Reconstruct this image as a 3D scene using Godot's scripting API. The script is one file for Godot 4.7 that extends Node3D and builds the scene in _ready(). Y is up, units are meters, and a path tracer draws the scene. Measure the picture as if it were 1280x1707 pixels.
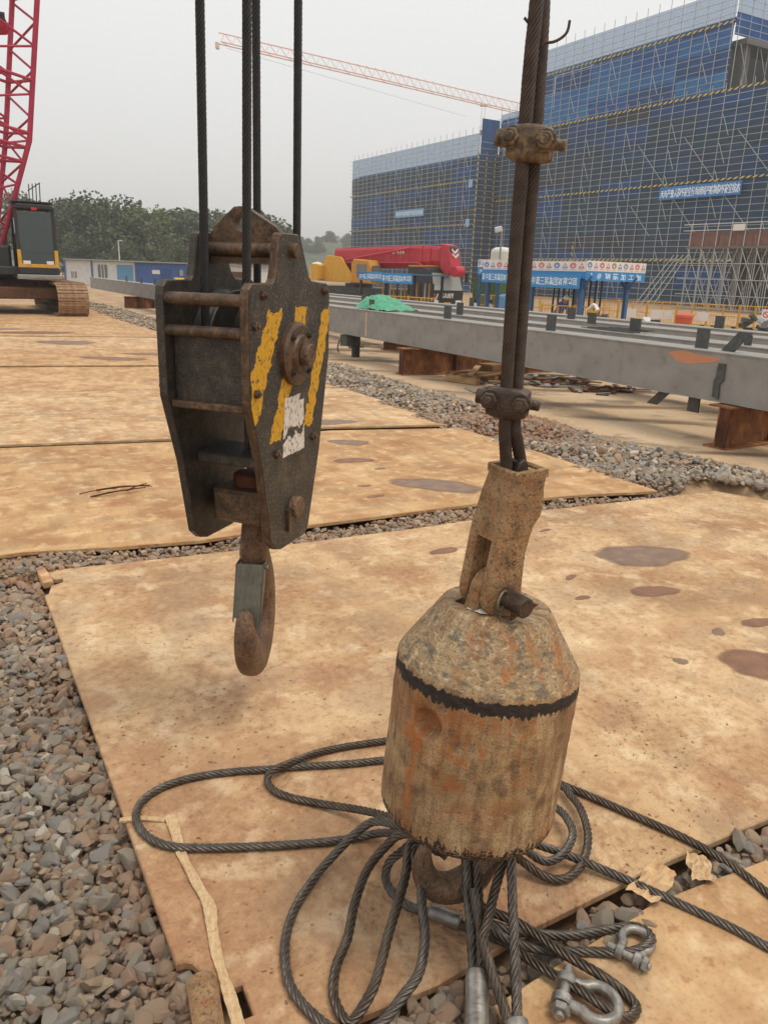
extends Node3D
# A construction yard: a crane's hook block and headache ball over steel road plates, scaffolded buildings behind.

const TH := 0.527802          # heading of the road plates and buildings, radians to the left of the camera
const TAU_ := TAU
var used := {}
var M := {}                   # materials
var rng := RandomNumberGenerator.new()

# ---------- places ----------
func S(a: float, h: float, b: float) -> Vector3:      # yard grid: a across, b along
	return Vector3(cos(TH), 0, -sin(TH)) * a + Vector3(-sin(TH), 0, -cos(TH)) * b + Vector3(0, h, 0)

func site(a: float, h: float, b: float, turn := 0.0) -> Transform3D:
	return Transform3D(Basis(Vector3.UP, TH + turn), S(a, h, b))

func in_view(p: Vector3, margin := 0.0) -> bool:      # is a place inside the photograph's field of view?
	var q: Vector3 = cam_xf.affine_inverse() * p
	if q.z > -0.2: return false
	return absf(q.x / -q.z) < 0.5 + margin and absf(q.y / -q.z) < 0.6668 + margin
var cam_xf := Transform3D()

# ---------- objects ----------
func numbered(n: String) -> String:
	if not used.has(n):
		used[n] = 0
		return n
	used[n] += 1
	return "%s_%03d" % [n, used[n]]

func thing(called: String, label: String, category: String, xf := Transform3D(), group := "") -> Node3D:
	var o := Node3D.new()
	o.name = numbered(called)
	o.transform = xf
	add_child(o)
	o.set_meta("label", label)
	o.set_meta("category", category)
	if group != "": o.set_meta("group", group)
	return o

func structure(called: String, mesh: Mesh, xf := Transform3D()) -> MeshInstance3D:
	var o := MeshInstance3D.new()
	o.name = numbered(called)
	o.mesh = mesh
	o.transform = xf
	add_child(o)
	o.set_meta("kind", "structure")
	return o

func part(parent: Node3D, called: String, st: SurfaceTool, mat: Material) -> MeshInstance3D:
	st.generate_normals()
	var m := st.commit()
	m.surface_set_material(0, mat)
	return inst(parent, called, m)

func inst(parent: Node3D, called: String, m: Mesh, xf := Transform3D()) -> MeshInstance3D:
	var o := MeshInstance3D.new()
	o.name = called
	o.mesh = m
	o.transform = xf
	parent.add_child(o, true)
	return o

func dup(o: Node3D, xf: Transform3D, label: String, group := "") -> Node3D:
	var base := o.name.split("_0")[0]
	var c: Node3D = o.duplicate()
	c.name = numbered(base)
	add_child(c)
	c.transform = xf
	c.set_meta("label", label)
	if group != "": c.set_meta("group", group)
	return c

func mesh_of(st: SurfaceTool, mat: Material) -> ArrayMesh:
	st.generate_normals()
	var m := st.commit()
	m.surface_set_material(0, mat)
	return m

# ---------- shapes ----------
func new_st(flat := false) -> SurfaceTool:
	var st := SurfaceTool.new()
	st.begin(Mesh.PRIMITIVE_TRIANGLES)
	st.set_smooth_group(0xFFFFFFFF if flat else 0)
	return st

func tri(st: SurfaceTool, a: Vector3, b: Vector3, c: Vector3, ua := Vector2.ZERO, ub := Vector2.ZERO, uc := Vector2.ZERO) -> void:
	st.set_uv(ua); st.add_vertex(a)
	st.set_uv(ub); st.add_vertex(b)
	st.set_uv(uc); st.add_vertex(c)

func quad(st: SurfaceTool, a: Vector3, b: Vector3, c: Vector3, d: Vector3, ua := Vector2.ZERO, ub := Vector2.ZERO, uc := Vector2.ZERO, ud := Vector2.ZERO) -> void:
	tri(st, a, b, c, ua, ub, uc)
	tri(st, a, c, d, ua, uc, ud)

func inset(poly: PackedVector2Array, d: float) -> PackedVector2Array:
	var n := poly.size()
	var area := 0.0
	for i in n: area += poly[i].cross(poly[(i + 1) % n])
	var s := signf(area)
	var out := PackedVector2Array()
	for i in n:
		var a := (poly[i] - poly[(i + n - 1) % n]).normalized()
		var b := (poly[(i + 1) % n] - poly[i]).normalized()
		var na := Vector2(-a.y, a.x) * s
		var nb := Vector2(-b.y, b.x) * s
		var m := (na + nb).normalized()
		out.append(poly[i] + m * d / maxf(0.35, m.dot(na)))
	return out

# a polygon in xf's XY plane, pushed along Z by t, its edges chamfered
func prism(st: SurfaceTool, poly: PackedVector2Array, xf: Transform3D, t: float, bev := 0.0) -> void:
	st.set_smooth_group(0xFFFFFFFF)
	var n := poly.size()
	var inn := inset(poly, bev) if bev > 0.0 else poly
	var idx := Geometry2D.triangulate_polygon(inn)
	for z in [0.0, t]:
		for k in range(0, idx.size(), 3):
			var q := [inn[idx[k]], inn[idx[k + 1]], inn[idx[k + 2]]]
			tri(st, xf * Vector3(q[0].x, q[0].y, z), xf * Vector3(q[1].x, q[1].y, z), xf * Vector3(q[2].x, q[2].y, z), q[0], q[1], q[2])
	for i in n:
		var j := (i + 1) % n
		var levels := [[inn, 0.0], [poly, bev], [poly, t - bev], [inn, t]] if bev > 0.0 else [[poly, 0.0], [poly, t]]
		for k in levels.size() - 1:
			var A: PackedVector2Array = levels[k][0]
			var B: PackedVector2Array = levels[k + 1][0]
			quad(st, xf * Vector3(A[i].x, A[i].y, levels[k][1]), xf * Vector3(A[j].x, A[j].y, levels[k][1]), xf * Vector3(B[j].x, B[j].y, levels[k + 1][1]), xf * Vector3(B[i].x, B[i].y, levels[k + 1][1]), A[i], A[j], B[j], B[i])

func rect(w: float, h: float) -> PackedVector2Array:
	return PackedVector2Array([Vector2(-w / 2, -h / 2), Vector2(w / 2, -h / 2), Vector2(w / 2, h / 2), Vector2(-w / 2, h / 2)])

func disc(r: float, n := 16) -> PackedVector2Array:
	var p := PackedVector2Array()
	for i in n: p.append(Vector2.from_angle(TAU * i / n) * r)
	return p

func box(st: SurfaceTool, c: Vector3, s: Vector3, bev := 0.0, basis := Basis()) -> void:
	prism(st, rect(s.x, s.y), Transform3D(basis, c - basis * Vector3(0, 0, s.z / 2)), s.z, bev)

func along(a: Vector3, b: Vector3, hint := Vector3.UP) -> Basis:   # z runs from a to b
	var z := (b - a).normalized()
	if absf(z.dot(hint)) > 0.98: hint = Vector3(1, 0, 0.2)
	var x := hint.cross(z).normalized()
	return Basis(x, z.cross(x), z)

func bar(st: SurfaceTool, a: Vector3, b: Vector3, w: float, h: float, hint := Vector3.UP) -> void:
	var B := along(a, b, hint)
	prism(st, rect(w, h), Transform3D(B, a), a.distance_to(b), 0.0)

func rod(st: SurfaceTool, a: Vector3, b: Vector3, r: float, n := 12, bev := 0.0, r2 := -1.0) -> void:
	var B := along(a, b)
	var L := a.distance_to(b)
	if r2 < 0.0: r2 = r
	var prof := [Vector2(0, 0), Vector2(r - bev, 0), Vector2(r, bev), Vector2(r2, L - bev), Vector2(r2 - bev, L), Vector2(0, L)] if bev > 0.0 else [Vector2(0, 0), Vector2(r, 0), Vector2(r2, L), Vector2(0, L)]
	lathe(st, prof, Transform3D(Basis(B.x, B.z, -B.y), a), n)

# profile of (radius, y) turned round xf's Y; corners stay crisp
func lathe(st: SurfaceTool, prof: Array, xf: Transform3D, n := 24, smooth := true) -> void:
	for k in prof.size() - 1:
		st.set_smooth_group(100 + k if smooth else 0xFFFFFFFF)
		var p: Vector2 = prof[k]
		var q: Vector2 = prof[k + 1]
		for i in n:
			var a := TAU * i / n
			var b := TAU * (i + 1) / n
			var A := Vector3(cos(a), 0, sin(a))
			var B := Vector3(cos(b), 0, sin(b))
			var u0 := Vector2(float(i) / n, p.y)
			var u1 := Vector2(float(i + 1) / n, p.y)
			var u2 := Vector2(float(i + 1) / n, q.y)
			var u3 := Vector2(float(i) / n, q.y)
			if p.x < 1e-5:
				tri(st, xf * Vector3(0, p.y, 0), xf * (B * q.x + Vector3(0, q.y, 0)), xf * (A * q.x + Vector3(0, q.y, 0)), u0, u2, u3)
			elif q.x < 1e-5:
				tri(st, xf * (A * p.x + Vector3(0, p.y, 0)), xf * (B * p.x + Vector3(0, p.y, 0)), xf * Vector3(0, q.y, 0), u0, u1, u2)
			else:
				quad(st, xf * (A * p.x + Vector3(0, p.y, 0)), xf * (B * p.x + Vector3(0, p.y, 0)), xf * (B * q.x + Vector3(0, q.y, 0)), xf * (A * q.x + Vector3(0, q.y, 0)), u0, u1, u2, u3)

func loft(st: SurfaceTool, rings: Array, cap := true, smooth := true) -> void:
	st.set_smooth_group(7 if smooth else 0xFFFFFFFF)
	for k in rings.size() - 1:
		var A: PackedVector3Array = rings[k]
		var B: PackedVector3Array = rings[k + 1]
		var n := A.size()
		for i in n:
			var j := (i + 1) % n
			quad(st, A[i], A[j], B[j], B[i], Vector2(float(i) / n, k), Vector2(float(i + 1) / n, k), Vector2(float(i + 1) / n, k + 1), Vector2(float(i) / n, k + 1))
	if cap:
		st.set_smooth_group(0xFFFFFFFF)
		for R in [rings[0], rings[-1]]:
			var c := Vector3.ZERO
			for p in R: c += p
			c /= R.size()
			for i in R.size(): tri(st, c, R[i], R[(i + 1) % R.size()])

func spline(pts: PackedVector3Array, step: float) -> PackedVector3Array:
	var fine := PackedVector3Array()
	var n := pts.size()
	for i in n - 1:
		var p0 := pts[maxi(i - 1, 0)]
		var p3 := pts[mini(i + 2, n - 1)]
		for k in 14: fine.append(pts[i].cubic_interpolate(pts[i + 1], p0, p3, k / 14.0))
	fine.append(pts[n - 1])
	var out := PackedVector3Array([fine[0]])
	var left := step
	for i in fine.size() - 1:
		var a := fine[i]
		var b := fine[i + 1]
		var d := a.distance_to(b)
		while d >= left and d > 1e-7:
			a = a.lerp(b, left / d)
			d = a.distance_to(b)
			out.append(a)
			left = step
		left -= d
	if out[-1].distance_to(fine[-1]) > step * 0.3: out.append(fine[-1])
	return out

func frames(p: PackedVector3Array) -> Array:
	var out := []
	var x := Vector3.ZERO
	for i in p.size():
		var t := (p[mini(i + 1, p.size() - 1)] - p[maxi(i - 1, 0)]).normalized()
		if i == 0: x = t.cross(Vector3.UP if absf(t.y) < 0.9 else Vector3.RIGHT).normalized()
		x = (x - t * x.dot(t)).normalized()
		out.append([x, t.cross(x)])
	return out

func tube(st: SurfaceTool, p: PackedVector3Array, r: float, n := 8, r2 := -1.0, smooth := true) -> void:
	var fr := frames(p)
	var rings := []
	for i in p.size():
		var ring := PackedVector3Array()
		var rad := r if r2 < 0.0 else lerpf(r, r2, float(i) / (p.size() - 1))
		for k in n:
			var a := TAU * k / n
			ring.append(p[i] + (fr[i][0] * cos(a) + fr[i][1] * sin(a)) * rad)
		rings.append(ring)
	loft(st, rings, true, smooth)

# laid wire rope: round strands that wind about the path, with grooves between them
func rope(st: SurfaceTool, pts: PackedVector3Array, r: float, lay: float, strands := 6, per := 6, wobble := 0.0) -> void:
	var p := spline(pts, lay / (13.0 if strands < 10 else 16.0))
	var fr := frames(p)
	var rings := []
	var rs := r * sin(PI / strands) / (1.0 + sin(PI / strands))
	var rc := r - rs
	var len := 0.0
	for i in p.size():
		if i > 0: len += p[i].distance_to(p[i - 1])
		var ring := PackedVector3Array()
		var tw := TAU * len / lay
		for k in strands * per:
			var a := TAU * k / (strands * per)
			var d := fposmod(a * strands / TAU, 1.0) - 0.5
			var dl := d * TAU / strands
			var q := maxf(0.0, rs * rs - pow(rc * sin(dl), 2))
			var rr := rc * cos(dl) + sqrt(q)
			rr *= 1.0 + wobble * sin(len * 41.0 + a * 3.0)
			ring.append(p[i] + (fr[i][0] * cos(a + tw) + fr[i][1] * sin(a + tw)) * rr)
		rings.append(ring)
	loft(st, rings)

func pts3(f: Array) -> PackedVector3Array:
	var out := PackedVector3Array()
	for i in range(0, f.size(), 3): out.append(Vector3(f[i], f[i + 1], f[i + 2]))
	return out

func hexbolt(st: SurfaceTool, c: Vector3, dir: Vector3, r: float, h: float) -> void:
	var B := along(c, c + dir)
	prism(st, disc(r, 6), Transform3D(B, c), h, h * 0.15)
	rod(st, c + B.z * h, c + B.z * (h + r * 0.45), r * 0.5, 10, r * 0.08)

# ---------- textures ----------
func noise_bytes(w: int, h: int, seed_: int, freq: float, oct := 4, type := FastNoiseLite.TYPE_SIMPLEX_SMOOTH, sx := 1, sy := 1, ret := -1) -> PackedByteArray:
	var nz := FastNoiseLite.new()
	nz.seed = seed_
	nz.noise_type = type
	if sx == 1 and sy == 1 and type != FastNoiseLite.TYPE_CELLULAR:
		while freq < 0.03 and w / sx > 128:                # coarse noise is computed small and enlarged
			freq *= 2.0
			sx *= 2
			sy *= 2
	nz.frequency = freq
	nz.fractal_type = FastNoiseLite.FRACTAL_FBM if oct > 1 else FastNoiseLite.FRACTAL_NONE
	nz.fractal_octaves = oct
	if ret >= 0: nz.cellular_return_type = ret
	var im := nz.get_seamless_image(w / sx, h / sy)
	if sx != 1 or sy != 1: im.resize(w, h, Image.INTERPOLATE_CUBIC)
	im.convert(Image.FORMAT_L8)
	return im.get_data()

func lut(stops: Array) -> PackedInt32Array:            # stops: [0..1, Color] -> 256 RGBA values
	var out := PackedInt32Array()
	out.resize(256)
	for i in 256:
		var x := i / 255.0
		var c: Color = stops[-1][1]
		if x <= stops[0][0]: c = stops[0][1]
		else:
			for k in stops.size() - 1:
				if x <= stops[k + 1][0]:
					c = (stops[k][1] as Color).lerp(stops[k + 1][1], (x - stops[k][0]) / maxf(1e-5, stops[k + 1][0] - stops[k][0]))
					break
		out[i] = (c.r8) | (c.g8 << 8) | (c.b8 << 16) | (c.a8 << 24)
	return out

func ramp(bytes: PackedByteArray, w: int, h: int, stops: Array) -> Image:
	var l := lut(stops)
	var px := PackedInt32Array()
	px.resize(w * h)
	for i in w * h: px[i] = l[bytes[i]]
	return Image.create_from_data(w, h, false, Image.FORMAT_RGBA8, px.to_byte_array())

# layers: [seed, frequency, octaves, stops, (type), (stretch x), (stretch y), (cell return)]
func layered(w: int, h: int, layers: Array, im: Image = null) -> Image:
	for L in layers:
		var b := noise_bytes(w, h, L[0], L[1], L[2], L[4] if L.size() > 4 else FastNoiseLite.TYPE_SIMPLEX_SMOOTH, L[5] if L.size() > 5 else 1, L[6] if L.size() > 6 else 1, L[7] if L.size() > 7 else -1)
		var o := ramp(b, w, h, L[3])
		if im == null: im = o
		else: im.blend_rect(o, Rect2i(0, 0, w, h), Vector2i.ZERO)
	return im

func tex(im: Image) -> ImageTexture:
	return ImageTexture.create_from_image(im)

func c8(r: int, g: int, b: int, a := 255) -> Color:
	return Color(r / 255.0, g / 255.0, b / 255.0, a / 255.0)

func mat(albedo, rough := 0.8, metal := 0.0, scale := 1.0, bump: Texture2D = null, depth := 0.3) -> StandardMaterial3D:
	var m := StandardMaterial3D.new()
	if albedo is Color: m.albedo_color = albedo
	else:
		m.albedo_texture = albedo
	m.roughness = rough
	m.metallic = metal
	if not albedo is Color or bump:
		m.uv1_triplanar = true
		m.uv1_scale = Vector3.ONE * scale
	if bump:
		m.heightmap_enabled = true
		m.heightmap_texture = bump
		m.heightmap_scale = depth
	return m

func tinted(m: StandardMaterial3D, c: Color) -> StandardMaterial3D:
	var n: StandardMaterial3D = m.duplicate()
	n.albedo_color = c
	return n

func _ready() -> void:
	rng.seed = 20240
	# camera: hand-held, a little rolled
	var pitch := deg_to_rad(-17.242)
	var roll := deg_to_rad(2.0)
	var cam := Camera3D.new()
	cam.name = "camera"
	cam_xf = Transform3D(Basis(Vector3.RIGHT, pitch) * Basis(Vector3.BACK, roll), Vector3(0, 1.55, 0))
	cam.transform = cam_xf
	cam.fov = 67.39
	cam.near = 0.05
	cam.far = 2500.0
	add_child(cam)
	cam.current = true
	# overcast sky
	var sm := ProceduralSkyMaterial.new()
	sm.sky_top_color = Color(1.0, 1.0, 1.0)
	sm.sky_horizon_color = Color(0.882, 0.879, 0.868)
	sm.sky_curve = 0.16
	sm.ground_bottom_color = Color(0.5, 0.45, 0.38)
	sm.ground_horizon_color = Color(0.72, 0.70, 0.66)
	sm.energy_multiplier = 1.0
	var sky := Sky.new()
	sky.sky_material = sm
	var env := Environment.new()
	env.background_mode = Environment.BG_SKY
	env.sky = sky
	env.tonemap_mode = Environment.TONE_MAPPER_LINEAR
	env.tonemap_exposure = 1.0
	env.ambient_light_source = Environment.AMBIENT_SOURCE_SKY
	env.sdfgi_enabled = true
	env.ssao_enabled = true
	env.ssil_enabled = true
	env.fog_enabled = true
	env.fog_density = 0.0012
	env.fog_light_color = Color(0.86, 0.86, 0.85)
	var we := WorldEnvironment.new()
	we.name = "world"
	we.environment = env
	add_child(we)
	# the sun behind thin cloud, high over the right shoulder
	var sun := DirectionalLight3D.new()
	sun.name = "sun"
	sun.light_energy = 0.56
	sun.light_angular_distance = 26.0
	sun.light_color = Color(1.0, 0.965, 0.91)
	sun.shadow_enabled = true
	sun.transform = Transform3D(Basis.looking_at(Vector3(-0.35, -1.0, -0.10)), Vector3.ZERO)
	add_child(sun)

	make_materials(); print("materials")
	build_ground()
	build_plates()
	build_gravel(); print("gravel")
	build_buildings()
	build_trees()
	build_huts()
	build_tower_crane()
	build_yard(); print("yard")
	build_crawler()
	build_truck()
	build_canopies()
	build_person(); print("person")
	build_block()
	build_ball(); print("ball")
	build_slings()
	build_crumbs()

# ---------- materials ----------
func make_materials() -> void:
	var CELL := FastNoiseLite.TYPE_CELLULAR
	# dried mud over steel plate
	var mud := layered(1024, 1024, mud_layers(0, 2.0))
	var mud_h := ramp(noise_bytes(1024, 1024, 21, 0.03, 5), 1024, 1024, [[0.0, Color.BLACK], [1.0, Color.WHITE]])
	mud_h.blend_rect(ramp(noise_bytes(1024, 1024, 22, 0.16, 3), 1024, 1024, [[0.0, c8(0, 0, 0, 120)], [0.5, c8(120, 120, 120, 60)], [1.0, c8(255, 255, 255, 120)]]), Rect2i(0, 0, 1024, 1024), Vector2i.ZERO)
	var mh := tex(mud_h)
	var mt := tex(mud)
	M.bump = mh
	M.mud = mat(mt, 0.92, 0.0, 0.25)
	M.mud.uv1_triplanar = true
	M.mud.heightmap_enabled = true
	M.mud.heightmap_texture = mh
	M.mud.heightmap_scale = 1.0
	M.mud2 = tinted(M.mud, c8(250, 244, 236)); M.mud2.uv1_offset = Vector3(0.37, 0, 0.61)
	M.mud3 = tinted(M.mud, c8(246, 238, 226)); M.mud3.uv1_offset = Vector3(0.13, 0, 0.27)
	M.near_plate = StandardMaterial3D.new()
	M.near_plate.albedo_texture = tex(near_plate_tex())
	M.near_plate.roughness = 0.9
	M.near_plate.uv1_scale = Vector3(1 / 5.2, -1 / 5.2, 1)
	M.near_plate.uv1_offset = Vector3(0.5, 0.5, 0)
	M.near_plate.heightmap_enabled = true
	M.near_plate.heightmap_texture = tex(Image.create_from_data(2048, 2048, false, Image.FORMAT_L8, noise_bytes(2048, 2048, 341, 0.05, 5)))
	M.near_plate.heightmap_scale = 1.1
	M.wet = mat(tex(layered(256, 256, [[31, 0.02, 4, [[0.0, c8(128, 103, 86)], [0.6, c8(144, 117, 97)], [1.0, c8(160, 130, 104)]]], [32, 0.2, 2, [[0.0, c8(60, 44, 36, 90)], [0.5, c8(60, 44, 36, 0)], [1.0, c8(170, 140, 110, 60)]]]])), 0.55, 0.0, 1.6)
	M.wet.vertex_color_use_as_albedo = true
	M.wet.transparency = BaseMaterial3D.TRANSPARENCY_ALPHA
	M.oil = tinted(M.wet, c8(196, 190, 184))
	M.wet_red = tinted(M.wet, c8(255, 226, 206))
	# soil, yard
	var soil := layered(1024, 1024, [
		[41, 0.004, 5, [[0.0, c8(150, 118, 88)], [0.5, c8(180, 148, 112)], [1.0, c8(202, 172, 134)]]],
		[42, 0.02, 5, [[0.0, c8(112, 90, 72, 150)], [0.4, c8(112, 90, 72, 0)], [0.62, c8(214, 190, 156, 0)], [1.0, c8(214, 190, 156, 140)]]],
		[43, 0.2, 2, [[0.0, c8(70, 54, 42, 90)], [0.5, c8(70, 54, 42, 0)], [1.0, c8(240, 220, 190, 60)]]],
	])
	M.soil = mat(tex(soil), 0.95, 0.0, 0.2, mh, 1.2)
	M.yard = mat(tex(layered(1024, 1024, [
		[51, 0.004, 5, [[0.0, c8(178, 150, 118)], [0.5, c8(198, 170, 136)], [1.0, c8(212, 188, 156)]]],
		[52, 0.007, 5, [[0.0, c8(92, 80, 68, 190)], [0.3, c8(108, 94, 80, 120)], [0.42, c8(120, 104, 86, 0)], [1.0, c8(120, 104, 86, 0)]], FastNoiseLite.TYPE_SIMPLEX_SMOOTH, 2, 1],
		[53, 0.05, 4, [[0.0, c8(226, 206, 178, 0)], [0.6, c8(226, 206, 178, 0)], [1.0, c8(232, 216, 192, 150)]]],
		[54, 0.3, 2, [[0.0, c8(70, 54, 42, 70)], [0.5, c8(70, 54, 42, 0)], [1.0, c8(240, 220, 190, 50)]]],
	])), 0.93, 0.0, 0.16)
	# gravel
	var speck := tex(layered(256, 256, [[61, 0.02, 4, [[0.0, c8(222, 222, 222)], [1.0, c8(255, 255, 255)]]], [62, 0.15, 3, [[0.0, c8(110, 105, 100, 140)], [0.45, c8(110, 105, 100, 0)], [0.65, c8(255, 250, 240, 0)], [1.0, c8(255, 250, 240, 130)]]]]))
	M.stone = mat(speck, 0.88, 0.0, 9.0, mh, 0.25)
	M.stones = []
	for c in [c8(178, 168, 156), c8(194, 180, 161), c8(162, 156, 148), c8(206, 184, 155), c8(186, 160, 134), c8(216, 206, 190), c8(184, 154, 130), c8(168, 157, 141)]:
		M.stones.append(tinted(M.stone, c))
	M.stone_copies = M.stone.duplicate()
	M.stone_copies.vertex_color_use_as_albedo = true
	# greasy painted steel of the hook block
	var grime := layered(1024, 1024, [
		[71, 0.006, 5, [[0.0, c8(44, 42, 39)], [0.5, c8(60, 57, 53)], [1.0, c8(80, 75, 68)]]],
		[72, 0.012, 5, [[0.0, c8(104, 76, 50, 0)], [0.62, c8(104, 76, 50, 0)], [0.8, c8(106, 82, 58, 90)], [1.0, c8(122, 96, 70, 140)]]],
		[73, 0.03, 4, [[0.0, c8(22, 19, 17, 190)], [0.33, c8(22, 19, 17, 0)], [1.0, c8(22, 19, 17, 0)]], FastNoiseLite.TYPE_SIMPLEX_SMOOTH, 1, 4],
		[74, 0.09, 3, [[0.0, c8(150, 136, 116, 0)], [0.67, c8(150, 136, 116, 0)], [0.74, c8(152, 138, 118, 150)], [1.0, c8(176, 160, 138, 190)]]],
		[75, 0.25, 2, [[0.0, c8(10, 8, 8, 120)], [0.5, c8(10, 8, 8, 0)], [1.0, c8(150, 136, 120, 70)]]],
	])
	M.grime_img = grime
	M.grime = mat(tex(grime), 0.45, 0.2, 2.2, mh, 0.16)
	M.grime_edge = tinted(M.grime, c8(255, 246, 232))
	M.grime_edge.albedo_texture = tex(layered(512, 512, [
		[76, 0.012, 5, [[0.0, c8(62, 52, 44)], [0.5, c8(92, 74, 58)], [1.0, c8(128, 102, 78)]]],
		[77, 0.05, 4, [[0.0, c8(28, 23, 20, 200)], [0.4, c8(28, 23, 20, 0)], [0.65, c8(150, 126, 100, 0)], [1.0, c8(160, 138, 112, 170)]]],
	]))
	M.dark_steel = mat(tex(layered(512, 512, [[78, 0.015, 4, [[0.0, c8(30, 27, 25)], [0.6, c8(48, 43, 39)], [1.0, c8(70, 60, 50)]]], [79, 0.12, 3, [[0.0, c8(8, 8, 8, 150)], [0.45, c8(8, 8, 8, 0)], [0.7, c8(110, 92, 74, 0)], [1.0, c8(116, 96, 76, 150)]]]])), 0.5, 0.2, 3.0, mh, 0.1)
	M.hook_steel = mat(tex(layered(512, 512, [
		[81, 0.008, 5, [[0.0, c8(82, 62, 48)], [0.5, c8(116, 90, 70)], [1.0, c8(146, 116, 88)]]],
		[82, 0.03, 4, [[0.0, c8(40, 30, 24, 210)], [0.36, c8(40, 30, 24, 0)], [1.0, c8(40, 30, 24, 0)]], FastNoiseLite.TYPE_SIMPLEX_SMOOTH, 1, 4],
		[83, 0.1, 3, [[0.0, c8(190, 160, 128, 0)], [0.62, c8(190, 160, 128, 0)], [1.0, c8(196, 166, 134, 190)]]],
		[88, 0.05, 5, [[0.0, c8(34, 25, 20, 200)], [0.3, c8(40, 30, 24, 90)], [0.4, c8(40, 30, 24, 0)], [1.0, c8(40, 30, 24, 0)]]],
	])), 0.52, 0.2, 2.5, mh, 0.45)
	M.bare = mat(tex(layered(256, 256, [[84, 0.02, 4, [[0.0, c8(112, 108, 102)], [0.6, c8(152, 148, 141)], [1.0, c8(192, 188, 180)]]], [85, 0.08, 3, [[0.0, c8(66, 58, 50, 190)], [0.4, c8(66, 58, 50, 0)], [1.0, c8(230, 228, 222, 90)]], FastNoiseLite.TYPE_SIMPLEX_SMOOTH, 4, 1]])), 0.42, 0.6, 4.0)
	M.latch = mat(tex(layered(256, 256, [[86, 0.02, 4, [[0.0, c8(92, 90, 78)], [1.0, c8(132, 128, 112)]]], [87, 0.1, 3, [[0.0, c8(70, 58, 44, 170)], [0.42, c8(70, 58, 44, 0)], [1.0, c8(150, 146, 130, 110)]], FastNoiseLite.TYPE_SIMPLEX_SMOOTH, 1, 4]])), 0.45, 0.4, 3.0)
	# cast socket, tan mud and rust
	M.socket = mat(tex(layered(512, 512, [
		[91, 0.008, 5, [[0.0, c8(112, 84, 56)], [0.45, c8(150, 118, 82)], [1.0, c8(182, 150, 108)]]],
		[92, 0.016, 5, [[0.0, c8(148, 84, 44, 0)], [0.6, c8(148, 84, 44, 0)], [0.78, c8(150, 86, 46, 150)], [1.0, c8(158, 92, 50, 200)]]],
		[93, 0.04, 4, [[0.0, c8(56, 42, 32, 220)], [0.32, c8(56, 42, 32, 60)], [0.42, c8(56, 42, 32, 0)], [1.0, c8(56, 42, 32, 0)]]],
		[94, 0.12, 3, [[0.0, c8(210, 184, 140, 0)], [0.6, c8(210, 184, 140, 0)], [1.0, c8(216, 190, 148, 190)]]],
	])), 0.8, 0.0, 3.5, mh, 0.35)
	M.greasy = mat(tex(layered(512, 512, [
		[95, 0.012, 4, [[0.0, c8(46, 36, 30)], [0.5, c8(70, 56, 46)], [1.0, c8(96, 76, 60)]]],
		[96, 0.07, 3, [[0.0, c8(18, 14, 12, 190)], [0.4, c8(18, 14, 12, 0)], [0.66, c8(132, 108, 84, 0)], [1.0, c8(140, 114, 88, 170)]]],
	])), 0.42, 0.2, 4.0, mh, 0.15)
	M.muddy_clip = mat(tex(layered(512, 512, [
		[97, 0.012, 4, [[0.0, c8(84, 68, 49)], [0.5, c8(118, 98, 72)], [1.0, c8(154, 132, 100)]]],
		[98, 0.03, 4, [[0.0, c8(48, 38, 30, 210)], [0.40, c8(48, 38, 30, 120)], [0.62, c8(48, 38, 30, 0)], [1.0, c8(48, 38, 30, 0)]]],
	])), 0.5, 0.1, 3.5, mh, 0.2)
	M.hoist_rope = mat(tex(layered(256, 256, [[101, 0.02, 4, [[0.0, c8(54, 43, 37)], [0.5, c8(74, 60, 51)], [1.0, c8(96, 78, 65)]]], [102, 0.2, 2, [[0.0, c8(14, 11, 10, 150)], [0.5, c8(14, 11, 10, 0)], [1.0, c8(126, 104, 86, 110)]]]])), 0.55, 0.15, 5.0)
	M.block_rope = mat(tex(layered(256, 256, [[103, 0.02, 4, [[0.0, c8(36, 36, 38)], [1.0, c8(58, 57, 57)]]], [104, 0.25, 2, [[0.0, c8(8, 8, 8, 140)], [0.5, c8(8, 8, 8, 0)], [1.0, c8(110, 106, 100, 80)]]]])), 0.5, 0.2, 5.0)
	var slt := layered(512, 512, [[105, 0.01, 5, [[0.0, c8(70, 64, 58)], [0.5, c8(104, 96, 88)], [1.0, c8(140, 130, 119)]]], [106, 0.06, 4, [[0.0, c8(34, 28, 24, 190)], [0.4, c8(34, 28, 24, 0)], [0.62, c8(128, 108, 84, 0)], [1.0, c8(134, 112, 88, 150)]]], [107, 0.3, 2, [[0.0, c8(16, 14, 13, 130)], [0.5, c8(16, 14, 13, 0)], [1.0, c8(170, 164, 158, 110)]]]])
	M.sling = mat(tex(slt), 0.36, 0.55, 5.0)
	M.sling2 = tinted(M.sling, c8(236, 226, 214))
	# yellow, strap, wood, paper
	M.strap = mat(tex(layered(256, 256, [[111, 0.03, 4, [[0.0, c8(192, 158, 116)], [0.5, c8(216, 186, 144)], [1.0, c8(232, 208, 172)]]], [112, 0.1, 3, [[0.0, c8(120, 88, 54, 170)], [0.4, c8(120, 88, 54, 0)], [1.0, c8(236, 212, 172, 90)]], FastNoiseLite.TYPE_SIMPLEX_SMOOTH, 1, 6]])), 0.95, 0.0, 6.0, mh, 0.2)
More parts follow.
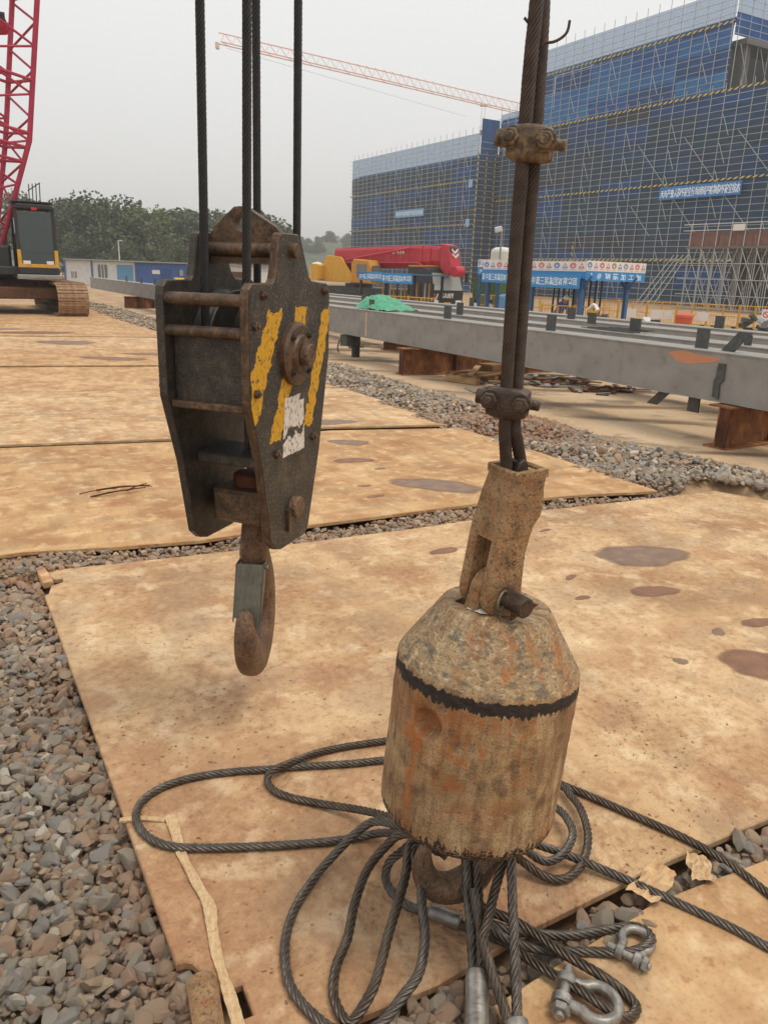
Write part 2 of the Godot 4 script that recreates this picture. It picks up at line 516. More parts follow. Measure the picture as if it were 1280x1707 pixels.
	M.wood = mat(tex(layered(256, 256, [[113, 0.03, 4, [[0.0, c8(150, 118, 80)], [1.0, c8(196, 164, 120)]], FastNoiseLite.TYPE_SIMPLEX_SMOOTH, 6, 1], [114, 0.1, 3, [[0.0, c8(92, 70, 48, 150)], [0.45, c8(92, 70, 48, 0)], [1.0, c8(210, 184, 144, 60)]]]])), 0.9, 0.0, 2.0)
	M.old_wood = tinted(M.wood, c8(190, 176, 158))
	M.paper = mat(tex(layered(256, 256, [[115, 0.02, 4, [[0.0, c8(186, 150, 108)], [0.5, c8(204, 170, 128)], [1.0, c8(220, 192, 152)]]]])), 0.95, 0.0, 4.0)
	M.white = mat(c8(228, 226, 220), 0.7)
	# girders and rust
	M.girder = mat(tex(layered(512, 512, [
		[121, 0.006, 5, [[0.0, c8(136, 134, 130)], [0.5, c8(147, 145, 141)], [1.0, c8(157, 155, 150)]]],
		[122, 0.012, 4, [[0.0, c8(110, 104, 98, 110)], [0.32, c8(110, 104, 98, 0)], [0.76, c8(172, 150, 124, 0)], [1.0, c8(176, 152, 124, 110)]]],
		[123, 0.14, 2, [[0.0, c8(90, 88, 84, 50)], [0.5, c8(90, 88, 84, 0)], [1.0, c8(180, 178, 172, 45)]]],
	])), 0.68, 0.0, 0.7)
	M.plate_dark = mat(tex(layered(256, 256, [[124, 0.02, 4, [[0.0, c8(66, 68, 68)], [1.0, c8(90, 92, 90)]]], [125, 0.1, 3, [[0.0, c8(120, 100, 80, 0)], [0.68, c8(120, 100, 80, 0)], [1.0, c8(130, 108, 84, 150)]]]])), 0.7, 0.0, 2.0)
	M.primer = mat(c8(196, 138, 104), 0.8)
	M.rust = mat(tex(layered(512, 512, [
		[126, 0.007, 5, [[0.0, c8(104, 64, 38)], [0.5, c8(140, 90, 54)], [1.0, c8(170, 116, 72)]]],
		[127, 0.02, 4, [[0.0, c8(72, 46, 30, 190)], [0.4, c8(72, 46, 30, 0)], [0.65, c8(190, 150, 104, 0)], [1.0, c8(198, 158, 112, 150)]], FastNoiseLite.TYPE_SIMPLEX_SMOOTH, 1, 3],
	])), 0.88, 0.0, 0.9, mh, 0.2)
	M.rust_dark = tinted(M.rust, c8(170, 150, 138))
	M.hole = mat(c8(226, 226, 222), 0.8)
	# paints
	M.red = mat(tex(layered(256, 256, [[131, 0.02, 4, [[0.0, c8(176, 34, 52)], [1.0, c8(202, 48, 68)]]], [132, 0.08, 3, [[0.0, c8(120, 24, 34, 150)], [0.36, c8(120, 24, 34, 0)], [1.0, c8(222, 110, 112, 60)]]]])), 0.5, 0.0, 0.6)
	M.boom_red = mat(tex(layered(256, 256, [[133, 0.02, 4, [[0.0, c8(164, 34, 66)], [1.0, c8(192, 52, 84)]]], [134, 0.06, 3, [[0.0, c8(92, 24, 40, 170)], [0.36, c8(92, 24, 40, 0)], [1.0, c8(222, 130, 140, 60)]]]])), 0.6, 0.0, 0.8)
	M.yellow = mat(tex(layered(256, 256, [[135, 0.02, 4, [[0.0, c8(206, 150, 38)], [1.0, c8(228, 176, 52)]]], [136, 0.08, 3, [[0.0, c8(140, 100, 40, 150)], [0.36, c8(140, 100, 40, 0)], [1.0, c8(240, 206, 120, 70)]]]])), 0.55, 0.0, 0.8)
	M.ochre = tinted(M.yellow, c8(236, 214, 180))
	M.black = mat(tex(layered(256, 256, [[137, 0.03, 4, [[0.0, c8(30, 31, 33)], [1.0, c8(52, 52, 53)]]], [138, 0.1, 3, [[0.0, c8(120, 108, 92, 0)], [0.7, c8(120, 108, 92, 0)], [1.0, c8(130, 116, 98, 120)]]]])), 0.6, 0.0, 1.0)
	M.glass = mat(c8(96, 108, 112), 0.12, 0.0)
	M.glass.metallic_specular = 0.8
	M.cab_glass = mat(c8(70, 84, 86, 130), 0.06)
	M.cab_glass.transparency = BaseMaterial3D.TRANSPARENCY_ALPHA
	M.cab_glass.metallic_specular = 0.8
	M.track = mat(tex(layered(256, 256, [[139, 0.03, 4, [[0.0, c8(136, 104, 78)], [0.5, c8(168, 136, 106)], [1.0, c8(196, 164, 130)]]], [140, 0.12, 3, [[0.0, c8(80, 58, 44, 190)], [0.42, c8(80, 58, 44, 0)], [1.0, c8(220, 196, 166, 90)]]]])), 0.9, 0.0, 1.0, mh, 0.5)
	M.mud_steel = tinted(M.track, c8(150, 130, 118))
	M.blue = mat(tex(layered(256, 256, [[141, 0.02, 4, [[0.0, c8(36, 78, 148)], [1.0, c8(50, 96, 168)]]], [142, 0.1, 3, [[0.0, c8(30, 60, 110, 120)], [0.4, c8(30, 60, 110, 0)], [1.0, c8(130, 160, 196, 60)]]]])), 0.6, 0.0, 0.5)
	M.blue_steel = mat(c8(52, 96, 146), 0.55)
	M.white_panel = mat(tex(layered(256, 256, [[143, 0.02, 4, [[0.0, c8(196, 198, 198)], [1.0, c8(222, 222, 220)]]], [144, 0.06, 3, [[0.0, c8(150, 146, 138, 130)], [0.36, c8(150, 146, 138, 0)], [1.0, c8(240, 240, 238, 60)]]]])), 0.7, 0.0, 0.5)
	M.green = mat(c8(58, 92, 48), 0.7)
	M.tarp = mat(tex(layered(256, 256, [[145, 0.03, 4, [[0.0, c8(58, 140, 106)], [0.5, c8(80, 162, 128)], [1.0, c8(116, 184, 150)]]]])), 0.6, 0.0, 1.2)
	M.tank = mat(tex(layered(256, 256, [[146, 0.02, 4, [[0.0, c8(206, 206, 196)], [1.0, c8(228, 227, 218)]]], [147, 0.06, 3, [[0.0, c8(140, 130, 112, 130)], [0.32, c8(140, 130, 112, 0)], [1.0, c8(240, 240, 236, 60)]], FastNoiseLite.TYPE_SIMPLEX_SMOOTH, 1, 6]])), 0.6, 0.0, 0.3)
	M.pipe = mat(c8(186, 188, 186), 0.5, 0.2)
	M.pipe_dull = mat(c8(150, 148, 142), 0.6, 0.1)
	M.concrete = mat(tex(layered(256, 256, [[148, 0.02, 4, [[0.0, c8(104, 102, 98)], [1.0, c8(132, 129, 122)]]], [149, 0.1, 3, [[0.0, c8(70, 68, 64, 120)], [0.4, c8(70, 68, 64, 0)], [1.0, c8(160, 156, 150, 80)]]]])), 0.9, 0.0, 0.2)
	M.core = mat(c8(60, 58, 58), 0.95)
	M.formwork = mat(tex(layered(256, 256, [[150, 0.02, 4, [[0.0, c8(104, 74, 66)], [1.0, c8(136, 98, 84)]]]])), 0.9, 0.0, 0.3)
	M.hazard = mat(hazard_tex(), 0.7, 0.0, 1.0)
	M.hazard.uv1_triplanar = false
	M.nets = []
	for c in [[c8(40, 62, 92), c8(58, 82, 116)], [c8(44, 66, 88), c8(64, 86, 110)], [c8(52, 62, 80), c8(72, 82, 100)], [c8(34, 68, 108), c8(50, 90, 132)], [c8(40, 72, 96), c8(60, 94, 116)]]:
		M.nets.append(net_mat(c[0], c[1], 151 + M.nets.size()))
	M.blue_nets = []
	for c in [[c8(30, 88, 158), c8(50, 112, 182)], [c8(36, 100, 166), c8(60, 128, 192)], [c8(34, 76, 134), c8(52, 100, 160)], [c8(40, 108, 168), c8(64, 134, 192)]]:
		M.blue_nets.append(net_mat(c[0], c[1], 161 + M.blue_nets.size()))
	M.thin_net = mat(c8(112, 158, 204, 112), 0.9)
	M.thin_net.transparency = BaseMaterial3D.TRANSPARENCY_ALPHA
	# plants
	M.bark = mat(c8(92, 82, 70), 0.95)
	M.leaves = []
	for c in [c8(86, 98, 66), c8(76, 90, 64), c8(102, 110, 76), c8(92, 100, 80), c8(114, 122, 82)]:
		var m := mat(c, 0.9)
		m.backlight = Color(0.25, 0.28, 0.15)
		M.leaves.append(m)
	M.hill = mat(tex(layered(512, 512, [[171, 0.03, 5, [[0.0, c8(52, 62, 48)], [0.5, c8(78, 90, 66)], [1.0, c8(104, 116, 84)]]]])), 0.95, 0.0, 0.02, mh, 40.0)

func mud_layers(k: int, f := 1.0) -> Array:
	var SM := FastNoiseLite.TYPE_SIMPLEX_SMOOTH
	var out := [
		[11 + k, 0.0020, 4, [[0.0, c8(168, 132, 96)], [0.3, c8(188, 153, 113)], [0.55, c8(202, 168, 126)], [0.8, c8(209, 177, 136)], [1.0, c8(216, 186, 147)]]],
		[12 + k, 0.0045, 5, [[0.0, c8(160, 112, 78, 150)], [0.34, c8(160, 112, 78, 70)], [0.5, c8(160, 112, 78, 0)], [1.0, c8(160, 112, 78, 0)]]],
		[18 + k, 0.0035, 4, [[0.0, c8(164, 146, 124, 120)], [0.3, c8(164, 146, 124, 60)], [0.42, c8(164, 146, 124, 0)], [1.0, c8(164, 146, 124, 0)]]],
		[13 + k, 0.022, 5, [[0.0, c8(228, 198, 154, 0)], [0.52, c8(228, 198, 154, 0)], [0.75, c8(230, 202, 160, 75)], [1.0, c8(234, 210, 172, 130)]], SM, 7, 2],
		[23 + k, 0.024, 5, [[0.0, c8(150, 108, 74, 110)], [0.4, c8(150, 108, 74, 30)], [0.5, c8(150, 108, 74, 0)], [1.0, c8(150, 108, 74, 0)]], SM, 2, 6],
		[14 + k, 0.03, 5, [[0.0, c8(142, 98, 66, 150)], [0.18, c8(142, 98, 66, 90)], [0.27, c8(142, 98, 66, 0)], [1.0, c8(142, 98, 66, 0)]]],
		[15 + k, 0.012, 6, [[0.0, c8(236, 214, 178, 0)], [0.60, c8(236, 214, 178, 0)], [0.68, c8(236, 214, 178, 60)], [0.78, c8(236, 214, 178, 110)], [1.0, c8(240, 222, 190, 150)]]],
		[16 + k, 0.22, 3, [[0.0, c8(92, 62, 40, 90)], [0.36, c8(120, 80, 50, 0)], [0.66, c8(250, 230, 196, 0)], [1.0, c8(250, 230, 196, 60)]]],
	]
	for L in out: L[1] = minf(L[1] * f, 0.25)
	return out

func near_plate_tex() -> Image:                          # the near plate: damp red soil trodden round the slings, paler dust behind
	var all := mud_layers(300)
	var im := layered(2048, 2048, all.slice(0, 5))
	var w := 1200
	var h := 1000
	var a1 := noise_bytes(w, h, 331, 0.005, 5)
	var a2 := noise_bytes(w, h, 332, 0.03, 5)
	var px := PackedInt32Array()
	px.resize(w * h)
	for y in h:
		var fy := smoothstep(0.1, 0.9, y / float(h))
		for x in w:
			var i := y * w + x
			var f := fy * smoothstep(1.0, 0.55, x / float(w)) * 1.1 - 0.75 + a1[i] / 255.0 * 1.05 + (a2[i] - 128) / 255.0 * 0.7
			var al := int(clampf(f * 1.5, 0.0, 0.55) * 255.0)
			px[i] = 164 | (122 << 8) | (89 << 16) | (al << 24)
	im.blend_rect(Image.create_from_data(w, h, false, Image.FORMAT_RGBA8, px.to_byte_array()), Rect2i(0, 0, w, h), Vector2i(30, 660))
	var SM := FastNoiseLite.TYPE_SIMPLEX_SMOOTH
	all.append([351, 0.05, 5, [[0.0, c8(126, 86, 58, 80)], [0.3, c8(126, 86, 58, 35)], [0.42, c8(126, 86, 58, 0)], [0.6, c8(226, 190, 146, 0)], [0.74, c8(226, 190, 146, 45)], [1.0, c8(232, 200, 160, 80)]]])
	all.append([353, 0.004, 6, [[0.0, c8(150, 122, 96, 120)], [0.36, c8(150, 122, 96, 60)], [0.44, c8(150, 122, 96, 0)], [1.0, c8(150, 122, 96, 0)]]])
	all.append([352, 0.025, 5, [[0.0, c8(110, 74, 50, 0)], [0.475, c8(110, 74, 50, 0)], [0.5, c8(110, 74, 50, 45)], [0.525, c8(110, 74, 50, 0)], [1.0, c8(110, 74, 50, 0)]], SM, 2, 1])
	return layered(2048, 2048, all.slice(5), im)

func net_mat(a: Color, b: Color, s: int) -> StandardMaterial3D:
	return mat(tex(layered(128, 128, [[s, 0.03, 4, [[0.0, a], [1.0, b]]], [s + 40, 0.2, 2, [[0.0, Color(0, 0, 0, 0.25)], [0.5, Color(0, 0, 0, 0)], [1.0, Color(1, 1, 1, 0.08)]]]])), 0.95, 0.0, 0.12)

func hazard_tex() -> ImageTexture:                      # slanting yellow and black bands
	var im := Image.create(64, 64, false, Image.FORMAT_RGBA8)
	for y in 64:
		for x in 64: im.set_pixel(x, y, c8(212, 194, 118) if posmod(x + y, 64) < 32 else c8(38, 38, 38))
	return tex(im)

# ---------- the lettering of the banners, drawn stroke by stroke ----------
const STROKES := {
	"中": "1282 8286 1686 1216 5059", "建": "4181 8185 3383 4585 3787 6088 1131 3124 2434 3419 1899", "三": "1181 2575 0999", "局": "1181 8183 1383 1119 0919 3585 8589 3737 3666 6668 3868",
	"集": "3012 2126 2282 2484 2686 5056 0797 5759 5719 5799", "团": "0191 9199 0999 0109 2373 6368 6337", "有": "0292 5208 3474 7479 3439 3676 3878", "限": "1119 1141 4134 3446 4616 5181 8185 5383 5585 5159 6598",
	"公": "4103 6193 5527 2787 7498", "司": "0181 8189 1363 1565 6568 1868 1518", "钢": "2002 1242 1545 2328 2846 5191 5159 9199 6387 8367", "筋": "2002 1141 6052 5191 1444 1419 4449 1646 1848 5696 9699 7459",
	"加": "0242 4249 2028 2809 5282 8289 5989 5259", "工": "1282 5258 0898", "棚": "0232 1019 1206 3242 4249 3239 3545 6282 8289 6269 6585", "天": "1282 0494 5254 5409 5499",
	"严": "0191 3135 6165 0595 1509", "查": "0292 5055 5205 5295 2575 2578 7578 2878 0999", "人": "5055 5509 5599", "的": "2011 1141 1119 4149 1949 1545 6052 5292 9298 6577",
	"不": "0191 5105 5159 6496", "安": "5051 0191 0103 9193 0595 4219 2579 7429", "全": "5003 5093 2474 2676 0999 5459", "行": "3012 3315 2429 5191 4494 7479", "为": "2132 0383 8389 5018 5567",
	"时": "0141 4148 0848 0108 0444 5393 8089 5566", "防": "0109 0131 3124 2436 3606 7071 4292 6249 6585 8589", "物": "1012 0242 2029 0645 6052 5292 9298 7258 8268", "状": "2029 0112 0516 3494 6059 6499 8192", "态": "0292 5008 5298 3555 1618 3639 3969 8698", "#": "3129 6159 1383 0676", "1": "3151 5159",
}

func strokes(im: Image, ch: String, x: float, y: float, w: float, h: float, th: float, col: Color) -> void:
	if not STROKES.has(ch): return
	for s in (STROKES[ch] as String).split(" "):
		var a := Vector2(int(s[0]), int(s[1])) / 9.0 * Vector2(w, h)
		var b := Vector2(int(s[2]), int(s[3])) / 9.0 * Vector2(w, h)
		var n := int(maxf(1.0, a.distance_to(b)))
		for i in n + 1:
			var p := a.lerp(b, float(i) / n) + Vector2(x, y)
			im.fill_rect(Rect2i(int(p.x - th / 2), int(p.y - th / 2), int(ceil(th)), int(ceil(th))), col)

func banner_img(w: int, h: int, text: String, logo: bool, size: float, bg: Color, fg: Color, left := 0.03, right := 0.97) -> Image:
	var im := Image.create(w, h, false, Image.FORMAT_RGBA8)
	im.fill(bg)
	var ch := h * size
	var y := (h - ch) / 2.0
	var x0 := w * left
	if logo:
		im.fill_rect(Rect2i(int(x0), int(y), int(ch * 0.85), int(ch)), fg)
		for k in 3: im.fill_rect(Rect2i(int(x0 + ch * 0.14), int(y + ch * (0.16 + 0.27 * k)), int(ch * 0.57), int(ch * 0.1)), bg)
		im.fill_rect(Rect2i(int(x0 + ch * 0.37), int(y + ch * 0.16), int(ch * 0.1), int(ch * 0.6)), bg)
		x0 += ch * 1.15
	var n := text.length()
	var step := (w * right - x0) / n
	for i in n: strokes(im, text[i], x0 + step * i + step * 0.06, y, minf(step * 0.84, ch), ch, maxf(2.0, ch * 0.11), fg)
	return im

func banner_mat(im: Image) -> StandardMaterial3D:
	var m := StandardMaterial3D.new()
	m.albedo_texture = tex(im)
	m.roughness = 0.75
	return m

# a flat printed sheet on a thin board: x to the right, y up, facing +z
func board(parent: Node3D, called: String, w: float, h: float, m: Material, xf: Transform3D, t := 0.03) -> MeshInstance3D:
	var st := new_st(true)
	var a := Vector3(-w / 2, -h / 2, t / 2)
	var b := Vector3(w / 2, -h / 2, t / 2)
	var c := Vector3(w / 2, h / 2, t / 2)
	var d := Vector3(-w / 2, h / 2, t / 2)
	var z := Vector3(0, 0, -t)
	quad(st, d, c, b, a, Vector2(0, 0), Vector2(1, 0), Vector2(1, 1), Vector2(0, 1))
	var e := Vector2(0.01, 0.02)
	quad(st, a + z, b + z, c + z, d + z, e, e, e, e)
	quad(st, a, b, b + z, a + z, e, e, e, e); quad(st, b, c, c + z, b + z, e, e, e, e); quad(st, c, d, d + z, c + z, e, e, e, e); quad(st, d, a, a + z, d + z, e, e, e, e)
	var o := part(parent, called, st, m)
	o.transform = xf
	return o

# ---------- ground, plates, gravel ----------
func ground_h(a: float, b: float) -> float:
	var h := -0.12 - 0.48 * smoothstep(16.5, 20.0, a)
	return lerpf(h, -0.6, smoothstep(34.0, 44.0, b))

func build_ground() -> void:
	var xs := [-900.0, -300.0, -120.0, -60.0, -30.0, -15.0]
	for i in 41: xs.append(-8.0 + i * 0.9)
	xs.append_array([32.0, 40.0, 60.0, 90.0, 140.0, 300.0, 900.0])
	var ys := [-900.0, -200.0, -50.0, -20.0]
	for i in 41: ys.append(-8.0 + i * 1.5)
	ys.append_array([58.0, 70.0, 90.0, 120.0, 200.0, 400.0, 900.0])
	var st := new_st()
	var p := func(a: float, b: float) -> Vector3: return S(a, ground_h(a, b) + 0.02 * sin(a * 1.7 + b) * sin(b * 1.3), b)
	for i in xs.size() - 1:
		for j in ys.size() - 1:
			quad(st, p.call(xs[i], ys[j]), p.call(xs[i + 1], ys[j]), p.call(xs[i + 1], ys[j + 1]), p.call(xs[i], ys[j + 1]))
	structure("ground", mesh_of(st, M.soil))
	# beam yard: a hard floor a little above the soil
	var poly := PackedVector2Array([Vector2(6.0, -6), Vector2(16.4, -6), Vector2(16.4, 33), Vector2(6.1, 33), Vector2(5.95, 20), Vector2(6.05, 11), Vector2(5.95, 6)])
	var yt := new_st(true)
	prism(yt, poly, Transform3D(Basis(S(1, 0, 0), S(0, 0, 1), Vector3.UP), Vector3(0, -0.075, 0)), 0.07, 0.01)
	var yf := structure("yard_floor", mesh_of(yt, M.yard))
	for q in [[0, 7.5, 7.2, 1.3, 0.22, -0.55, "oil"], [0, 7.15, 6.25, 1.0, 0.2, -0.6, "oil"], [0, 8.1, 8.4, 1.4, 0.2, -0.5, "oil"], [0, 6.6, 4.6, 0.7, 0.14, -0.55, "oil"], [0, 7.5, 12.4, 1.8, 0.3, -0.5, "oil"], [0, 7.4, 14.6, 2.2, 0.35, -0.5, "oil"]]: stain(yf, -0.005, q)

func plate_label(i: int) -> String:
	return ["muddy steel road plate under the coiled wire slings and hanging ball", "muddy steel plate corner across the stony gap from the slings", "muddy steel road plate with a lifted dark edge and a broken twig", "wide tan steel road plate just beyond the twig plate", "tan steel road plate between the wide plate and the stained plates", "narrow tan steel plate with grey wet streaks", "narrow tan steel plate with a dark oval stain", "steel plate reaching up to the crawler crane tracks", "last muddy steel plate lying under the crawler crane"][i]

func build_plates() -> Array:
	var defs := [
		[[[0.362, 1.10], [0.362, 1.225], [0.428, 1.222], [0.432, 1.305], [0.362, 1.31], [0.358, 1.385], [0.348, 1.412], [0.332, 1.424], [0.315, 1.425], [0.318, 2.6], [0.316, 3.78], [0.335, 3.80], [0.36, 3.90], [0.42, 3.93], [0.425, 3.98], [0.38, 3.985], [0.36, 4.125], [1.04, 4.04], [1.78, 3.97], [2.56, 3.93], [3.49, 3.91], [4.62, 3.80], [5.20, 3.76], [5.36, 3.40], [5.30, 1.0], [3.6, 1.04], [2.03, 1.10], [1.63, 1.12], [1.13, 1.118], [0.825, 1.095], [0.60, 1.11]], 0.0, "near_plate"],
		[[[0.90, 0.99], [1.46, 1.03], [1.88, 0.99], [4.4, 0.93], [4.4, -1.6], [0.88, -1.6]], 0.004, "mud2"],
		[[[-0.2, 4.42], [0.29, 4.42], [0.75, 4.30], [1.20, 4.22], [1.89, 4.22], [3.23, 4.18], [4.1, 4.05], [4.71, 3.90], [4.74, 5.3], [4.70, 6.55], [3.37, 6.90], [1.77, 6.93], [0.38, 7.18], [-0.2, 7.24]], 0.018, "mud3"],
		[[[-0.4, 7.40], [0.38, 7.31], [1.77, 7.05], [3.37, 7.07], [4.79, 6.73], [4.82, 9.5], [2.5, 10.02], [0.61, 10.34], [-0.4, 10.45]], 0.022, "mud"],
		[[[-0.4, 10.56], [0.61, 10.45], [2.5, 10.14], [4.83, 9.68], [4.75, 12.1], [3.12, 12.54], [0.8, 12.98], [-0.4, 13.15]], 0.01, "mud2"],
		[[[-0.4, 13.28], [0.8, 13.10], [3.12, 12.64], [4.7, 12.30], [4.8, 14.9], [3.79, 15.10], [1.0, 15.58], [-0.4, 15.80]], 0.024, "mud3"],
		[[[-0.4, 15.95], [1.0, 15.73], [3.79, 15.24], [4.75, 15.05], [4.75, 17.7], [4.45, 17.75], [1.2, 18.5], [-0.4, 18.8]], 0.008, "mud"],
		[[[-0.6, 18.95], [1.2, 18.66], [4.45, 17.90], [4.8, 17.85], [4.7, 21.6], [1.2, 22.1], [-0.6, 22.4]], 0.014, "mud2"],
		[[[-5.0, 22.7], [1.2, 22.25], [4.7, 21.75], [5.0, 33.0], [-5.0, 33.0]], 0.01, "mud3"],
	]
	var out := []
	for i in defs.size():
		var pl: Array = defs[i][0]
		var c := Vector2.ZERO
		for q in pl: c += Vector2(q[0], q[1]) / pl.size()
		var t := thing("steel_plate", plate_label(i), "steel plate", Transform3D(Basis(Vector3.UP, TH), S(c.x, defs[i][1] - 0.026, c.y)), "steel plates laid as a road")
		var poly := PackedVector2Array()
		for q in pl: poly.append(Vector2(q[0] - c.x, q[1] - c.y))
		var st := new_st(true)
		prism(st, poly, Transform3D(Basis(Vector3(1, 0, 0), Vector3(0, 0, -1), Vector3(0, 1, 0)), Vector3.ZERO), 0.026, 0.004)
		part(t, "plate", st, M[defs[i][2]])
		out.append([t, c, defs[i][1]])
	# lifting bars welded across the notches of the near plate
	var st2 := new_st()
	var o: Node3D = out[0][0]
	var inv := o.transform.affine_inverse()
	var bb := Basis(Vector3.UP, -0.16)
	prism(st2, PackedVector2Array([Vector2(-0.030, -0.17), Vector2(0.030, -0.17), Vector2(0.034, 0.10), Vector2(0.026, 0.125), Vector2(0.006, 0.135), Vector2(-0.018, 0.130), Vector2(-0.034, 0.11)]), Transform3D(bb * Basis(Vector3(1, 0, 0), Vector3(0, 0, -1), Vector3(0, 1, 0)), inv * S(0.335, -0.026, 1.245)), 0.042, 0.012)
	part(o, "lifting_bar", st2, M.socket)
	st2 = new_st(true)
	prism(st2, rect(0.048, 0.22), Transform3D(Basis(Vector3.UP, 0.06) * Basis(Vector3(1, 0, 0), Vector3(0, 0, -1), Vector3(0, 1, 0)), inv * S(0.345, -0.02, 4.03)), 0.036, 0.004)
	part(o, "lifting_bar", st2, M.mud2)
	# damp stains, each with its own ragged outline
	var stains := [
		[0, 3.50, 2.94, 0.30, 0.185, -0.5, "wet"], [0, 3.13, 2.52, 0.14, 0.075, -0.4, "wet_red"], [0, 2.92, 1.74, 0.20, 0.13, -0.3, "wet_red"], [0, 2.62, 1.92, 0.035, 0.03, 0.0, "wet"], [0, 3.30, 2.02, 0.11, 0.05, -0.3, "wet_red"],
		[0, 3.02, 2.04, 0.045, 0.03, 0.3, "wet"], [0, 3.0, 3.62, 0.06, 0.03, 0.4, "wet"], [0, 2.86, 3.42, 0.045, 0.03, 0.0, "wet_red"], [0, 2.78, 3.2, 0.05, 0.03, 0.2, "wet_red"], [0, 2.86, 2.86, 0.05, 0.025, 0.3, "wet_red"], [0, 2.72, 2.62, 0.045, 0.028, 0.0, "wet_red"], [0, 3.28, 3.55, 0.05, 0.02, 0.2, "wet_red"], [0, 2.46, 3.5, 0.1, 0.05, 0.2, "wet_red"], 
		[2, 3.20, 4.70, 0.34, 0.20, -0.75, "wet"], [2, 3.28, 6.32, 0.20, 0.13, -0.4, "wet"], [2, 2.98, 5.66, 0.17, 0.10, -0.3, "wet_red"], [2, 2.68, 4.9, 0.06, 0.03, 0.0, "wet_red"], [2, 2.62, 4.62, 0.07, 0.035, 0.1, "wet_red"], [2, 3.05, 5.32, 0.05, 0.03, 0.0, "wet_red"], [2, 1.3, 4.42, 0.05, 0.03, 0.0, "wet"],
		[3, 3.55, 7.28, 0.26, 0.16, -0.3, "wet"], [5, 2.6, 13.7, 0.55, 0.28, -0.5, "wet_red"], [5, 3.3, 14.3, 0.5, 0.2, -0.4, "wet_red"], [6, 2.3, 16.9, 0.55, 0.5, -0.3, "wet"], [7, 2.0, 19.3, 0.8, 0.45, -0.2, "wet_red"], [7, 1.0, 20.4, 0.9, 0.3, -0.2, "wet"],
	]
	for s in stains: stain(out[s[0]][0], out[s[0]][2], s)
	return out

func stain(pt: Node3D, top: float, s: Array) -> void:      # s: owner, a, b, half sizes, turn, material
	var iv := pt.transform.affine_inverse()
	var st := new_st(true)
	var ring := PackedVector3Array()
	var ph := rng.randf() * 9.0
	for k in 56:
		var an := TAU * k / 56
		var r := 1.0 + 0.13 * sin(an * 2 + ph) + 0.07 * sin(an * 3 + ph * 2.1) + 0.035 * sin(an * 7 + ph * 3.7) + rng.randf_range(-0.02, 0.02)
		var q := (Vector2(cos(an) * s[3], sin(an) * s[4]) * r).rotated(s[5])
		ring.append(iv * S(s[1] + q.x, top + 0.0016, s[2] + q.y))
	var cc := iv * S(s[1], top + 0.0018, s[2])
	# the damp thins out over the last stretch before its edge
	var lv := [[0.0, 0.95], [0.70, 0.9], [0.88, 0.6], [1.0, 0.0]]
	if s[6] == "oil": lv = [[0.0, 0.6], [0.35, 0.5], [0.7, 0.25], [1.0, 0.0]]
	for k in 56:
		for l in 3:
			var j := (k + 1) % 56
			for c in [[l, k], [l, j], [l + 1, j], [l, k], [l + 1, j], [l + 1, k]]:
				st.set_color(Color(1, 1, 1, lv[c[0]][1]))
				st.add_vertex(cc.lerp(ring[c[1]], lv[c[0]][0]))
	part(pt, "damp_stain", st, M[s[6]])

func stone_mesh(seed_: int, m: Material) -> ArrayMesh:
	var r := RandomNumberGenerator.new()
	r.seed = seed_
	var sph := SphereMesh.new()
	sph.radial_segments = 10
	sph.rings = 5
	sph.radius = 1.0
	sph.height = 2.0
	var arr := sph.get_mesh_arrays()
	var vs: PackedVector3Array = arr[Mesh.ARRAY_VERTEX]
	var ix: PackedInt32Array = arr[Mesh.ARRAY_INDEX]
	var planes := []
	for k in 11: planes.append([Vector3(r.randfn(), r.randfn(), r.randfn()).normalized(), r.randf_range(0.34, 0.66)])
	var sc := Vector3(1.0, r.randf_range(0.55, 0.8), r.randf_range(0.6, 0.95))
	for i in vs.size():
		var v := vs[i]
		for pn in planes:
			var d: float = v.dot(pn[0]) - pn[1]
			if d > 0.0: v -= pn[0] * d
		vs[i] = v * sc * 1.55
	var st := new_st(true)
	for k in range(0, ix.size(), 3):
		var a := vs[ix[k]]
		var b := vs[ix[k + 1]]
		var c := vs[ix[k + 2]]
		if (b - a).cross(c - a).length() > 1e-5: tri(st, a, b, c)
	return mesh_of(st, m)

func bed(area: String, a: float, b: float) -> float:     # height of the stones' bed, or -9 outside it
	match area:
		"left":
			if a > 0.335 + 0.02 * sin(b * 9.0) or b > 4.55 + 0.12 * sin(a * 7.0): return -9.0
			return -0.062 + 0.055 * smoothstep(0.3, -0.35, a) + 0.02 * sin(a * 6.0 + b * 2.0) * sin(b * 4.1)
		"front":
			if a > 0.88 and b < 0.985: return -9.0
			return -0.040 + 0.010 * sin(a * 11.0)
		"seam":
			if b < 4.10 - 0.125 * smoothstep(0.3, 2.2, a) - 0.12 * smoothstep(3.2, 4.8, a): return -9.0
			if b > 4.43 - 0.2 * smoothstep(0.3, 1.2, a) - 0.3 * smoothstep(3.2, 4.75, a): return -9.0
			return -0.030 + 0.014 * sin(a * 5.0) + 0.022 * smoothstep(1.6, 0.6, a)
		"strip":
			var w := 0.10 * sin(b * 0.7) + 0.05 * sin(b * 2.3)
			var t := clampf((a - 4.66 - w) / (5.98 - 4.66), 0.0, 1.0)
			if a < 4.60 + w or a > 5.98 + w * 0.4: return -9.0
			if b < 3.84 and a < 5.40 - 0.16 * smoothstep(3.4, 3.8, b): return -9.0
			return -0.06 + 0.16 * sin(PI * t) * (0.75 + 0.25 * sin(b * 1.9)) + 0.03 * sin(a * 9.0 + b * 5.0) + 0.07 * exp(-pow((b - 6.25) / 0.6, 2) - pow((a - 5.3) / 0.4, 2))
	return -9.0

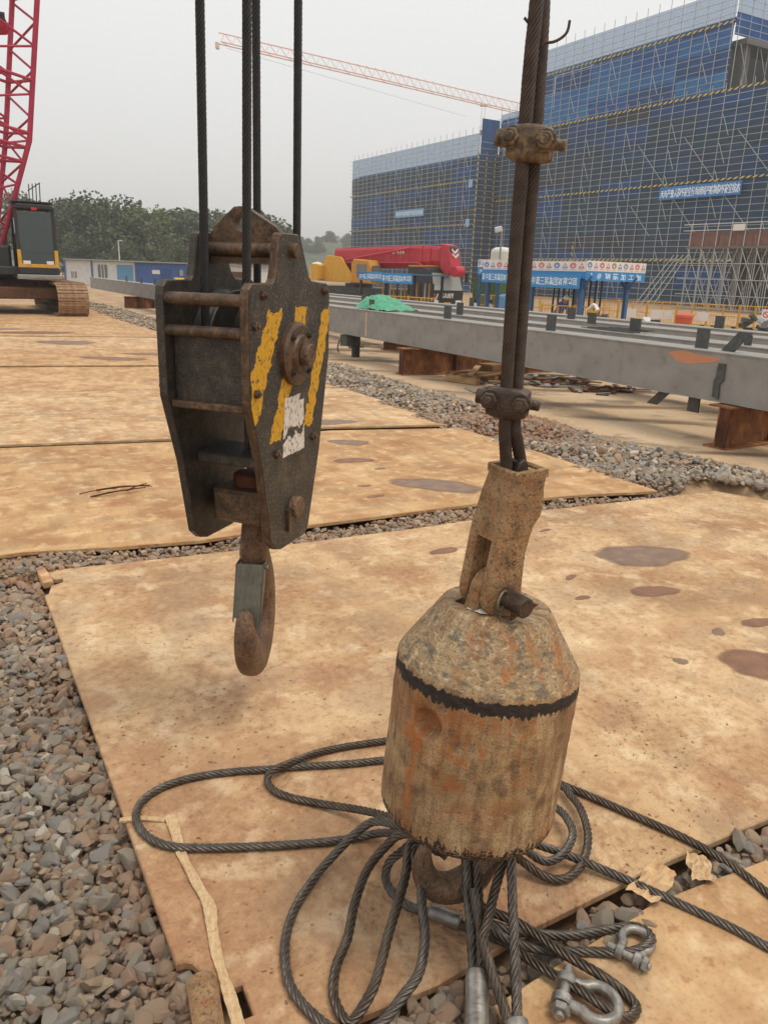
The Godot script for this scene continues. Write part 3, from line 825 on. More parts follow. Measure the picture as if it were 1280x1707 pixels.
func stone_color(area: String, a: float, b: float) -> Color:
	var pal := [c8(172, 160, 145), c8(188, 171, 149), c8(156, 148, 138), c8(198, 174, 144), c8(180, 153, 126), c8(212, 199, 180), c8(162, 149, 131), c8(170, 157, 141)]
	var c: Color = pal[rng.randi() % pal.size()]
	var red := 0.0
	if area == "left": red = 0.5 * smoothstep(0.08, 0.34, a + 0.06 * sin(b * 5.0)) + (0.45 if sin(a * 7.0 + b * 3.0) * sin(b * 5.1 - a * 3.0) > 0.8 else 0.0) + (0.5 if rng.randf() < 0.07 else 0.0)
	if area == "front": red = 0.35
	if area == "seam": red = 0.35
	if area == "strip": red = 1.1 * exp(-pow((b - 6.25) / 0.75, 2) - pow((a - 5.3) / 0.5, 2)) + 0.3 * smoothstep(4.95, 4.6, a)
	c = c.lerp(c8(172, 124, 94), clampf(red, 0.0, 0.85) * rng.randf_range(0.5, 1.0))
	return c.srgb_to_linear()

func build_gravel() -> void:
	var shapes := []
	for k in 10: shapes.append(stone_mesh(500 + k, M.stone_copies))
	var singles := []
	for k in 8: singles.append(stone_mesh(500 + k, M.stones[k]))
	# area, a0, a1, b0, b1, spacing, size min, size max, layers
	var areas := [
		["left", -2.4, 0.36, 0.1, 4.65, 0.0245, 0.007, 0.029, 2, "gravel_bed"],
		["front", 0.62, 4.6, 0.90, 1.09, 0.026, 0.009, 0.028, 2, "gravel_gap"],
		["front", -0.2, 0.95, 0.2, 1.08, 0.036, 0.010, 0.030, 2, "gravel_gap"],
		["seam", -0.1, 5.2, 3.72, 4.36, 0.034, 0.010, 0.026, 1, "gravel_seam"],
		["strip", 4.5, 6.15, 2.2, 13.0, 0.045, 0.015, 0.038, 2, "gravel_strip"],
		["strip", 4.5, 6.15, 13.0, 34.0, 0.075, 0.02, 0.05, 1, "gravel_strip"],
	]
	var owners := {}
	for A in areas:
		if not owners.has(A[9]): owners[A[9]] = [[], A]
		for layer in A[8]:
			var nx := int((A[2] - A[1]) / A[5])
			var ny := int((A[4] - A[3]) / A[5])
			for i in nx:
				for j in ny:
					var a: float = A[1] + (i + rng.randf()) * A[5]
					var b: float = A[3] + (j + rng.randf()) * A[5]
					var h := bed(A[0], a, b)
					if h < -5.0: continue
					var r: float = lerpf(A[6], A[7], pow(rng.randf(), 2.0))
					if layer == 1 and rng.randf() < 0.25: r *= 1.25
					var at := S(a, h + layer * 0.018 + rng.randf_range(-0.006, 0.012), b)
					var B := Basis(Vector3.UP, rng.randf() * TAU) * Basis(Vector3.RIGHT, rng.randfn() * 0.45) * Basis(Vector3.BACK, rng.randfn() * 0.45)
					owners[A[9]][0].append([Transform3D(B.scaled(Vector3.ONE * r), at), r, stone_color(A[0], a, b), layer])
	for key in owners:
		var list: Array = owners[key][0]
		var st := new_st()
		var A: Array = owners[key][1]
		# the packed earth between the stones
		var gn := 24
		var gm := 90 if key == "gravel_strip" else 24
		var b_end: float = 34.0 if key == "gravel_strip" else A[4]
		for i in gn:
			for j in gm:
				var q := []
				for d in [[0, 0], [1, 0], [1, 1], [0, 1]]:
					var a := lerpf(A[1], A[2] - 0.05, (i + d[0]) / float(gn))
					var b := lerpf(A[3], b_end, (j + d[1]) / float(gm))
					q.append(S(a, maxf(bed(A[0], a, b) - 0.014, -0.095), b))
				quad(st, q[0], q[1], q[2], q[3])
		var o := structure(key, mesh_of(st, M.soil))
		# the stones that show largest are single parts
		var score := []
		for k in list.size():
			var p: Vector3 = list[k][0].origin
			var d := p.distance_to(cam_xf.origin)
			score.append([(list[k][1] / d * (1.5 if list[k][3] == 1 else 1.0)) if in_view(p) else 0.0, k])
		score.sort_custom(func(x, y): return x[0] > y[0])
		var most: int = {"gravel_bed": 300, "gravel_gap": 120, "gravel_seam": 60, "gravel_strip": 200}[key]
		var taken := {}
		for k in mini(most, score.size()):
			var e: Array = list[score[k][1]]
			taken[score[k][1]] = true
			var c: Color = e[2]
			var best := 0
			var bd := 9.0
			for n in M.stones.size():
				var mc: Color = M.stones[n].albedo_color.srgb_to_linear()
				var dd := absf(mc.r - c.r) + absf(mc.g - c.g) + absf(mc.b - c.b)
				if dd < bd:
					bd = dd
					best = n
			inst(o, "stone", singles[best], e[0])
		for s in shapes.size():
			var mm := MultiMesh.new()
			mm.transform_format = MultiMesh.TRANSFORM_3D
			mm.use_colors = true
			mm.mesh = shapes[s]
			var mine := []
			for k in range(s, list.size(), shapes.size()):
				if not taken.has(k): mine.append(list[k])
			mm.instance_count = mine.size()
			for k in mine.size():
				mm.set_instance_transform(k, mine[k][0])
				mm.set_instance_color(k, mine[k][2])
			var mi := MultiMeshInstance3D.new()
			mi.name = "gravel"
			mi.multimesh = mm
			o.add_child(mi, true)
			mi.set_meta("kind", "stuff")

func build_crumbs() -> void:                              # clods and crumbs of dry mud on the plates
	var mm := MultiMesh.new()
	mm.transform_format = MultiMesh.TRANSFORM_3D
	mm.use_colors = true
	mm.mesh = stone_mesh(900, M.stone_copies)
	var list := []
	for k in 9000:
		var a := rng.randf_range(0.33, 4.6)
		var b := rng.randf_range(1.12, 6.6)
		if rng.randf() < 0.5:
			a = rng.randf_range(0.33, 2.2)
			b = rng.randf_range(1.12, 2.6)
		if b > 3.85 and b < 4.25: continue
		var cl := sin(a * 5.1 + b * 2.0) * sin(b * 6.3 - a)
		if cl < 0.15 and rng.randf() < 0.75: continue
		var r := 0.0014 + 0.0058 * pow(rng.randf(), 5.0)
		var h := 0.0 if b < 4.0 else 0.018
		list.append([Transform3D(Basis(Vector3.UP, rng.randf() * TAU).scaled(Vector3(r, r * 0.7, r)), S(a, h + r * 0.25, b)), c8(226, 192, 150).lerp(c8(188, 142, 102), rng.randf()).srgb_to_linear()])
	mm.instance_count = list.size()
	for k in list.size():
		mm.set_instance_transform(k, list[k][0])
		mm.set_instance_color(k, list[k][1])
	var mi := MultiMeshInstance3D.new()
	mi.name = "mud_crumbs"
	mi.multimesh = mm
	add_child(mi)
	mi.set_meta("kind", "stuff")
	mi.set_meta("label", "crumbs of dry mud strewn over the steel plates")
	mi.set_meta("category", "mud")

# ---------- hook block ----------
func cheek_tex() -> Image:                                # greasy black paint, worn yellow bands, a torn white sticker
	var W := 512
	var Hh := 1024
	var im: Image = M.grime_img.get_region(Rect2i(0, 0, W, Hh))
	var nz := FastNoiseLite.new()
	nz.seed = 77
	nz.frequency = 0.02
	nz.fractal_octaves = 4
	var nf := FastNoiseLite.new()
	nf.seed = 78
	nf.frequency = 0.07
	var bands := [
		PackedVector2Array([Vector2(0.118, 1.434), Vector2(0.205, 1.436), Vector2(0.042, 1.115), Vector2(0.006, 1.110), Vector2(0.008, 1.255)]),
		PackedVector2Array([Vector2(0.295, 1.439), Vector2(0.372, 1.438), Vector2(0.19, 1.045), Vector2(0.112, 1.050)]),
		PackedVector2Array([Vector2(0.490, 1.434), Vector2(0.545, 1.434), Vector2(0.545, 1.40), Vector2(0.402, 1.050), Vector2(0.340, 1.058)])]
	var white := PackedVector2Array([Vector2(0.217, 1.168), Vector2(0.347, 1.172), Vector2(0.350, 0.985), Vector2(0.197, 0.980)])
	for y in Hh:
		var h := 1.68 - y / float(Hh) * 1.04
		if h > 1.46 or h < 0.95: continue
		for x in W:
			var s := x / float(W) * 0.56
			var j := Vector2(nz.get_noise_2d(x, y), nz.get_noise_2d(x + 500, y)) * 0.016
			var p := Vector2(s, h) + j
			var n := nf.get_noise_2d(x * 1.6, y * 0.5) + nz.get_noise_2d(x * 2.0, y * 2.0 + 90)
			for b in bands:
				if Geometry2D.is_point_in_polygon(p, b) and n < 0.56:
					var q := 0.5 + 0.5 * nz.get_noise_2d(x * 3.0, y * 3.0)
					im.set_pixel(x, y, c8(190, 138, 22).lerp(c8(226, 176, 40), q))
			if Geometry2D.is_point_in_polygon(Vector2(s, h) + j * 0.3, white):
				var tear: bool = absf(h - 1.052 - 0.16 * (s - 0.27) + j.x * 2.0) < 0.010 or n > 0.62 or (h > 1.15 and nz.get_noise_2d(x * 0.8, y + 40) > 0.05)
				if not tear: im.set_pixel(x, y, c8(226, 220, 212).lerp(c8(160, 148, 132), clampf(n * 0.9 + 0.1, 0.0, 1.0)))
	return im

func build_block() -> void:
	var base := Vector3(-0.422, 0.0, -2.2)
	var B := Basis(Vector3.UP, deg_to_rad(-20.0))
	var t := thing("hook_block", "greasy black crane hook block with yellow stripes and torn white sticker", "hook block", Transform3D(B, base))
	var L := func(n: float, h: float, s: float) -> Vector3: return Vector3(n, h, -s)
	var outline := [[0.0, 1.47], [0.006, 1.495], [0.026, 1.512], [0.145, 1.513], [0.158, 1.525], [0.17, 1.56], [0.186, 1.636], [0.192, 1.648], [0.204, 1.655], [0.308, 1.656], [0.32, 1.652], [0.329, 1.642], [0.372, 1.56], [0.386, 1.535], [0.405, 1.520], [0.522, 1.513], [0.537, 1.50], [0.543, 1.47], [0.543, 1.278], [0.471, 0.956], [0.388, 0.705], [0.375, 0.685], [0.35, 0.674], [0.19, 0.674], [0.15, 0.686], [0.115, 0.717], [0.067, 0.963], [0.0, 1.18]]
	var poly := PackedVector2Array()
	for q in outline: poly.append(Vector2(q[0], q[1]))
	# x of the outline runs along s, so the frame is (-z, y) and the push is along +x
	var face := StandardMaterial3D.new()
	face.albedo_texture = tex(cheek_tex())
	face.roughness = 0.45
	face.metallic = 0.1
	for side in 2:
		var x0 := 0.0 if side == 0 else -0.28
		var st := new_st(true)
		prism(st, poly, Transform3D(Basis(Vector3(0, 0, -1), Vector3(0, 1, 0), Vector3(1, 0, 0)), Vector3(x0, 0, 0)), 0.028, 0.004)
		var o := part(t, "cheek_plate", st, M.grime_edge)
		if side == 0:                                      # the painted skin of the outer face
			var inn := inset(poly, 0.0045)
			var sk := new_st(true)
			var ix := Geometry2D.triangulate_polygon(inn)
			for k in range(0, ix.size(), 3):
				var v := []
				var uv := []
				for d in 3:
					var q := inn[ix[k + d]]
					v.append(Vector3(0.0292, q.y, -q.x))
					uv.append(Vector2(q.x / 0.56, (1.68 - q.y) / 1.04))
				tri(sk, v[0], v[1], v[2], uv[0], uv[1], uv[2])
			var paint := part(o, "striped_paint", sk, face)
			paint.set_meta("label", "worn yellow bands and torn white sticker on black paint")
		else:
			o.material_override = M.grime
			o.mesh.surface_set_material(0, M.grime)
	# cross bars and the guard between the cheeks
	for q in [[1.462, 0.024, 0.019], [1.372, 0.022, 0.017], [1.462, 0.515, 0.017], [1.20, 0.50, 0.017]]:
		var st := new_st()
		rod(st, L.call(-0.253, q[0], q[1]), L.call(0.001, q[0], q[1]), q[2], 14)
		part(t, "cross_bar", st, M.grime_edge)
	var st := new_st(true)
	box(st, L.call(-0.126, 1.262, 0.050), Vector3(0.250, 0.20, 0.012), 0.003)
	part(t, "guard_plate", st, M.grime)
	st = new_st(true)
	box(st, L.call(-0.126, 1.155, 0.052), Vector3(0.250, 0.022, 0.07), 0.004)
	part(t, "guard_lip", st, M.grime_edge)
	st = new_st(true)
	box(st, L.call(-0.126, 0.965, 0.24), Vector3(0.250, 0.035, 0.20), 0.005)
	part(t, "cross_plate", st, M.grime)
	st = new_st(true)
	box(st, L.call(-0.126, 1.06, 0.30), Vector3(0.018, 0.16, 0.12), 0.003)
	part(t, "web_plate", st, M.grime)
	# sheaves with a real groove, on one pin
	for x in [-0.195, -0.055]:
		var sh := new_st()
		var R := 0.165
		var prof := [Vector2(0.04, -0.034), Vector2(R + 0.018, -0.034), Vector2(R + 0.022, -0.028), Vector2(R, -0.012), Vector2(R - 0.005, 0.0), Vector2(R, 0.012), Vector2(R + 0.022, 0.028), Vector2(R + 0.018, 0.034), Vector2(0.04, 0.034), Vector2(0.04, -0.034)]
		lathe(sh, prof, Transform3D(Basis(Vector3(0, 1, 0), Vector3(1, 0, 0), Vector3(0, 0, -1)), L.call(x, 1.30, 0.275)), 40)
		part(t, "sheave", sh, M.dark_steel)
	st = new_st()
	rod(st, L.call(-0.30, 1.30, 0.275), L.call(0.032, 1.30, 0.275), 0.038, 20)
	part(t, "sheave_pin", st, M.dark_steel)
	# boss and nut on the outer face
	st = new_st()
	lathe(st, [Vector2(0, 0), Vector2(0.098, 0), Vector2(0.098, 0.016), Vector2(0.088, 0.024), Vector2(0.062, 0.024), Vector2(0.056, 0.034), Vector2(0.0, 0.034)], Transform3D(Basis(Vector3(0, 1, 0), Vector3(1, 0, 0), Vector3(0, 0, -1)), L.call(0.0294, 1.30, 0.277)), 28)
	part(t, "pin_boss", st, M.grime_edge)
	for k in 4:
		var bs := new_st()
		var an := PI / 4 + k * PI / 2
		hexbolt(bs, L.call(0.052, 1.30 + sin(an) * 0.076, 0.277 + cos(an) * 0.076), Vector3.RIGHT, 0.011, 0.008)
		part(t, "bolt", bs, M.dark_steel)
	st = new_st()
	rod(st, L.call(0.0634, 1.30, 0.277), L.call(0.092, 1.30, 0.277), 0.034, 20, 0.004)
	part(t, "pin_end", st, M.hook_steel)
	st = new_st()
	rod(st, L.call(-0.30, 0.80, 0.272), L.call(0.054, 0.80, 0.272), 0.036, 20, 0.004)
	part(t, "trunnion_pin", st, M.hook_steel)
	st = new_st(true)
	box(st, L.call(0.036, 0.765, 0.235), Vector3(0.013, 0.075, 0.035), 0.002)
	part(t, "keeper_plate", st, M.grime_edge)
	for q in [[1.478, 0.082], [1.487, 0.494], [1.204, 0.035], [1.395, 0.035], [1.012, 0.411], [1.001, 0.155]]:
		var bs := new_st()
		hexbolt(bs, L.call(0.029, q[0], q[1]), Vector3.RIGHT, 0.014, 0.012)
		part(t, "bolt", bs, M.grime_edge)
		bs = new_st()
		hexbolt(bs, L.call(-0.281, q[0], q[1]), Vector3.LEFT, 0.015, 0.013)
		part(t, "bolt", bs, M.rust_dark)
	# pivoting lug plate on top, with its eye
	st = new_st(true)
	for half in 2:                                         # two halves that meet round the eye
		var ec := Vector2(-0.1405, 1.682)
		var hp := PackedVector2Array()
		if half == 0: hp.append_array([Vector2(ec.x, 1.566), Vector2(0.0, 1.566), Vector2(0.0, 1.650), Vector2(-0.022, 1.672), Vector2(-0.120, 1.726), Vector2(ec.x, 1.731)])
		else: hp.append_array([Vector2(ec.x, 1.731), Vector2(-0.165, 1.729), Vector2(-0.235, 1.672), Vector2(-0.252, 1.648), Vector2(-0.252, 1.566), Vector2(ec.x, 1.566)])
		for k in 11: hp.append(ec + Vector2.from_angle((PI / 2 - PI * k / 10.0) if half == 0 else (-PI / 2 - PI * k / 10.0)) * 0.024)
		prism(st, hp, Transform3D(Basis(), Vector3(0, 0, -0.290)), 0.03, 0.0)
	part(t, "lug_plate", st, M.grime_edge)
	st = new_st()
	rod(st, L.call(-0.31, 1.606, 0.262), L.call(0.050, 1.606, 0.262), 0.022, 16, 0.003)
	part(t, "lug_pin", st, M.grime_edge)
	# crosshead that carries the hook
	st = new_st(true)
	box(st, L.call(-0.126, 0.80, 0.272), Vector3(0.19, 0.11, 0.20), 0.012)
	part(t, "crosshead", st, M.grime_edge)
	st = new_st()
	rod(st, L.call(-0.126, 0.853, 0.272), L.call(-0.126, 0.90, 0.272), 0.062, 8, 0.006)
	part(t, "hook_nut", st, M.rust_dark)
	# hook: a swept, tapering section; its plane looks towards the camera
	var hk := new_st()
	var O: Vector3 = L.call(-0.126, 0.0, 0.272)
	var hd := Vector3(0.30, 0, 1.0).normalized()          # towards the tip
	var hs := hd.cross(Vector3.UP).normalized()
	var path := [[0.0, 0.80, 0.036, 0.036], [0.0, 0.72, 0.036, 0.036], [0.0, 0.655, 0.040, 0.042], [-0.012, 0.60, 0.046, 0.050], [-0.045, 0.53, 0.050, 0.052], [-0.088, 0.45, 0.056, 0.050], [-0.112, 0.37, 0.064, 0.048], [-0.108, 0.29, 0.070, 0.048], [-0.068, 0.215, 0.074, 0.048], [0.0, 0.178, 0.076, 0.048], [0.068, 0.198, 0.070, 0.046], [0.112, 0.248, 0.060, 0.042], [0.136, 0.305, 0.046, 0.037], [0.142, 0.355, 0.034, 0.031], [0.143, 0.395, 0.022, 0.024], [0.143, 0.415, 0.008, 0.010]]
	var cen := PackedVector3Array()
	for q in path: cen.append(O + hd * q[0] + Vector3(0, q[1] + 0.05 * smoothstep(0.75, 0.3, q[1]), 0))
	cen = smooth_path(cen, 4)
	path = smooth_rows(path, 4)
	var rings := []
	for i in path.size():
		var tg := (cen[mini(i + 1, cen.size() - 1)] - cen[maxi(i - 1, 0)]).normalized()
		var rad := hs.cross(tg).normalized()
		var rg := PackedVector3Array()
		for k in 20:
			var an := TAU * k / 20
			var cx := signf(cos(an)) * pow(absf(cos(an)), 0.75)
			var sx := signf(sin(an)) * pow(absf(sin(an)), 0.75)
			rg.append(cen[i] + rad * cx * path[i][2] + hs * sx * path[i][3])
		rings.append(rg)
	loft(hk, rings)
	var hook := part(t, "hook", hk, M.hook_steel)
	hook.set_meta("label", "brown forged hook worn bright inside")
	# safety latch: a folded plate from the shank down onto the tip
	var lt := new_st(true)
	var top := O + hd * 0.045 + Vector3(0, 0.585, 0)
	var low := O + hd * 0.118 + Vector3(0, 0.375, 0)
	var lb := along(top, low, hd)
	var lp := PackedVector2Array([Vector2(-0.046, 0.0), Vector2(0.046, 0.0), Vector2(0.046, 0.215), Vector2(0.036, 0.222), Vector2(-0.046, 0.185)])
	prism(lt, lp, Transform3D(Basis(lb.x, lb.z, -lb.y), top), 0.006, 0.001)
	for s in [-1, 1]:
		prism(lt, PackedVector2Array([Vector2(0, 0), Vector2(0.05, 0.0), Vector2(0.042, 0.10), Vector2(0.0, 0.20)]), Transform3D(Basis(-hd, lb.z, hs), top + hs * (0.046 * s)), 0.005, 0.001)
	part(hook, "safety_latch", lt, M.latch)
	st = new_st()
	rod(st, top - hd * 0.02 - hs * 0.056 - Vector3(0, 0.015, 0), top - hd * 0.02 + hs * 0.056 - Vector3(0, 0.015, 0), 0.009, 10, 0.002)
	part(hook, "latch_pin", st, M.bare)
	st = new_st()
	var spot := O + hs * 0.046 + hd * -0.005 + Vector3(0, 0.232, 0)
	rod(st, spot, spot + hs * 0.008 + Vector3(0, 0.002, 0), 0.016, 14, 0.004)
	part(hook, "wear_stud", st, M.bare)
	# four falls of rope
	var falls := [[-0.180, 1.30, -0.143, 2.9, 0.105, 0.098, "crane rope at the hook block, front fall beside the far cheek"], [-0.040, 1.30, 0.002, 2.9, 0.105, 0.098, "crane rope at the hook block, front fall beside the striped cheek"], [-0.195, 1.30, -0.180, 2.9, 0.445, 0.452, "crane rope at the hook block, rear fall behind the lug eye"], [-0.048, 1.30, -0.040, 2.9, 0.445, 0.452, "crane rope at the hook block, rear fall behind the lug pin"]]
	for f in falls:
		var w0 := t.transform * (L.call(f[0], f[1], f[4]) as Vector3)
		var w1 := t.transform * (L.call(f[2], f[3], f[5]) as Vector3)
		var r := thing("hoist_rope", "taut dark steel " + f[6], "wire rope", Transform3D(Basis(), w0), "falls of rope carrying the hook block")
		var rs := new_st()
		rope(rs, PackedVector3Array([Vector3.ZERO, (w1 - w0) * 0.5, w1 - w0]), 0.0132, 0.11, 8, 5, 0.01)
		part(r, "rope", rs, M.block_rope)
	# the ropes' turns on the sheaves belong to the rope drum of the block: half rings under each sheave
	for x in [-0.195, -0.055]:
		var p := PackedVector3Array()
		for k in 25:
			var an := PI + PI * k / 24.0
			p.append(L.call(x, 1.30 + sin(an) * 0.172, 0.275 + cos(an) * 0.172))
		var rs := new_st()
		tube(rs, p, 0.0128, 8)
		part(t, "reeved_rope", rs, M.block_rope)

func smooth_path(p: PackedVector3Array, n: int) -> PackedVector3Array:
	var out := PackedVector3Array()
	for i in p.size() - 1:
		for k in n: out.append(p[i].cubic_interpolate(p[i + 1], p[maxi(i - 1, 0)], p[mini(i + 2, p.size() - 1)], k / float(n)))
	out.append(p[-1])
	return out

func smooth_rows(p: Array, n: int) -> Array:
	var out := []
	for i in p.size() - 1:
		for k in n:
			var row := []
			for j in p[i].size(): row.append(lerpf(p[i][j], p[i + 1][j], k / float(n)))
			out.append(row)
	out.append(p[-1])
	return out

# ---------- headache ball ----------
func ball_tex() -> Image:
	var w := 1024
	var im := layered(w, w, [
		[201, 0.005, 5, [[0.0, c8(132, 102, 69)], [0.45, c8(156, 126, 90)], [1.0, c8(182, 152, 112)]]],
		[202, 0.02, 5, [[0.0, c8(112, 84, 56, 150)], [0.38, c8(112, 84, 56, 60)], [0.5, c8(112, 84, 56, 0)], [1.0, c8(112, 84, 56, 0)]], FastNoiseLite.TYPE_SIMPLEX_SMOOTH, 1, 8],
		[203, 0.006, 5, [[0.0, c8(156, 96, 54, 0)], [0.5, c8(156, 96, 54, 0)], [0.66, c8(156, 96, 54, 90)], [1.0, c8(164, 98, 50, 160)]], FastNoiseLite.TYPE_SIMPLEX_SMOOTH, 1, 2],
		[208, 0.02, 5, [[0.0, c8(200, 176, 136, 0)], [0.55, c8(200, 176, 136, 0)], [1.0, c8(206, 184, 146, 170)]], FastNoiseLite.TYPE_SIMPLEX_SMOOTH, 1, 8],
		[205, 0.018, 6, [[0.0, c8(70, 54, 42, 150)], [0.26, c8(74, 56, 42, 80)], [0.40, c8(80, 60, 44, 0)], [1.0, c8(80, 60, 44, 0)]], FastNoiseLite.TYPE_SIMPLEX_SMOOTH, 1, 2],
		[213, 0.05, 6, [[0.0, c8(84, 64, 46, 120)], [0.34, c8(84, 64, 46, 50)], [0.44, c8(84, 64, 46, 0)], [1.0, c8(84, 64, 46, 0)]], FastNoiseLite.TYPE_SIMPLEX_SMOOTH, 1, 8],
		[207, 0.2, 3, [[0.0, c8(60, 44, 32, 130)], [0.42, c8(60, 44, 32, 0)], [0.6, c8(220, 200, 160, 0)], [1.0, c8(220, 200, 160, 90)]], FastNoiseLite.TYPE_SIMPLEX_SMOOTH, 1, 2],
	])
	# the cone is paler and flaked down to dark paint
	var cone := layered(w, 256, [
		[209, 0.012, 5, [[0.0, c8(146, 122, 88, 90)], [0.5, c8(164, 142, 108, 130)], [1.0, c8(182, 162, 128, 170)]]],
		[204, 0.02, 6, [[0.0, c8(74, 74, 74, 200)], [0.28, c8(86, 82, 76, 120)], [0.44, c8(92, 84, 72, 0)], [1.0, c8(92, 84, 72, 0)]]],
		[212, 0.09, 4, [[0.0, c8(66, 58, 50, 170)], [0.34, c8(70, 60, 50, 60)], [0.42, c8(70, 60, 50, 0)], [1.0, c8(70, 60, 50, 0)]]],
		[210, 0.05, 4, [[0.0, c8(222, 206, 176, 0)], [0.62, c8(222, 206, 176, 0)], [1.0, c8(228, 212, 184, 190)]]],
		[211, 0.02, 4, [[0.0, c8(168, 100, 52, 0)], [0.62, c8(156, 96, 54, 0)], [1.0, c8(158, 98, 54, 150)]], FastNoiseLite.TYPE_SIMPLEX_SMOOTH, 1, 3],
	])
	im.blend_rect(cone, Rect2i(0, 20, w, 212), Vector2i(0, 8))
	var nz := FastNoiseLite.new()
	nz.seed = 9
	nz.frequency = 0.05
	nz.fractal_octaves = 5
	var n2 := FastNoiseLite.new()
	n2.seed = 10
	n2.frequency = 0.008
	# tarry band round the shoulder and rust bleeding under it; a tarry lower rim
	for x in w:
		var lower := 748.0 + 20.0 * nz.get_noise_2d(x * 2.1, 120.0) + 10.0 * n2.get_noise_2d(x, 5.0)
		var upper := 788.0 + 12.0 * nz.get_noise_2d(x * 1.3, 180.0)
		for y in range(715, 810):
			if y > lower and y < upper: im.set_pixel(x, w - 1 - y, c8(34, 28, 24).lerp(c8(54, 44, 36), 0.5 + nz.get_noise_2d(x, y)))
		var rim := 292.0 + 40.0 * nz.get_noise_2d(x * 1.5, 240.0) + 16.0 * nz.get_noise_2d(x * 4.0, 300.0)
		for y in range(0, 372):
			if y < rim and nz.get_noise_2d(x * 2.0, y * 2.0 + 400.0) > -0.22: im.set_pixel(x, w - 1 - y, c8(40, 33, 27).lerp(c8(66, 54, 42), 0.5 + nz.get_noise_2d(x, y + 77)))
	# orange rust runs
	for q in [[0.39, 560, 752, 60, 1.0], [0.385, 270, 640, 22, 1.1], [0.31, 480, 752, 60, 0.75], [0.20, 520, 752, 50, 0.6], [0.26, 620, 752, 40, 0.6], [0.24, 840, 1000, 40, 0.7], [0.18, 860, 1000, 50, 0.6], [0.10, 800, 960, 40, 0.7], [0.30, 900, 1000, 30, 0.6]]:
		var x0 := int(q[0] * w)
		for dx in range(-q[3], q[3]):
			for y in range(q[1], q[2]):
				var f: float = (1.0 - absf(dx) / float(q[3])) * q[4] + 0.9 * nz.get_noise_2d((x0 + dx) * 1.2, y * 0.25) - 0.15
				if f > 0.25:
					var x := posmod(x0 + dx, w)
					var yy := w - 1 - y
					var o := im.get_pixel(x, yy)
					if o.get_luminance() > 0.22: im.set_pixel(x, yy, o.lerp(c8(168, 92, 40), clampf((f - 0.25) * 0.9, 0.0, 0.52)))
	return im

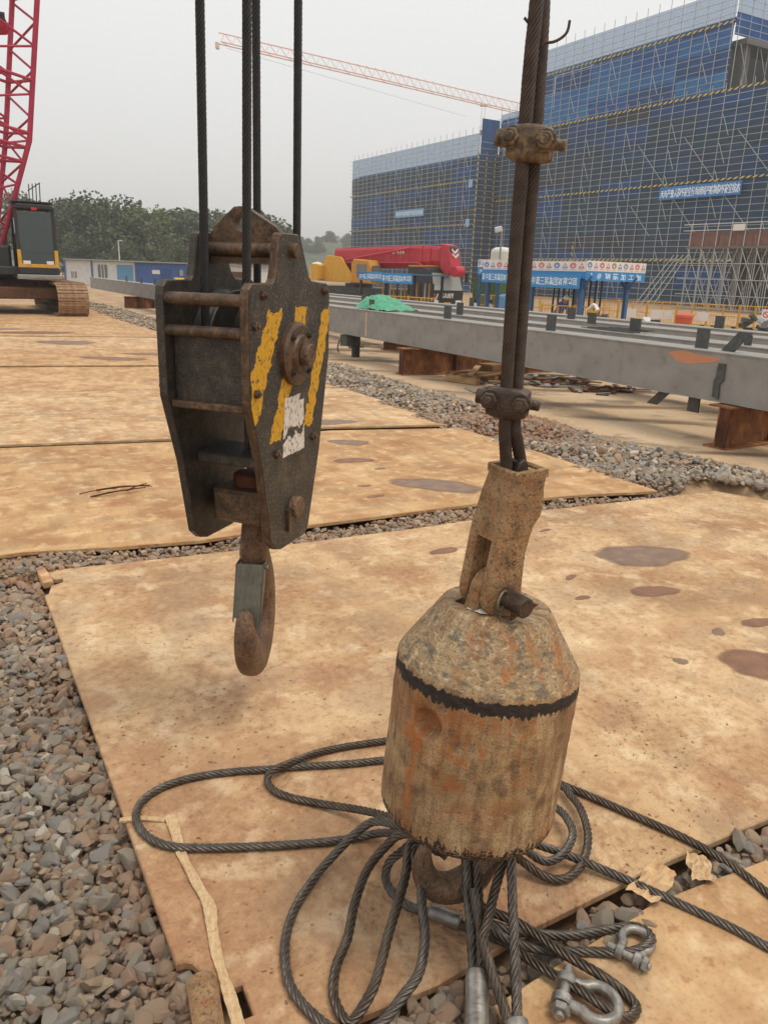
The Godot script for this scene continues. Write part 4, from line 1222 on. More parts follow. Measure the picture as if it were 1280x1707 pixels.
func build_ball() -> void:
	var B := Basis(Vector3(0, 0, 1), deg_to_rad(-4.2)) * Basis(Vector3(1, 0, 0), deg_to_rad(-2.5))
	var org := Vector3(0.220, 0.322, -1.56)
	var t := thing("headache_ball", "rusty tan cylindrical crane headache ball with a black tarry shoulder band", "crane weight", Transform3D(B, org))
	var prof := [Vector2(0.02, 0.0), Vector2(0.165, 0.0)]
	for k in 5: prof.append(Vector2(0.166 + 0.041 * sin(PI / 2 * (k + 1) / 5.0), 0.040 * (1.0 - cos(PI / 2 * (k + 1) / 5.0))))
	for k in 40: prof.append(Vector2(0.2075 + 0.0005 * sin(k * 1.1), 0.04 + 0.355 * (k + 1) / 40.0))
	prof.append_array([Vector2(0.2060, 0.400), Vector2(0.2030, 0.406)])
	for k in 10: prof.append(Vector2(lerpf(0.203, 0.124, (k + 1) / 10.0), lerpf(0.406, 0.528, (k + 1) / 10.0)))
	prof.append_array([Vector2(0.121, 0.532), Vector2(0.115, 0.5345)])
	var len := [0.0]
	for k in prof.size() - 1: len.append(len[-1] + (prof[k + 1] as Vector2).distance_to(prof[k]))
	var n := 176
	var st := new_st()
	st.set_smooth_group(3)
	var dim := Vector3(-0.137, 0.305, 0.156)               # the drilled dimple on the flank
	var lump := FastNoiseLite.new()
	lump.seed = 5
	lump.frequency = 9.0
	var pos := func(k: int, i: int) -> Vector3:
		var a := TAU * i / n
		var v := Vector3(cos(a) * prof[k].x, prof[k].y, sin(a) * prof[k].x)
		var out := Vector3(cos(a), 0, sin(a))
		v += out * lump.get_noise_3dv(v) * 0.0016
		var d := v.distance_to(dim) / 0.032
		if d < 1.2: v -= out * 0.034 * smoothstep(1.12, 0.84, d)
		return v
	var vv := func(k: int) -> float: return 1.0 - len[k] / len[-1]
	for k in prof.size() - 1:
		for i in n:
			quad(st, pos.call(k, i), pos.call(k, (i + 1) % n), pos.call(k + 1, (i + 1) % n), pos.call(k + 1, i), Vector2(float(i) / n, vv.call(k)), Vector2(float(i + 1) / n, vv.call(k)), Vector2(float(i + 1) / n, vv.call(k + 1)), Vector2(float(i) / n, vv.call(k + 1)))
	# top face round the square pocket, the pocket's walls and floor
	var turn := 0.62
	var half := 0.070
	var sq := func(a: float, y: float) -> Vector3:
		var c := cos(a - turn)
		var s := sin(a - turn)
		var r := minf(half / maxf(absf(c), absf(s)), 0.112)
		return Vector3(cos(a) * r, y, sin(a) * r)
	for i in n:
		var a := TAU * i / n
		var b := TAU * (i + 1) / n
		st.set_smooth_group(11)
		var A := Vector3(cos(a) * 0.115, 0.5345, sin(a) * 0.115)
		var C := Vector3(cos(b) * 0.115, 0.5345, sin(b) * 0.115)
		quad(st, A, C, sq.call(b, 0.5345), sq.call(a, 0.5345), Vector2(float(i) / n, 0.02), Vector2(float(i + 1) / n, 0.02), Vector2(float(i + 1) / n, 0.0), Vector2(float(i) / n, 0.0))
		st.set_smooth_group(0xFFFFFFFF)
		quad(st, sq.call(a, 0.5345), sq.call(b, 0.5345), sq.call(b, 0.455), sq.call(a, 0.455), Vector2(float(i) / n, 0.3), Vector2(float(i + 1) / n, 0.3), Vector2(float(i + 1) / n, 0.35), Vector2(float(i) / n, 0.35))
		tri(st, sq.call(a, 0.455), sq.call(b, 0.455), Vector3(0, 0.455, 0), Vector2(0.1, 0.3), Vector2(0.2, 0.3), Vector2(0.15, 0.4))
	st.set_smooth_group(3)
	var bm := StandardMaterial3D.new()
	bm.albedo_texture = tex(ball_tex())
	bm.roughness = 0.78
	bm.heightmap_enabled = true
	bm.heightmap_texture = M.bump
	bm.heightmap_scale = 0.22
	part(t, "weight", st, bm)
	# the lug that stands in the pocket and the swivel hook below
	var iv := t.transform.affine_inverse()
	var X := Vector3(0.55, -0.04, 0.83).normalized()
	var Y := (Vector3(0.03, 1, 0) - X * X.dot(Vector3(0.03, 1, 0))).normalized()
	var Z := X.cross(Y)
	var pin := Vector3(0.238, 0.902, -1.556)
	var lp := PackedVector2Array()
	for k in 13: lp.append(Vector2.from_angle(PI * k / 12.0) * 0.047)
	lp.append_array([Vector2(-0.055, -0.035), Vector2(-0.062, -0.135), Vector2(0.062, -0.135), Vector2(0.055, -0.035)])
	var lst := new_st(true)
	prism(lst, lp, iv * Transform3D(Basis(Z, Y, -X), pin + X * 0.020), 0.040, 0.005)
	part(t, "eye_lug", lst, M.socket)
	var wedge := new_st(true)
	box(wedge, Vector3(0.055, 0.515, -0.035), Vector3(0.07, 0.035, 0.05), 0.006, Basis(Vector3.UP, 0.6))
	part(t, "locking_block", wedge, M.socket)
	var hk := new_st()
	var cen := PackedVector3Array()
	var rad := []
	for q in [[0.0, 0.02, 0.032], [0.0, -0.03, 0.032], [0.012, -0.06, 0.034], [0.05, -0.095, 0.036], [0.066, -0.145, 0.038], [0.045, -0.20, 0.040], [-0.005, -0.225, 0.041], [-0.055, -0.21, 0.038], [-0.082, -0.165, 0.034], [-0.086, -0.115, 0.028], [-0.078, -0.085, 0.018], [-0.074, -0.072, 0.006]]:
		cen.append(Vector3(q[0], q[1], -q[0] * 0.25))
		rad.append(q[2])
	var sp := spline(cen, 0.012)
	var rings := []
	var fr := frames(sp)
	for i in sp.size():
		var f := float(i) / (sp.size() - 1) * (rad.size() - 1)
		var r := lerpf(rad[int(f)], rad[mini(int(f) + 1, rad.size() - 1)], f - int(f))
		var rg := PackedVector3Array()
		for k in 16: rg.append(sp[i] + (fr[i][0] * cos(TAU * k / 16) + fr[i][1] * sin(TAU * k / 16)) * r)
		rings.append(rg)
	loft(hk, rings)
	part(t, "swivel_hook", hk, M.hook_steel)
	var rim := new_st()
	rod(rim, Vector3(0, 0.004, 0), Vector3(0, -0.022, 0), 0.075, 24, 0.004)
	part(t, "swivel_collar", rim, M.hook_steel)
	var pp := new_st(true)
	tri(pp, Vector3(-0.075, 0.537, 0.055), Vector3(-0.045, 0.539, 0.085), Vector3(-0.052, 0.545, 0.055))
	tri(pp, Vector3(-0.045, 0.539, 0.085), Vector3(-0.020, 0.537, 0.078), Vector3(-0.052, 0.545, 0.055))
	var scrap := part(t, "paint_flake", pp, M.white)

	# wedge socket
	var ws := thing("wedge_socket", "muddy cast wedge socket pinned to the top of the headache ball", "rope socket", Transform3D(Basis(X, Y, Z), pin))
	var F := Transform3D(Basis(Vector3(0, 0, 1), Vector3(0, 1, 0), Vector3(-1, 0, 0)), Vector3.ZERO)   # outline (z, y) pushed along -x
	var upper := PackedVector2Array([Vector2(0.040, 0.125), Vector2(0.037, 0.16), Vector2(0.024, 0.215), Vector2(0.012, 0.25), Vector2(0.010, 0.262), Vector2(-0.078, 0.268), Vector2(-0.076, 0.235), Vector2(-0.082, 0.195), Vector2(-0.076, 0.17), Vector2(-0.058, 0.145), Vector2(-0.052, 0.125)])
	var us := new_st(true)
	prism(us, upper, F.translated(Vector3(0.050, 0, 0)), 0.100, 0.010)
	part(ws, "socket_body", us, M.socket)
	for q in [[Vector2(-0.034, 0.2655), Vector3(0.012, 0.018, 0.088), 0.044], [Vector2(-0.034, 0.2655), Vector3(0.012, 0.018, 0.088), -0.044], [Vector2(0.004, 0.263), Vector3(0.076, 0.018, 0.012), 0.0], [Vector2(-0.072, 0.268), Vector3(0.076, 0.018, 0.012), 0.0]]:
		var rs0 := new_st(true)
		box(rs0, Vector3(q[2], q[0].y, q[0].x), q[1], 0.004, Basis(Vector3.RIGHT, 0.06))
		part(ws, "socket_rim", rs0, M.socket)
	var wedge2 := new_st(true)
	prism(wedge2, PackedVector2Array([Vector2(-0.052, 0.262), Vector2(-0.016, 0.262), Vector2(-0.022, 0.284), Vector2(-0.034, 0.292), Vector2(-0.046, 0.284)]), F.translated(Vector3(0.016, 0, 0)), 0.032, 0.003)
	part(ws, "rope_wedge", wedge2, M.greasy)
	var dk := new_st(true)
	box(dk, Vector3(0, 0.2650, -0.034), Vector3(0.078, 0.004, 0.066), 0.0, Basis(Vector3.RIGHT, 0.06))
	part(ws, "socket_throat", dk, M.socket)
	for s in [-1, 1]:
		var jaw := PackedVector2Array()
		for k in 13: jaw.append(Vector2.from_angle(-PI * 0.06 - PI * 0.88 * k / 12.0) * 0.052)
		jaw.append_array([Vector2(-0.048, 0.02), Vector2(-0.045, 0.09), Vector2(-0.052, 0.128), Vector2(-0.058, 0.150), Vector2(-0.02, 0.160), Vector2(-0.004, 0.150), Vector2(0.012, 0.155), Vector2(0.036, 0.16), Vector2(0.046, 0.07), Vector2(0.052, 0.01)])
		var js := new_st(true)
		prism(js, jaw, F.translated(Vector3(0.0485 if s > 0 else -0.0225, 0, 0)), 0.026, 0.005)
		part(ws, "jaw", js, M.socket)
	var ps := new_st()
	rod(ps, Vector3(-0.065, 0, 0), Vector3(0.115, 0, 0), 0.0225, 22, 0.003)
	var pinp := part(ws, "pin", ps, M.greasy)
	var cs := new_st()
	var ringp := PackedVector3Array()
	for k in 25: ringp.append(Vector3(0.072, 0.006, 0.030) + Vector3(0.10 * sin(TAU * k / 24.0) * 0.1, cos(TAU * k / 24.0) * 0.021, sin(TAU * k / 24.0) * 0.021))
	tube(cs, ringp, 0.0032, 8)
	part(pinp, "cotter_ring", cs, M.latch)
	var wr := new_st()
	tube(wr, spline(pts3([0.074, -0.010, 0.040, 0.078, -0.045, 0.030, 0.082, -0.082, 0.012, 0.078, -0.078, -0.006, 0.070, -0.060, -0.022, 0.062, -0.040, -0.030]), 0.006), 0.0018, 6)
	part(pinp, "safety_wire", wr, M.latch)
	# two cast characters proud of the jaw
	var tm := TextMesh.new()
	var fo := SystemFont.new()
	fo.font_names = PackedStringArray(["Droid Sans"])
	fo.font_weight = 700
	tm.font = fo
	tm.text = "33"
	tm.font_size = 16
	tm.pixel_size = 0.0016
	tm.depth = 0.003
	tm.material = M.socket
	inst(ws, "cast_number", tm, Transform3D(Basis(Vector3(0, 0, -1), Vector3(0, 1, 0), Vector3(1, 0, 0)), Vector3(0.0498, 0.075, -0.004)))
	# hoist rope: the live fall and the dead end beside it
	var live := pts3([0.254, 1.06, -1.568, 0.253, 1.165, -1.566, 0.239, 1.284, -1.552, 0.233, 1.598, -1.55, 0.233, 1.726, -1.55, 0.233, 1.906, -1.55, 0.236, 2.046, -1.55, 0.240, 2.5, -1.55])
	var dead := pts3([0.288, 1.08, -1.588, 0.286, 1.166, -1.586, 0.270, 1.229, -1.566, 0.2605, 1.285, -1.562, 0.2575, 1.598, -1.567, 0.2570, 1.726, -1.568, 0.254, 1.906, -1.57, 0.250, 2.03, -1.572])
	var hr := thing("hoist_rope", "greasy brown wire rope hanging the headache ball, standing part", "wire rope", Transform3D(Basis(), live[0]))
	var rs := new_st()
	for i in range(live.size() - 1, -1, -1): live[i] -= hr.position
	rope(rs, live, 0.0132, 0.12, 11, 4, 0.012)
	part(hr, "rope", rs, M.hoist_rope)
	var dr := thing("hoist_rope", "greasy brown wire rope tail folded back up beside the ball's rope", "wire rope", Transform3D(Basis(), dead[0]))
	rs = new_st()
	for i in range(dead.size() - 1, -1, -1): dead[i] -= dr.position
	rope(rs, dead, 0.0132, 0.12, 11, 4, 0.012)
	part(dr, "rope", rs, M.hoist_rope)
	for q in [[0.258, 1.952, -1.556, 0.272, 1.953, -1.553, 0.286, 1.960, -1.55, 0.294, 1.970, -1.55, 0.296, 1.986, -1.55], [0.236, 1.972, -1.55, 0.222, 1.980, -1.545, 0.215, 1.986, -1.543]]:
		var ws2 := new_st()
		var pp2 := pts3(q)
		for i in pp2.size(): pp2[i] -= dr.position
		tube(ws2, spline(pp2, 0.006), 0.0026, 7)
		part(dr, "loose_strand", ws2, M.hoist_rope)
	rope_clip(Vector3(0.2445, 1.309, -1.557), 0.10, M.greasy, "dark greasy bolted rope clip just above the wedge socket")
	rope_clip(Vector3(0.2475, 1.786, -1.557), 0.0, M.muddy_clip, "muddy tan bolted rope clip high on the ball's rope")

func rope_clip(c: Vector3, tilt: float, m: Material, label: String) -> void:
	var B := Basis(Vector3.UP, deg_to_rad(-18)) * Basis(Vector3.BACK, -0.06 + tilt * 0.2)
	var t := thing("rope_clip", label, "rope clip", Transform3D(B, c))
	for s in [-1, 1]:                                      # two forged saddles that grip the ropes from front and back
		var st := new_st()
		var rings := []
		for k in 9:
			var x := lerpf(-0.040, 0.040, k / 8.0)
			var bulge := 1.0 - pow(absf(x) / 0.046, 2.5)
			var rg := PackedVector3Array()
			for i in 16:
				var a := TAU * i / 16
				var cy := signf(cos(a)) * pow(absf(cos(a)), 0.6)
				var cz := signf(sin(a)) * pow(absf(sin(a)), 0.6)
				rg.append(Vector3(x, cy * (0.022 + 0.011 * bulge), s * 0.0155 + cz * (0.011 + 0.007 * bulge)))
			rings.append(rg)
		loft(st, rings)
		part(t, "saddle", st, m)
	for q in [[-0.033, 0.006], [0.030, 0.003]]:
		var st := new_st()
		rod(st, Vector3(q[0], q[1], -0.055), Vector3(q[0], q[1], 0.050), 0.0075, 12, 0.001)
		var bolt := part(t, "bolt", st, m)
		var nst := new_st()
		hexbolt(nst, Vector3(q[0], q[1], 0.034), Vector3(0, 0, 1), 0.0165, 0.014)
		part(bolt, "nut", nst, m)
		var h := new_st()
		lathe(h, [Vector2(0, 0), Vector2(0.020, 0), Vector2(0.020, 0.004), Vector2(0, 0.004)], Transform3D(Basis(Vector3.RIGHT, PI / 2), Vector3(q[0], q[1], 0.030)), 16)
		part(bolt, "washer", h, m)
	var st2 := new_st()
	rod(st2, Vector3(-0.066, 0.008, 0.012), Vector3(-0.036, 0.006, 0.008), 0.0155, 14, 0.003)
	part(t, "side_nut", st2, m)
	st2 = new_st()
	rod(st2, Vector3(0.036, 0.002, 0.004), Vector3(0.064, 0.0, 0.004), 0.0105, 12, 0.002)
	part(t, "bolt_end", st2, m)

# ---------- slings, sleeves, shackles and litter on the plates ----------
func sling(label: String, f: Array, m: Material, r := 0.0122) -> Node3D:
	var p := pts3(f)
	var low := p[0]
	for q in p:
		if q.y < low.y: low = q
	var t := thing("wire_sling", label, "wire sling", Transform3D(Basis(), Vector3(low.x, 0, low.z)), "wire slings hung on the ball's hook")
	for i in p.size(): p[i] -= t.position
	var st := new_st()
	rope(st, p, r, 0.115, 6, 6, 0.01)
	part(t, "rope", st, m)
	return t

func sleeve(t: Node3D, a: Vector3, b: Vector3, r: float) -> void:
	var st := new_st()
	rod(st, a - t.position, b - t.position, r, 18, 0.004)
	part(t, "pressed_sleeve", st, M.bare)

func build_slings() -> void:
	var s: Node3D
	s = sling("dark wire sling making the widest flat loop on the plate, over the strap", [0.128, 0.012, -2.195, 0.031, 0.012, -2.186, -0.089, 0.012, -2.159, -0.253, 0.012, -2.134, -0.340, 0.012, -2.116, -0.451, 0.012, -2.097, -0.566, 0.012, -2.063, -0.647, 0.012, -2.014, -0.691, 0.012, -1.952, -0.696, 0.012, -1.890, -0.674, 0.012, -1.837, -0.635, 0.012, -1.792, -0.584, 0.012, -1.763, -0.524, 0.012, -1.752, -0.421, 0.012, -1.757, -0.281, 0.012, -1.771, -0.142, 0.012, -1.792, -0.053, 0.012, -1.813, 0.032, 0.030, -1.818, 0.114, 0.070, -1.765, 0.173, 0.100, -1.669], M.sling)
	s = sling("dark wire sling whose smaller loop crosses over the widest loop", [0.153, 0.012, -2.320, 0.034, 0.012, -2.295, -0.094, 0.012, -2.256, -0.194, 0.014, -2.210, -0.276, 0.030, -2.126, -0.327, 0.030, -2.080, -0.337, 0.014, -2.055, -0.309, 0.012, -2.010, -0.250, 0.012, -1.979, -0.156, 0.014, -1.953, -0.038, 0.040, -1.899, 0.035, 0.080, -1.827, 0.075, 0.120, -1.746, 0.116, 0.150, -1.670, 0.168, 0.150, -1.622], M.sling2)
	s = sling("dark wire sling arching down into the outer of two near nested loops", [0.192, 0.130, -1.618, 0.124, 0.150, -1.670, 0.054, 0.130, -1.733, 0.000, 0.110, -1.764, -0.048, 0.080, -1.750, -0.093, 0.050, -1.716, -0.143, 0.020, -1.663, -0.186, 0.012, -1.566, -0.200, 0.012, -1.472, -0.193, 0.012, -1.399, -0.176, 0.012, -1.340, -0.148, 0.012, -1.297, -0.111, 0.012, -1.261, -0.073, 0.012, -1.234, -0.025, 0.012, -1.221, 0.013, 0.012, -1.236, 0.042, 0.020, -1.255, 0.079, 0.040, -1.294, 0.114, 0.060, -1.335, 0.129, 0.080, -1.406, 0.124, 0.110, -1.457, 0.119, 0.140, -1.535, 0.105, 0.170, -1.596, 0.150, 0.180, -1.608], M.sling)
	s = sling("dark wire sling arching down into the inner of two near nested loops", [0.180, 0.170, -1.589, 0.122, 0.170, -1.640, 0.073, 0.150, -1.670, 0.035, 0.120, -1.659, -0.010, 0.080, -1.620, -0.038, 0.045, -1.546, -0.051, 0.030, -1.453, -0.073, 0.014, -1.389, -0.075, 0.012, -1.318, -0.057, 0.012, -1.271, -0.036, 0.012, -1.250, -0.017, 0.020, -1.265, 0.013, 0.050, -1.302, 0.029, 0.070, -1.349, 0.044, 0.090, -1.406, 0.067, 0.110, -1.484, 0.086, 0.140, -1.551, 0.097, 0.180, -1.607, 0.149, 0.200, -1.606], M.sling2)
	s = sling("wire sling loop whose bight holds the shackle lying by the plate seam", [0.216, 0.120, -1.525, 0.268, 0.060, -1.496, 0.327, 0.040, -1.485, 0.356, 0.035, -1.484, 0.478, 0.014, -1.496, 0.587, 0.012, -1.520, 0.657, 0.014, -1.531, 0.684, 0.025, -1.503, 0.678, 0.030, -1.468, 0.623, 0.025, -1.444, 0.541, 0.012, -1.453, 0.440, 0.012, -1.452, 0.354, 0.020, -1.464, 0.289, 0.050, -1.479, 0.239, 0.100, -1.528], M.sling)
	s = sling("wire sling bent in the larger coil beside the ball", [0.486, 0.050, -2.086, 0.583, 0.030, -2.067, 0.605, 0.030, -2.015, 0.621, 0.035, -1.940, 0.614, 0.035, -1.824, 0.575, 0.025, -1.729, 0.518, 0.014, -1.683, 0.461, 0.020, -1.685, 0.398, 0.050, -1.710, 0.339, 0.120, -1.676], M.sling2)
	s = sling("wire sling bent in the smaller coil beside the ball", [0.466, 0.050, -1.968, 0.546, 0.040, -1.938, 0.567, 0.050, -1.866, 0.563, 0.050, -1.804, 0.522, 0.045, -1.740, 0.471, 0.045, -1.710, 0.421, 0.070, -1.715, 0.353, 0.140, -1.676], M.sling)
	s = sling("wire sling running straight away over the torn paper on the stony gap", [0.466, 0.012, -2.184, 0.595, 0.012, -2.091, 0.677, 0.012, -2.034, 0.762, 0.012, -1.971, 0.905, 0.012, -1.861, 0.995, 0.012, -1.763, 1.054, 0.012, -1.657, 1.100, 0.012, -1.561], M.sling2)
	s = sling("wire sling running straight across the stony gap onto the corner plate", [0.285, 0.160, -1.717, 0.371, 0.110, -1.730, 0.443, 0.070, -1.748, 0.545, 0.035, -1.745, 0.681, 0.014, -1.691, 0.812, 0.012, -1.606, 0.903, 0.012, -1.543, 0.973, 0.012, -1.483, 1.052, 0.012, -1.411], M.sling)
	s = sling("wire sling hanging straight down from the hook into a cut-off silver sleeve", [0.341, 0.230, -1.569, 0.339, 0.200, -1.542, 0.335, 0.120, -1.439, 0.326, 0.070, -1.307, 0.319, 0.045, -1.233], M.sling)
	sleeve(s, Vector3(0.317, 0.048, -1.238), Vector3(0.324, 0.030, -1.150), 0.025)
	s = sling("wire sling with the small back loop and a silver sleeve under the hook", [0.168, 0.160, -1.632, 0.109, 0.130, -1.664, 0.079, 0.100, -1.667, 0.048, 0.060, -1.673, 0.038, 0.030, -1.650, 0.055, 0.020, -1.610, 0.092, 0.012, -1.578, 0.126, 0.012, -1.562, 0.159, 0.016, -1.550], M.sling)
	sleeve(s, Vector3(0.150, 0.021, -1.553), Vector3(0.226, 0.021, -1.517), 0.0195)
	s = sling("wire sling running from the silver sleeve to the bow shackle", [0.217, 0.016, -1.519, 0.271, 0.016, -1.497, 0.341, 0.012, -1.465, 0.388, 0.020, -1.409, 0.475, 0.030, -1.333, 0.524, 0.030, -1.291, 0.567, 0.020, -1.276, 0.598, 0.012, -1.308, 0.579, 0.020, -1.338, 0.531, 0.035, -1.369, 0.460, 0.035, -1.423, 0.365, 0.045, -1.497, 0.269, 0.075, -1.518, 0.223, 0.130, -1.534], M.sling2)
	s = sling("pair of wire falls from the hook held by the standing silver sleeve", [0.233, 0.220, -1.576, 0.230, 0.190, -1.552, 0.232, 0.150, -1.513, 0.236, 0.100, -1.437, 0.238, 0.060, -1.375, 0.239, 0.050, -1.344], M.sling)
	sleeve(s, Vector3(0.246, 0.056, -1.345), Vector3(0.232, 0.030, -1.215), 0.026)
	var st := new_st()
	var p := pts3([0.258, 0.220, -1.577, 0.255, 0.190, -1.553, 0.258, 0.150, -1.515, 0.257, 0.110, -1.428, 0.256, 0.070, -1.366, 0.252, 0.050, -1.337])
	for i in p.size(): p[i] -= s.position
	rope(st, p, 0.0122, 0.115, 6, 6, 0.01)
	part(s, "rope", st, M.sling2)
	sling("wire sling crossing from the right of the hook down to the cut-off sleeve", [0.341, 0.220, -1.581, 0.324, 0.190, -1.553, 0.299, 0.150, -1.497, 0.270, 0.130, -1.409, 0.258, 0.120, -1.368, 0.273, 0.090, -1.318, 0.299, 0.050, -1.244, 0.306, 0.045, -1.232], M.sling2)
	sling("short wire fall crossing in front of the paired falls", [0.243, 0.160, -1.484, 0.257, 0.100, -1.421, 0.268, 0.080, -1.358, 0.290, 0.060, -1.278, 0.301, 0.045, -1.232], M.sling)
	# shackles
	shackle("small bow shackle hooked in a sling bight by the plate seam", Vector3(0.636, 0.024, -1.462), -0.64, 1.0)
	shackle("larger grey bow shackle lying on the corner plate", Vector3(0.482, 0.026, -1.315), -1.95, 1.30)
	# the torn woven strap
	var sp := thing("woven_strap", "frayed tan woven strap lying across the plate under the sling loop", "strap", Transform3D(Basis(), Vector3(-0.40, 0, -1.5)))
	ribbon(sp, [-0.601, 0.005, -1.888, -0.571, 0.005, -1.835, -0.518, 0.005, -1.726, -0.460, 0.006, -1.636, -0.409, 0.008, -1.560, -0.383, 0.005, -1.486, -0.356, 0.005, -1.414, -0.328, 0.005, -1.354, -0.299, 0.005, -1.297, -0.277, 0.004, -1.251, -0.264, 0.004, -1.213], 0.036, "strap_length")
	ribbon(sp, [-0.737, 0.004, -1.861, -0.670, 0.004, -1.872, -0.603, 0.004, -1.870], 0.022, "strap_end")
	# torn paper on the stony gap
	paper("torn tan paper sheet folded over the stony gap under a sling", S(1.50, 0.004, 1.07), 0.15, 0.075, 0.3, M.paper)
	paper("pale crumpled paper sheet on stones beside the tan one", S(1.66, 0.0, 1.05), 0.10, 0.06, 0.9, M.strap)
	# twig
	var tw := thing("broken_twig", "dry brown broken twig lying on the road plate", "twig", Transform3D(Basis(Vector3.UP, TH), S(1.02, 0.02, 5.42)))
	for q in [[-0.22, 0.0, 0.05, 0.16, 0.02, 0.02, 0.007], [-0.16, 0.012, -0.06, 0.20, 0.03, 0.01, 0.008], [-0.05, 0.01, -0.10, 0.22, 0.012, -0.02, 0.006], [0.02, 0.02, 0.06, 0.18, 0.035, -0.03, 0.006], [-0.28, 0.006, -0.03, -0.02, 0.012, -0.06, 0.004]]:
		var ts := new_st()
		var a := Vector3(q[0], q[1], q[2])
		var b := Vector3(q[3], q[4], q[5])
		tube(ts, spline(PackedVector3Array([a, a.lerp(b, 0.4) + Vector3(0, 0.012, 0.015), b]), 0.04), q[6], 6, q[6] * 0.5)
		part(tw, "stick", ts, M.rust_dark)

func shackle(label: String, c: Vector3, turn: float, k: float) -> void:
	var t := thing("bow_shackle", label, "shackle", Transform3D(Basis(Vector3.UP, turn).scaled(Vector3.ONE * k), c), "steel shackles lying by the slings")
	var p := PackedVector3Array()
	for i in 25:
		var an := -0.30 * PI + 1.60 * PI * i / 24.0
		p.append(Vector3(cos(an) * 0.034, 0.0, -sin(an) * 0.034 - 0.022))
	p[0] = Vector3(0.021, 0, 0.034)
	p[24] = Vector3(-0.021, 0, 0.034)
	var st := new_st()
	tube(st, spline(p, 0.005), 0.0105, 12)
	part(t, "bow", st, M.bare)
	for s in [-1, 1]:
		var e := new_st()
		rod(e, Vector3(0.030 * s, 0, 0.034), Vector3(0.012 * s, 0, 0.034), 0.0185, 16, 0.003)
		part(t, "eye", e, M.bare)
	st = new_st()
	rod(st, Vector3(-0.052, 0, 0.034), Vector3(0.040, 0, 0.034), 0.0095, 14, 0.002)
	var pin := part(t, "pin", st, M.bare)
	st = new_st()
	hexbolt(st, Vector3(0.033, 0, 0.034), Vector3.RIGHT, 0.0175, 0.013)
	part(pin, "nut", st, M.bare)

func ribbon(t: Node3D, f: Array, w: float, called: String) -> void:
	var p := spline(pts3(f), 0.012)
	var fr := frames(p)
	var rings := []
	for i in p.size():
		var tg := (p[mini(i + 1, p.size() - 1)] - p[maxi(i - 1, 0)]).normalized()
		var x := tg.cross(Vector3.UP).normalized()
		var ww := w * (0.36 + 0.05 * sin(i * 0.23) + 0.03 * sin(i * 0.61) + 0.015 * sin(i * 2.3))
		var o := p[i] - t.position
		var ring := PackedVector3Array()
		for k in 7: ring.append(o + x * lerpf(-ww, ww, k / 6.0) + Vector3(0, 0.003 + 0.0022 * sin(k * 2.1 + i * 0.4), 0))
		for k in 7: ring.append(o + x * lerpf(ww, -ww, k / 6.0) + Vector3(0, -0.002, 0))
		rings.append(ring)
	var st := new_st()
	loft(st, rings, true, false)
	part(t, called, st, M.strap)

func paper(label: String, c: Vector3, w: float, h: float, turn: float, m: Material) -> void:
	var t := thing("torn_paper", label, "paper", Transform3D(Basis(Vector3.UP, turn + TH), c))
	var st := new_st(true)
	for i in 8:
		for j in 6:
			var q := []
			for d in [[0, 0], [1, 0], [1, 1], [0, 1]]:
				var x: float = (i + d[0]) / 8.0 - 0.5
				var y: float = (j + d[1]) / 6.0 - 0.5
				q.append(Vector3(x * w * (1.0 + 0.12 * sin(y * 9.0)), 0.012 + 0.014 * sin(x * 9.0 + y * 5.0) * sin(y * 7.0) + 0.012 * absf(x), y * h * (1.0 + 0.14 * sin(x * 11.0))))
			quad(st, q[0], q[1], q[2], q[3])
	part(t, "sheet", st, m)

# ---------- beam yard ----------
# local frames here: x = a (across), y up, -z = b (along)
func gusset(t: Node3D, x: float, y: float, z: float, w: float, h: float, lean := 0.0, m: Material = null) -> void:
	var st := new_st(true)
	var poly := PackedVector2Array([Vector2(-w / 2, 0), Vector2(w / 2, 0), Vector2(w / 2 + lean, h), Vector2(-w / 2 + lean, h)])
	var xf := Transform3D(Basis(Vector3(0, 0, 1), Vector3(0, 1, 0), Vector3(-1, 0, 0)), Vector3(x + 0.008, y, z))
	prism(st, poly, xf, 0.016, 0.0)
	var g := part(t, "gusset_plate", st, m if m else M.plate_dark)
	for u in [-0.22, 0.22]:
		for v in [0.3, 0.7]:
			var hs := new_st()
			var c := xf * Vector3(u * w + lean * v, v * h, -0.0015)
			rod(hs, c, c - Vector3(0.004, 0, 0), 0.013, 10)
			part(g, "bolt_hole", hs, M.hole)

func girder(label: String, a: float, b0: float, b1: float, h0: float, h1: float, w: float) -> Node3D:
	var t := thing("steel_girder", label, "girder", site(a, h0, b0), "grey steel girders in the beam yard")
	var L := b1 - b0
	var H := h1 - h0
	var st := new_st(true)
	box(st, Vector3(-w / 2 + 0.008, H / 2, -L / 2), Vector3(0.016, H - 0.03, L), 0.0)
	part(t, "web", st, M.girder)
	st = new_st(true)
	box(st, Vector3(w / 2 - 0.008, H / 2, -L / 2), Vector3(0.016, H - 0.03, L), 0.0)
	part(t, "web", st, M.girder)
	for y in [0.0075, H - 0.0075]:
		st = new_st(true)
		box(st, Vector3(0, y, -L / 2), Vector3(w + 0.02, 0.015, L + 0.002), 0.0)
		part(t, "flange", st, M.girder)
	return t

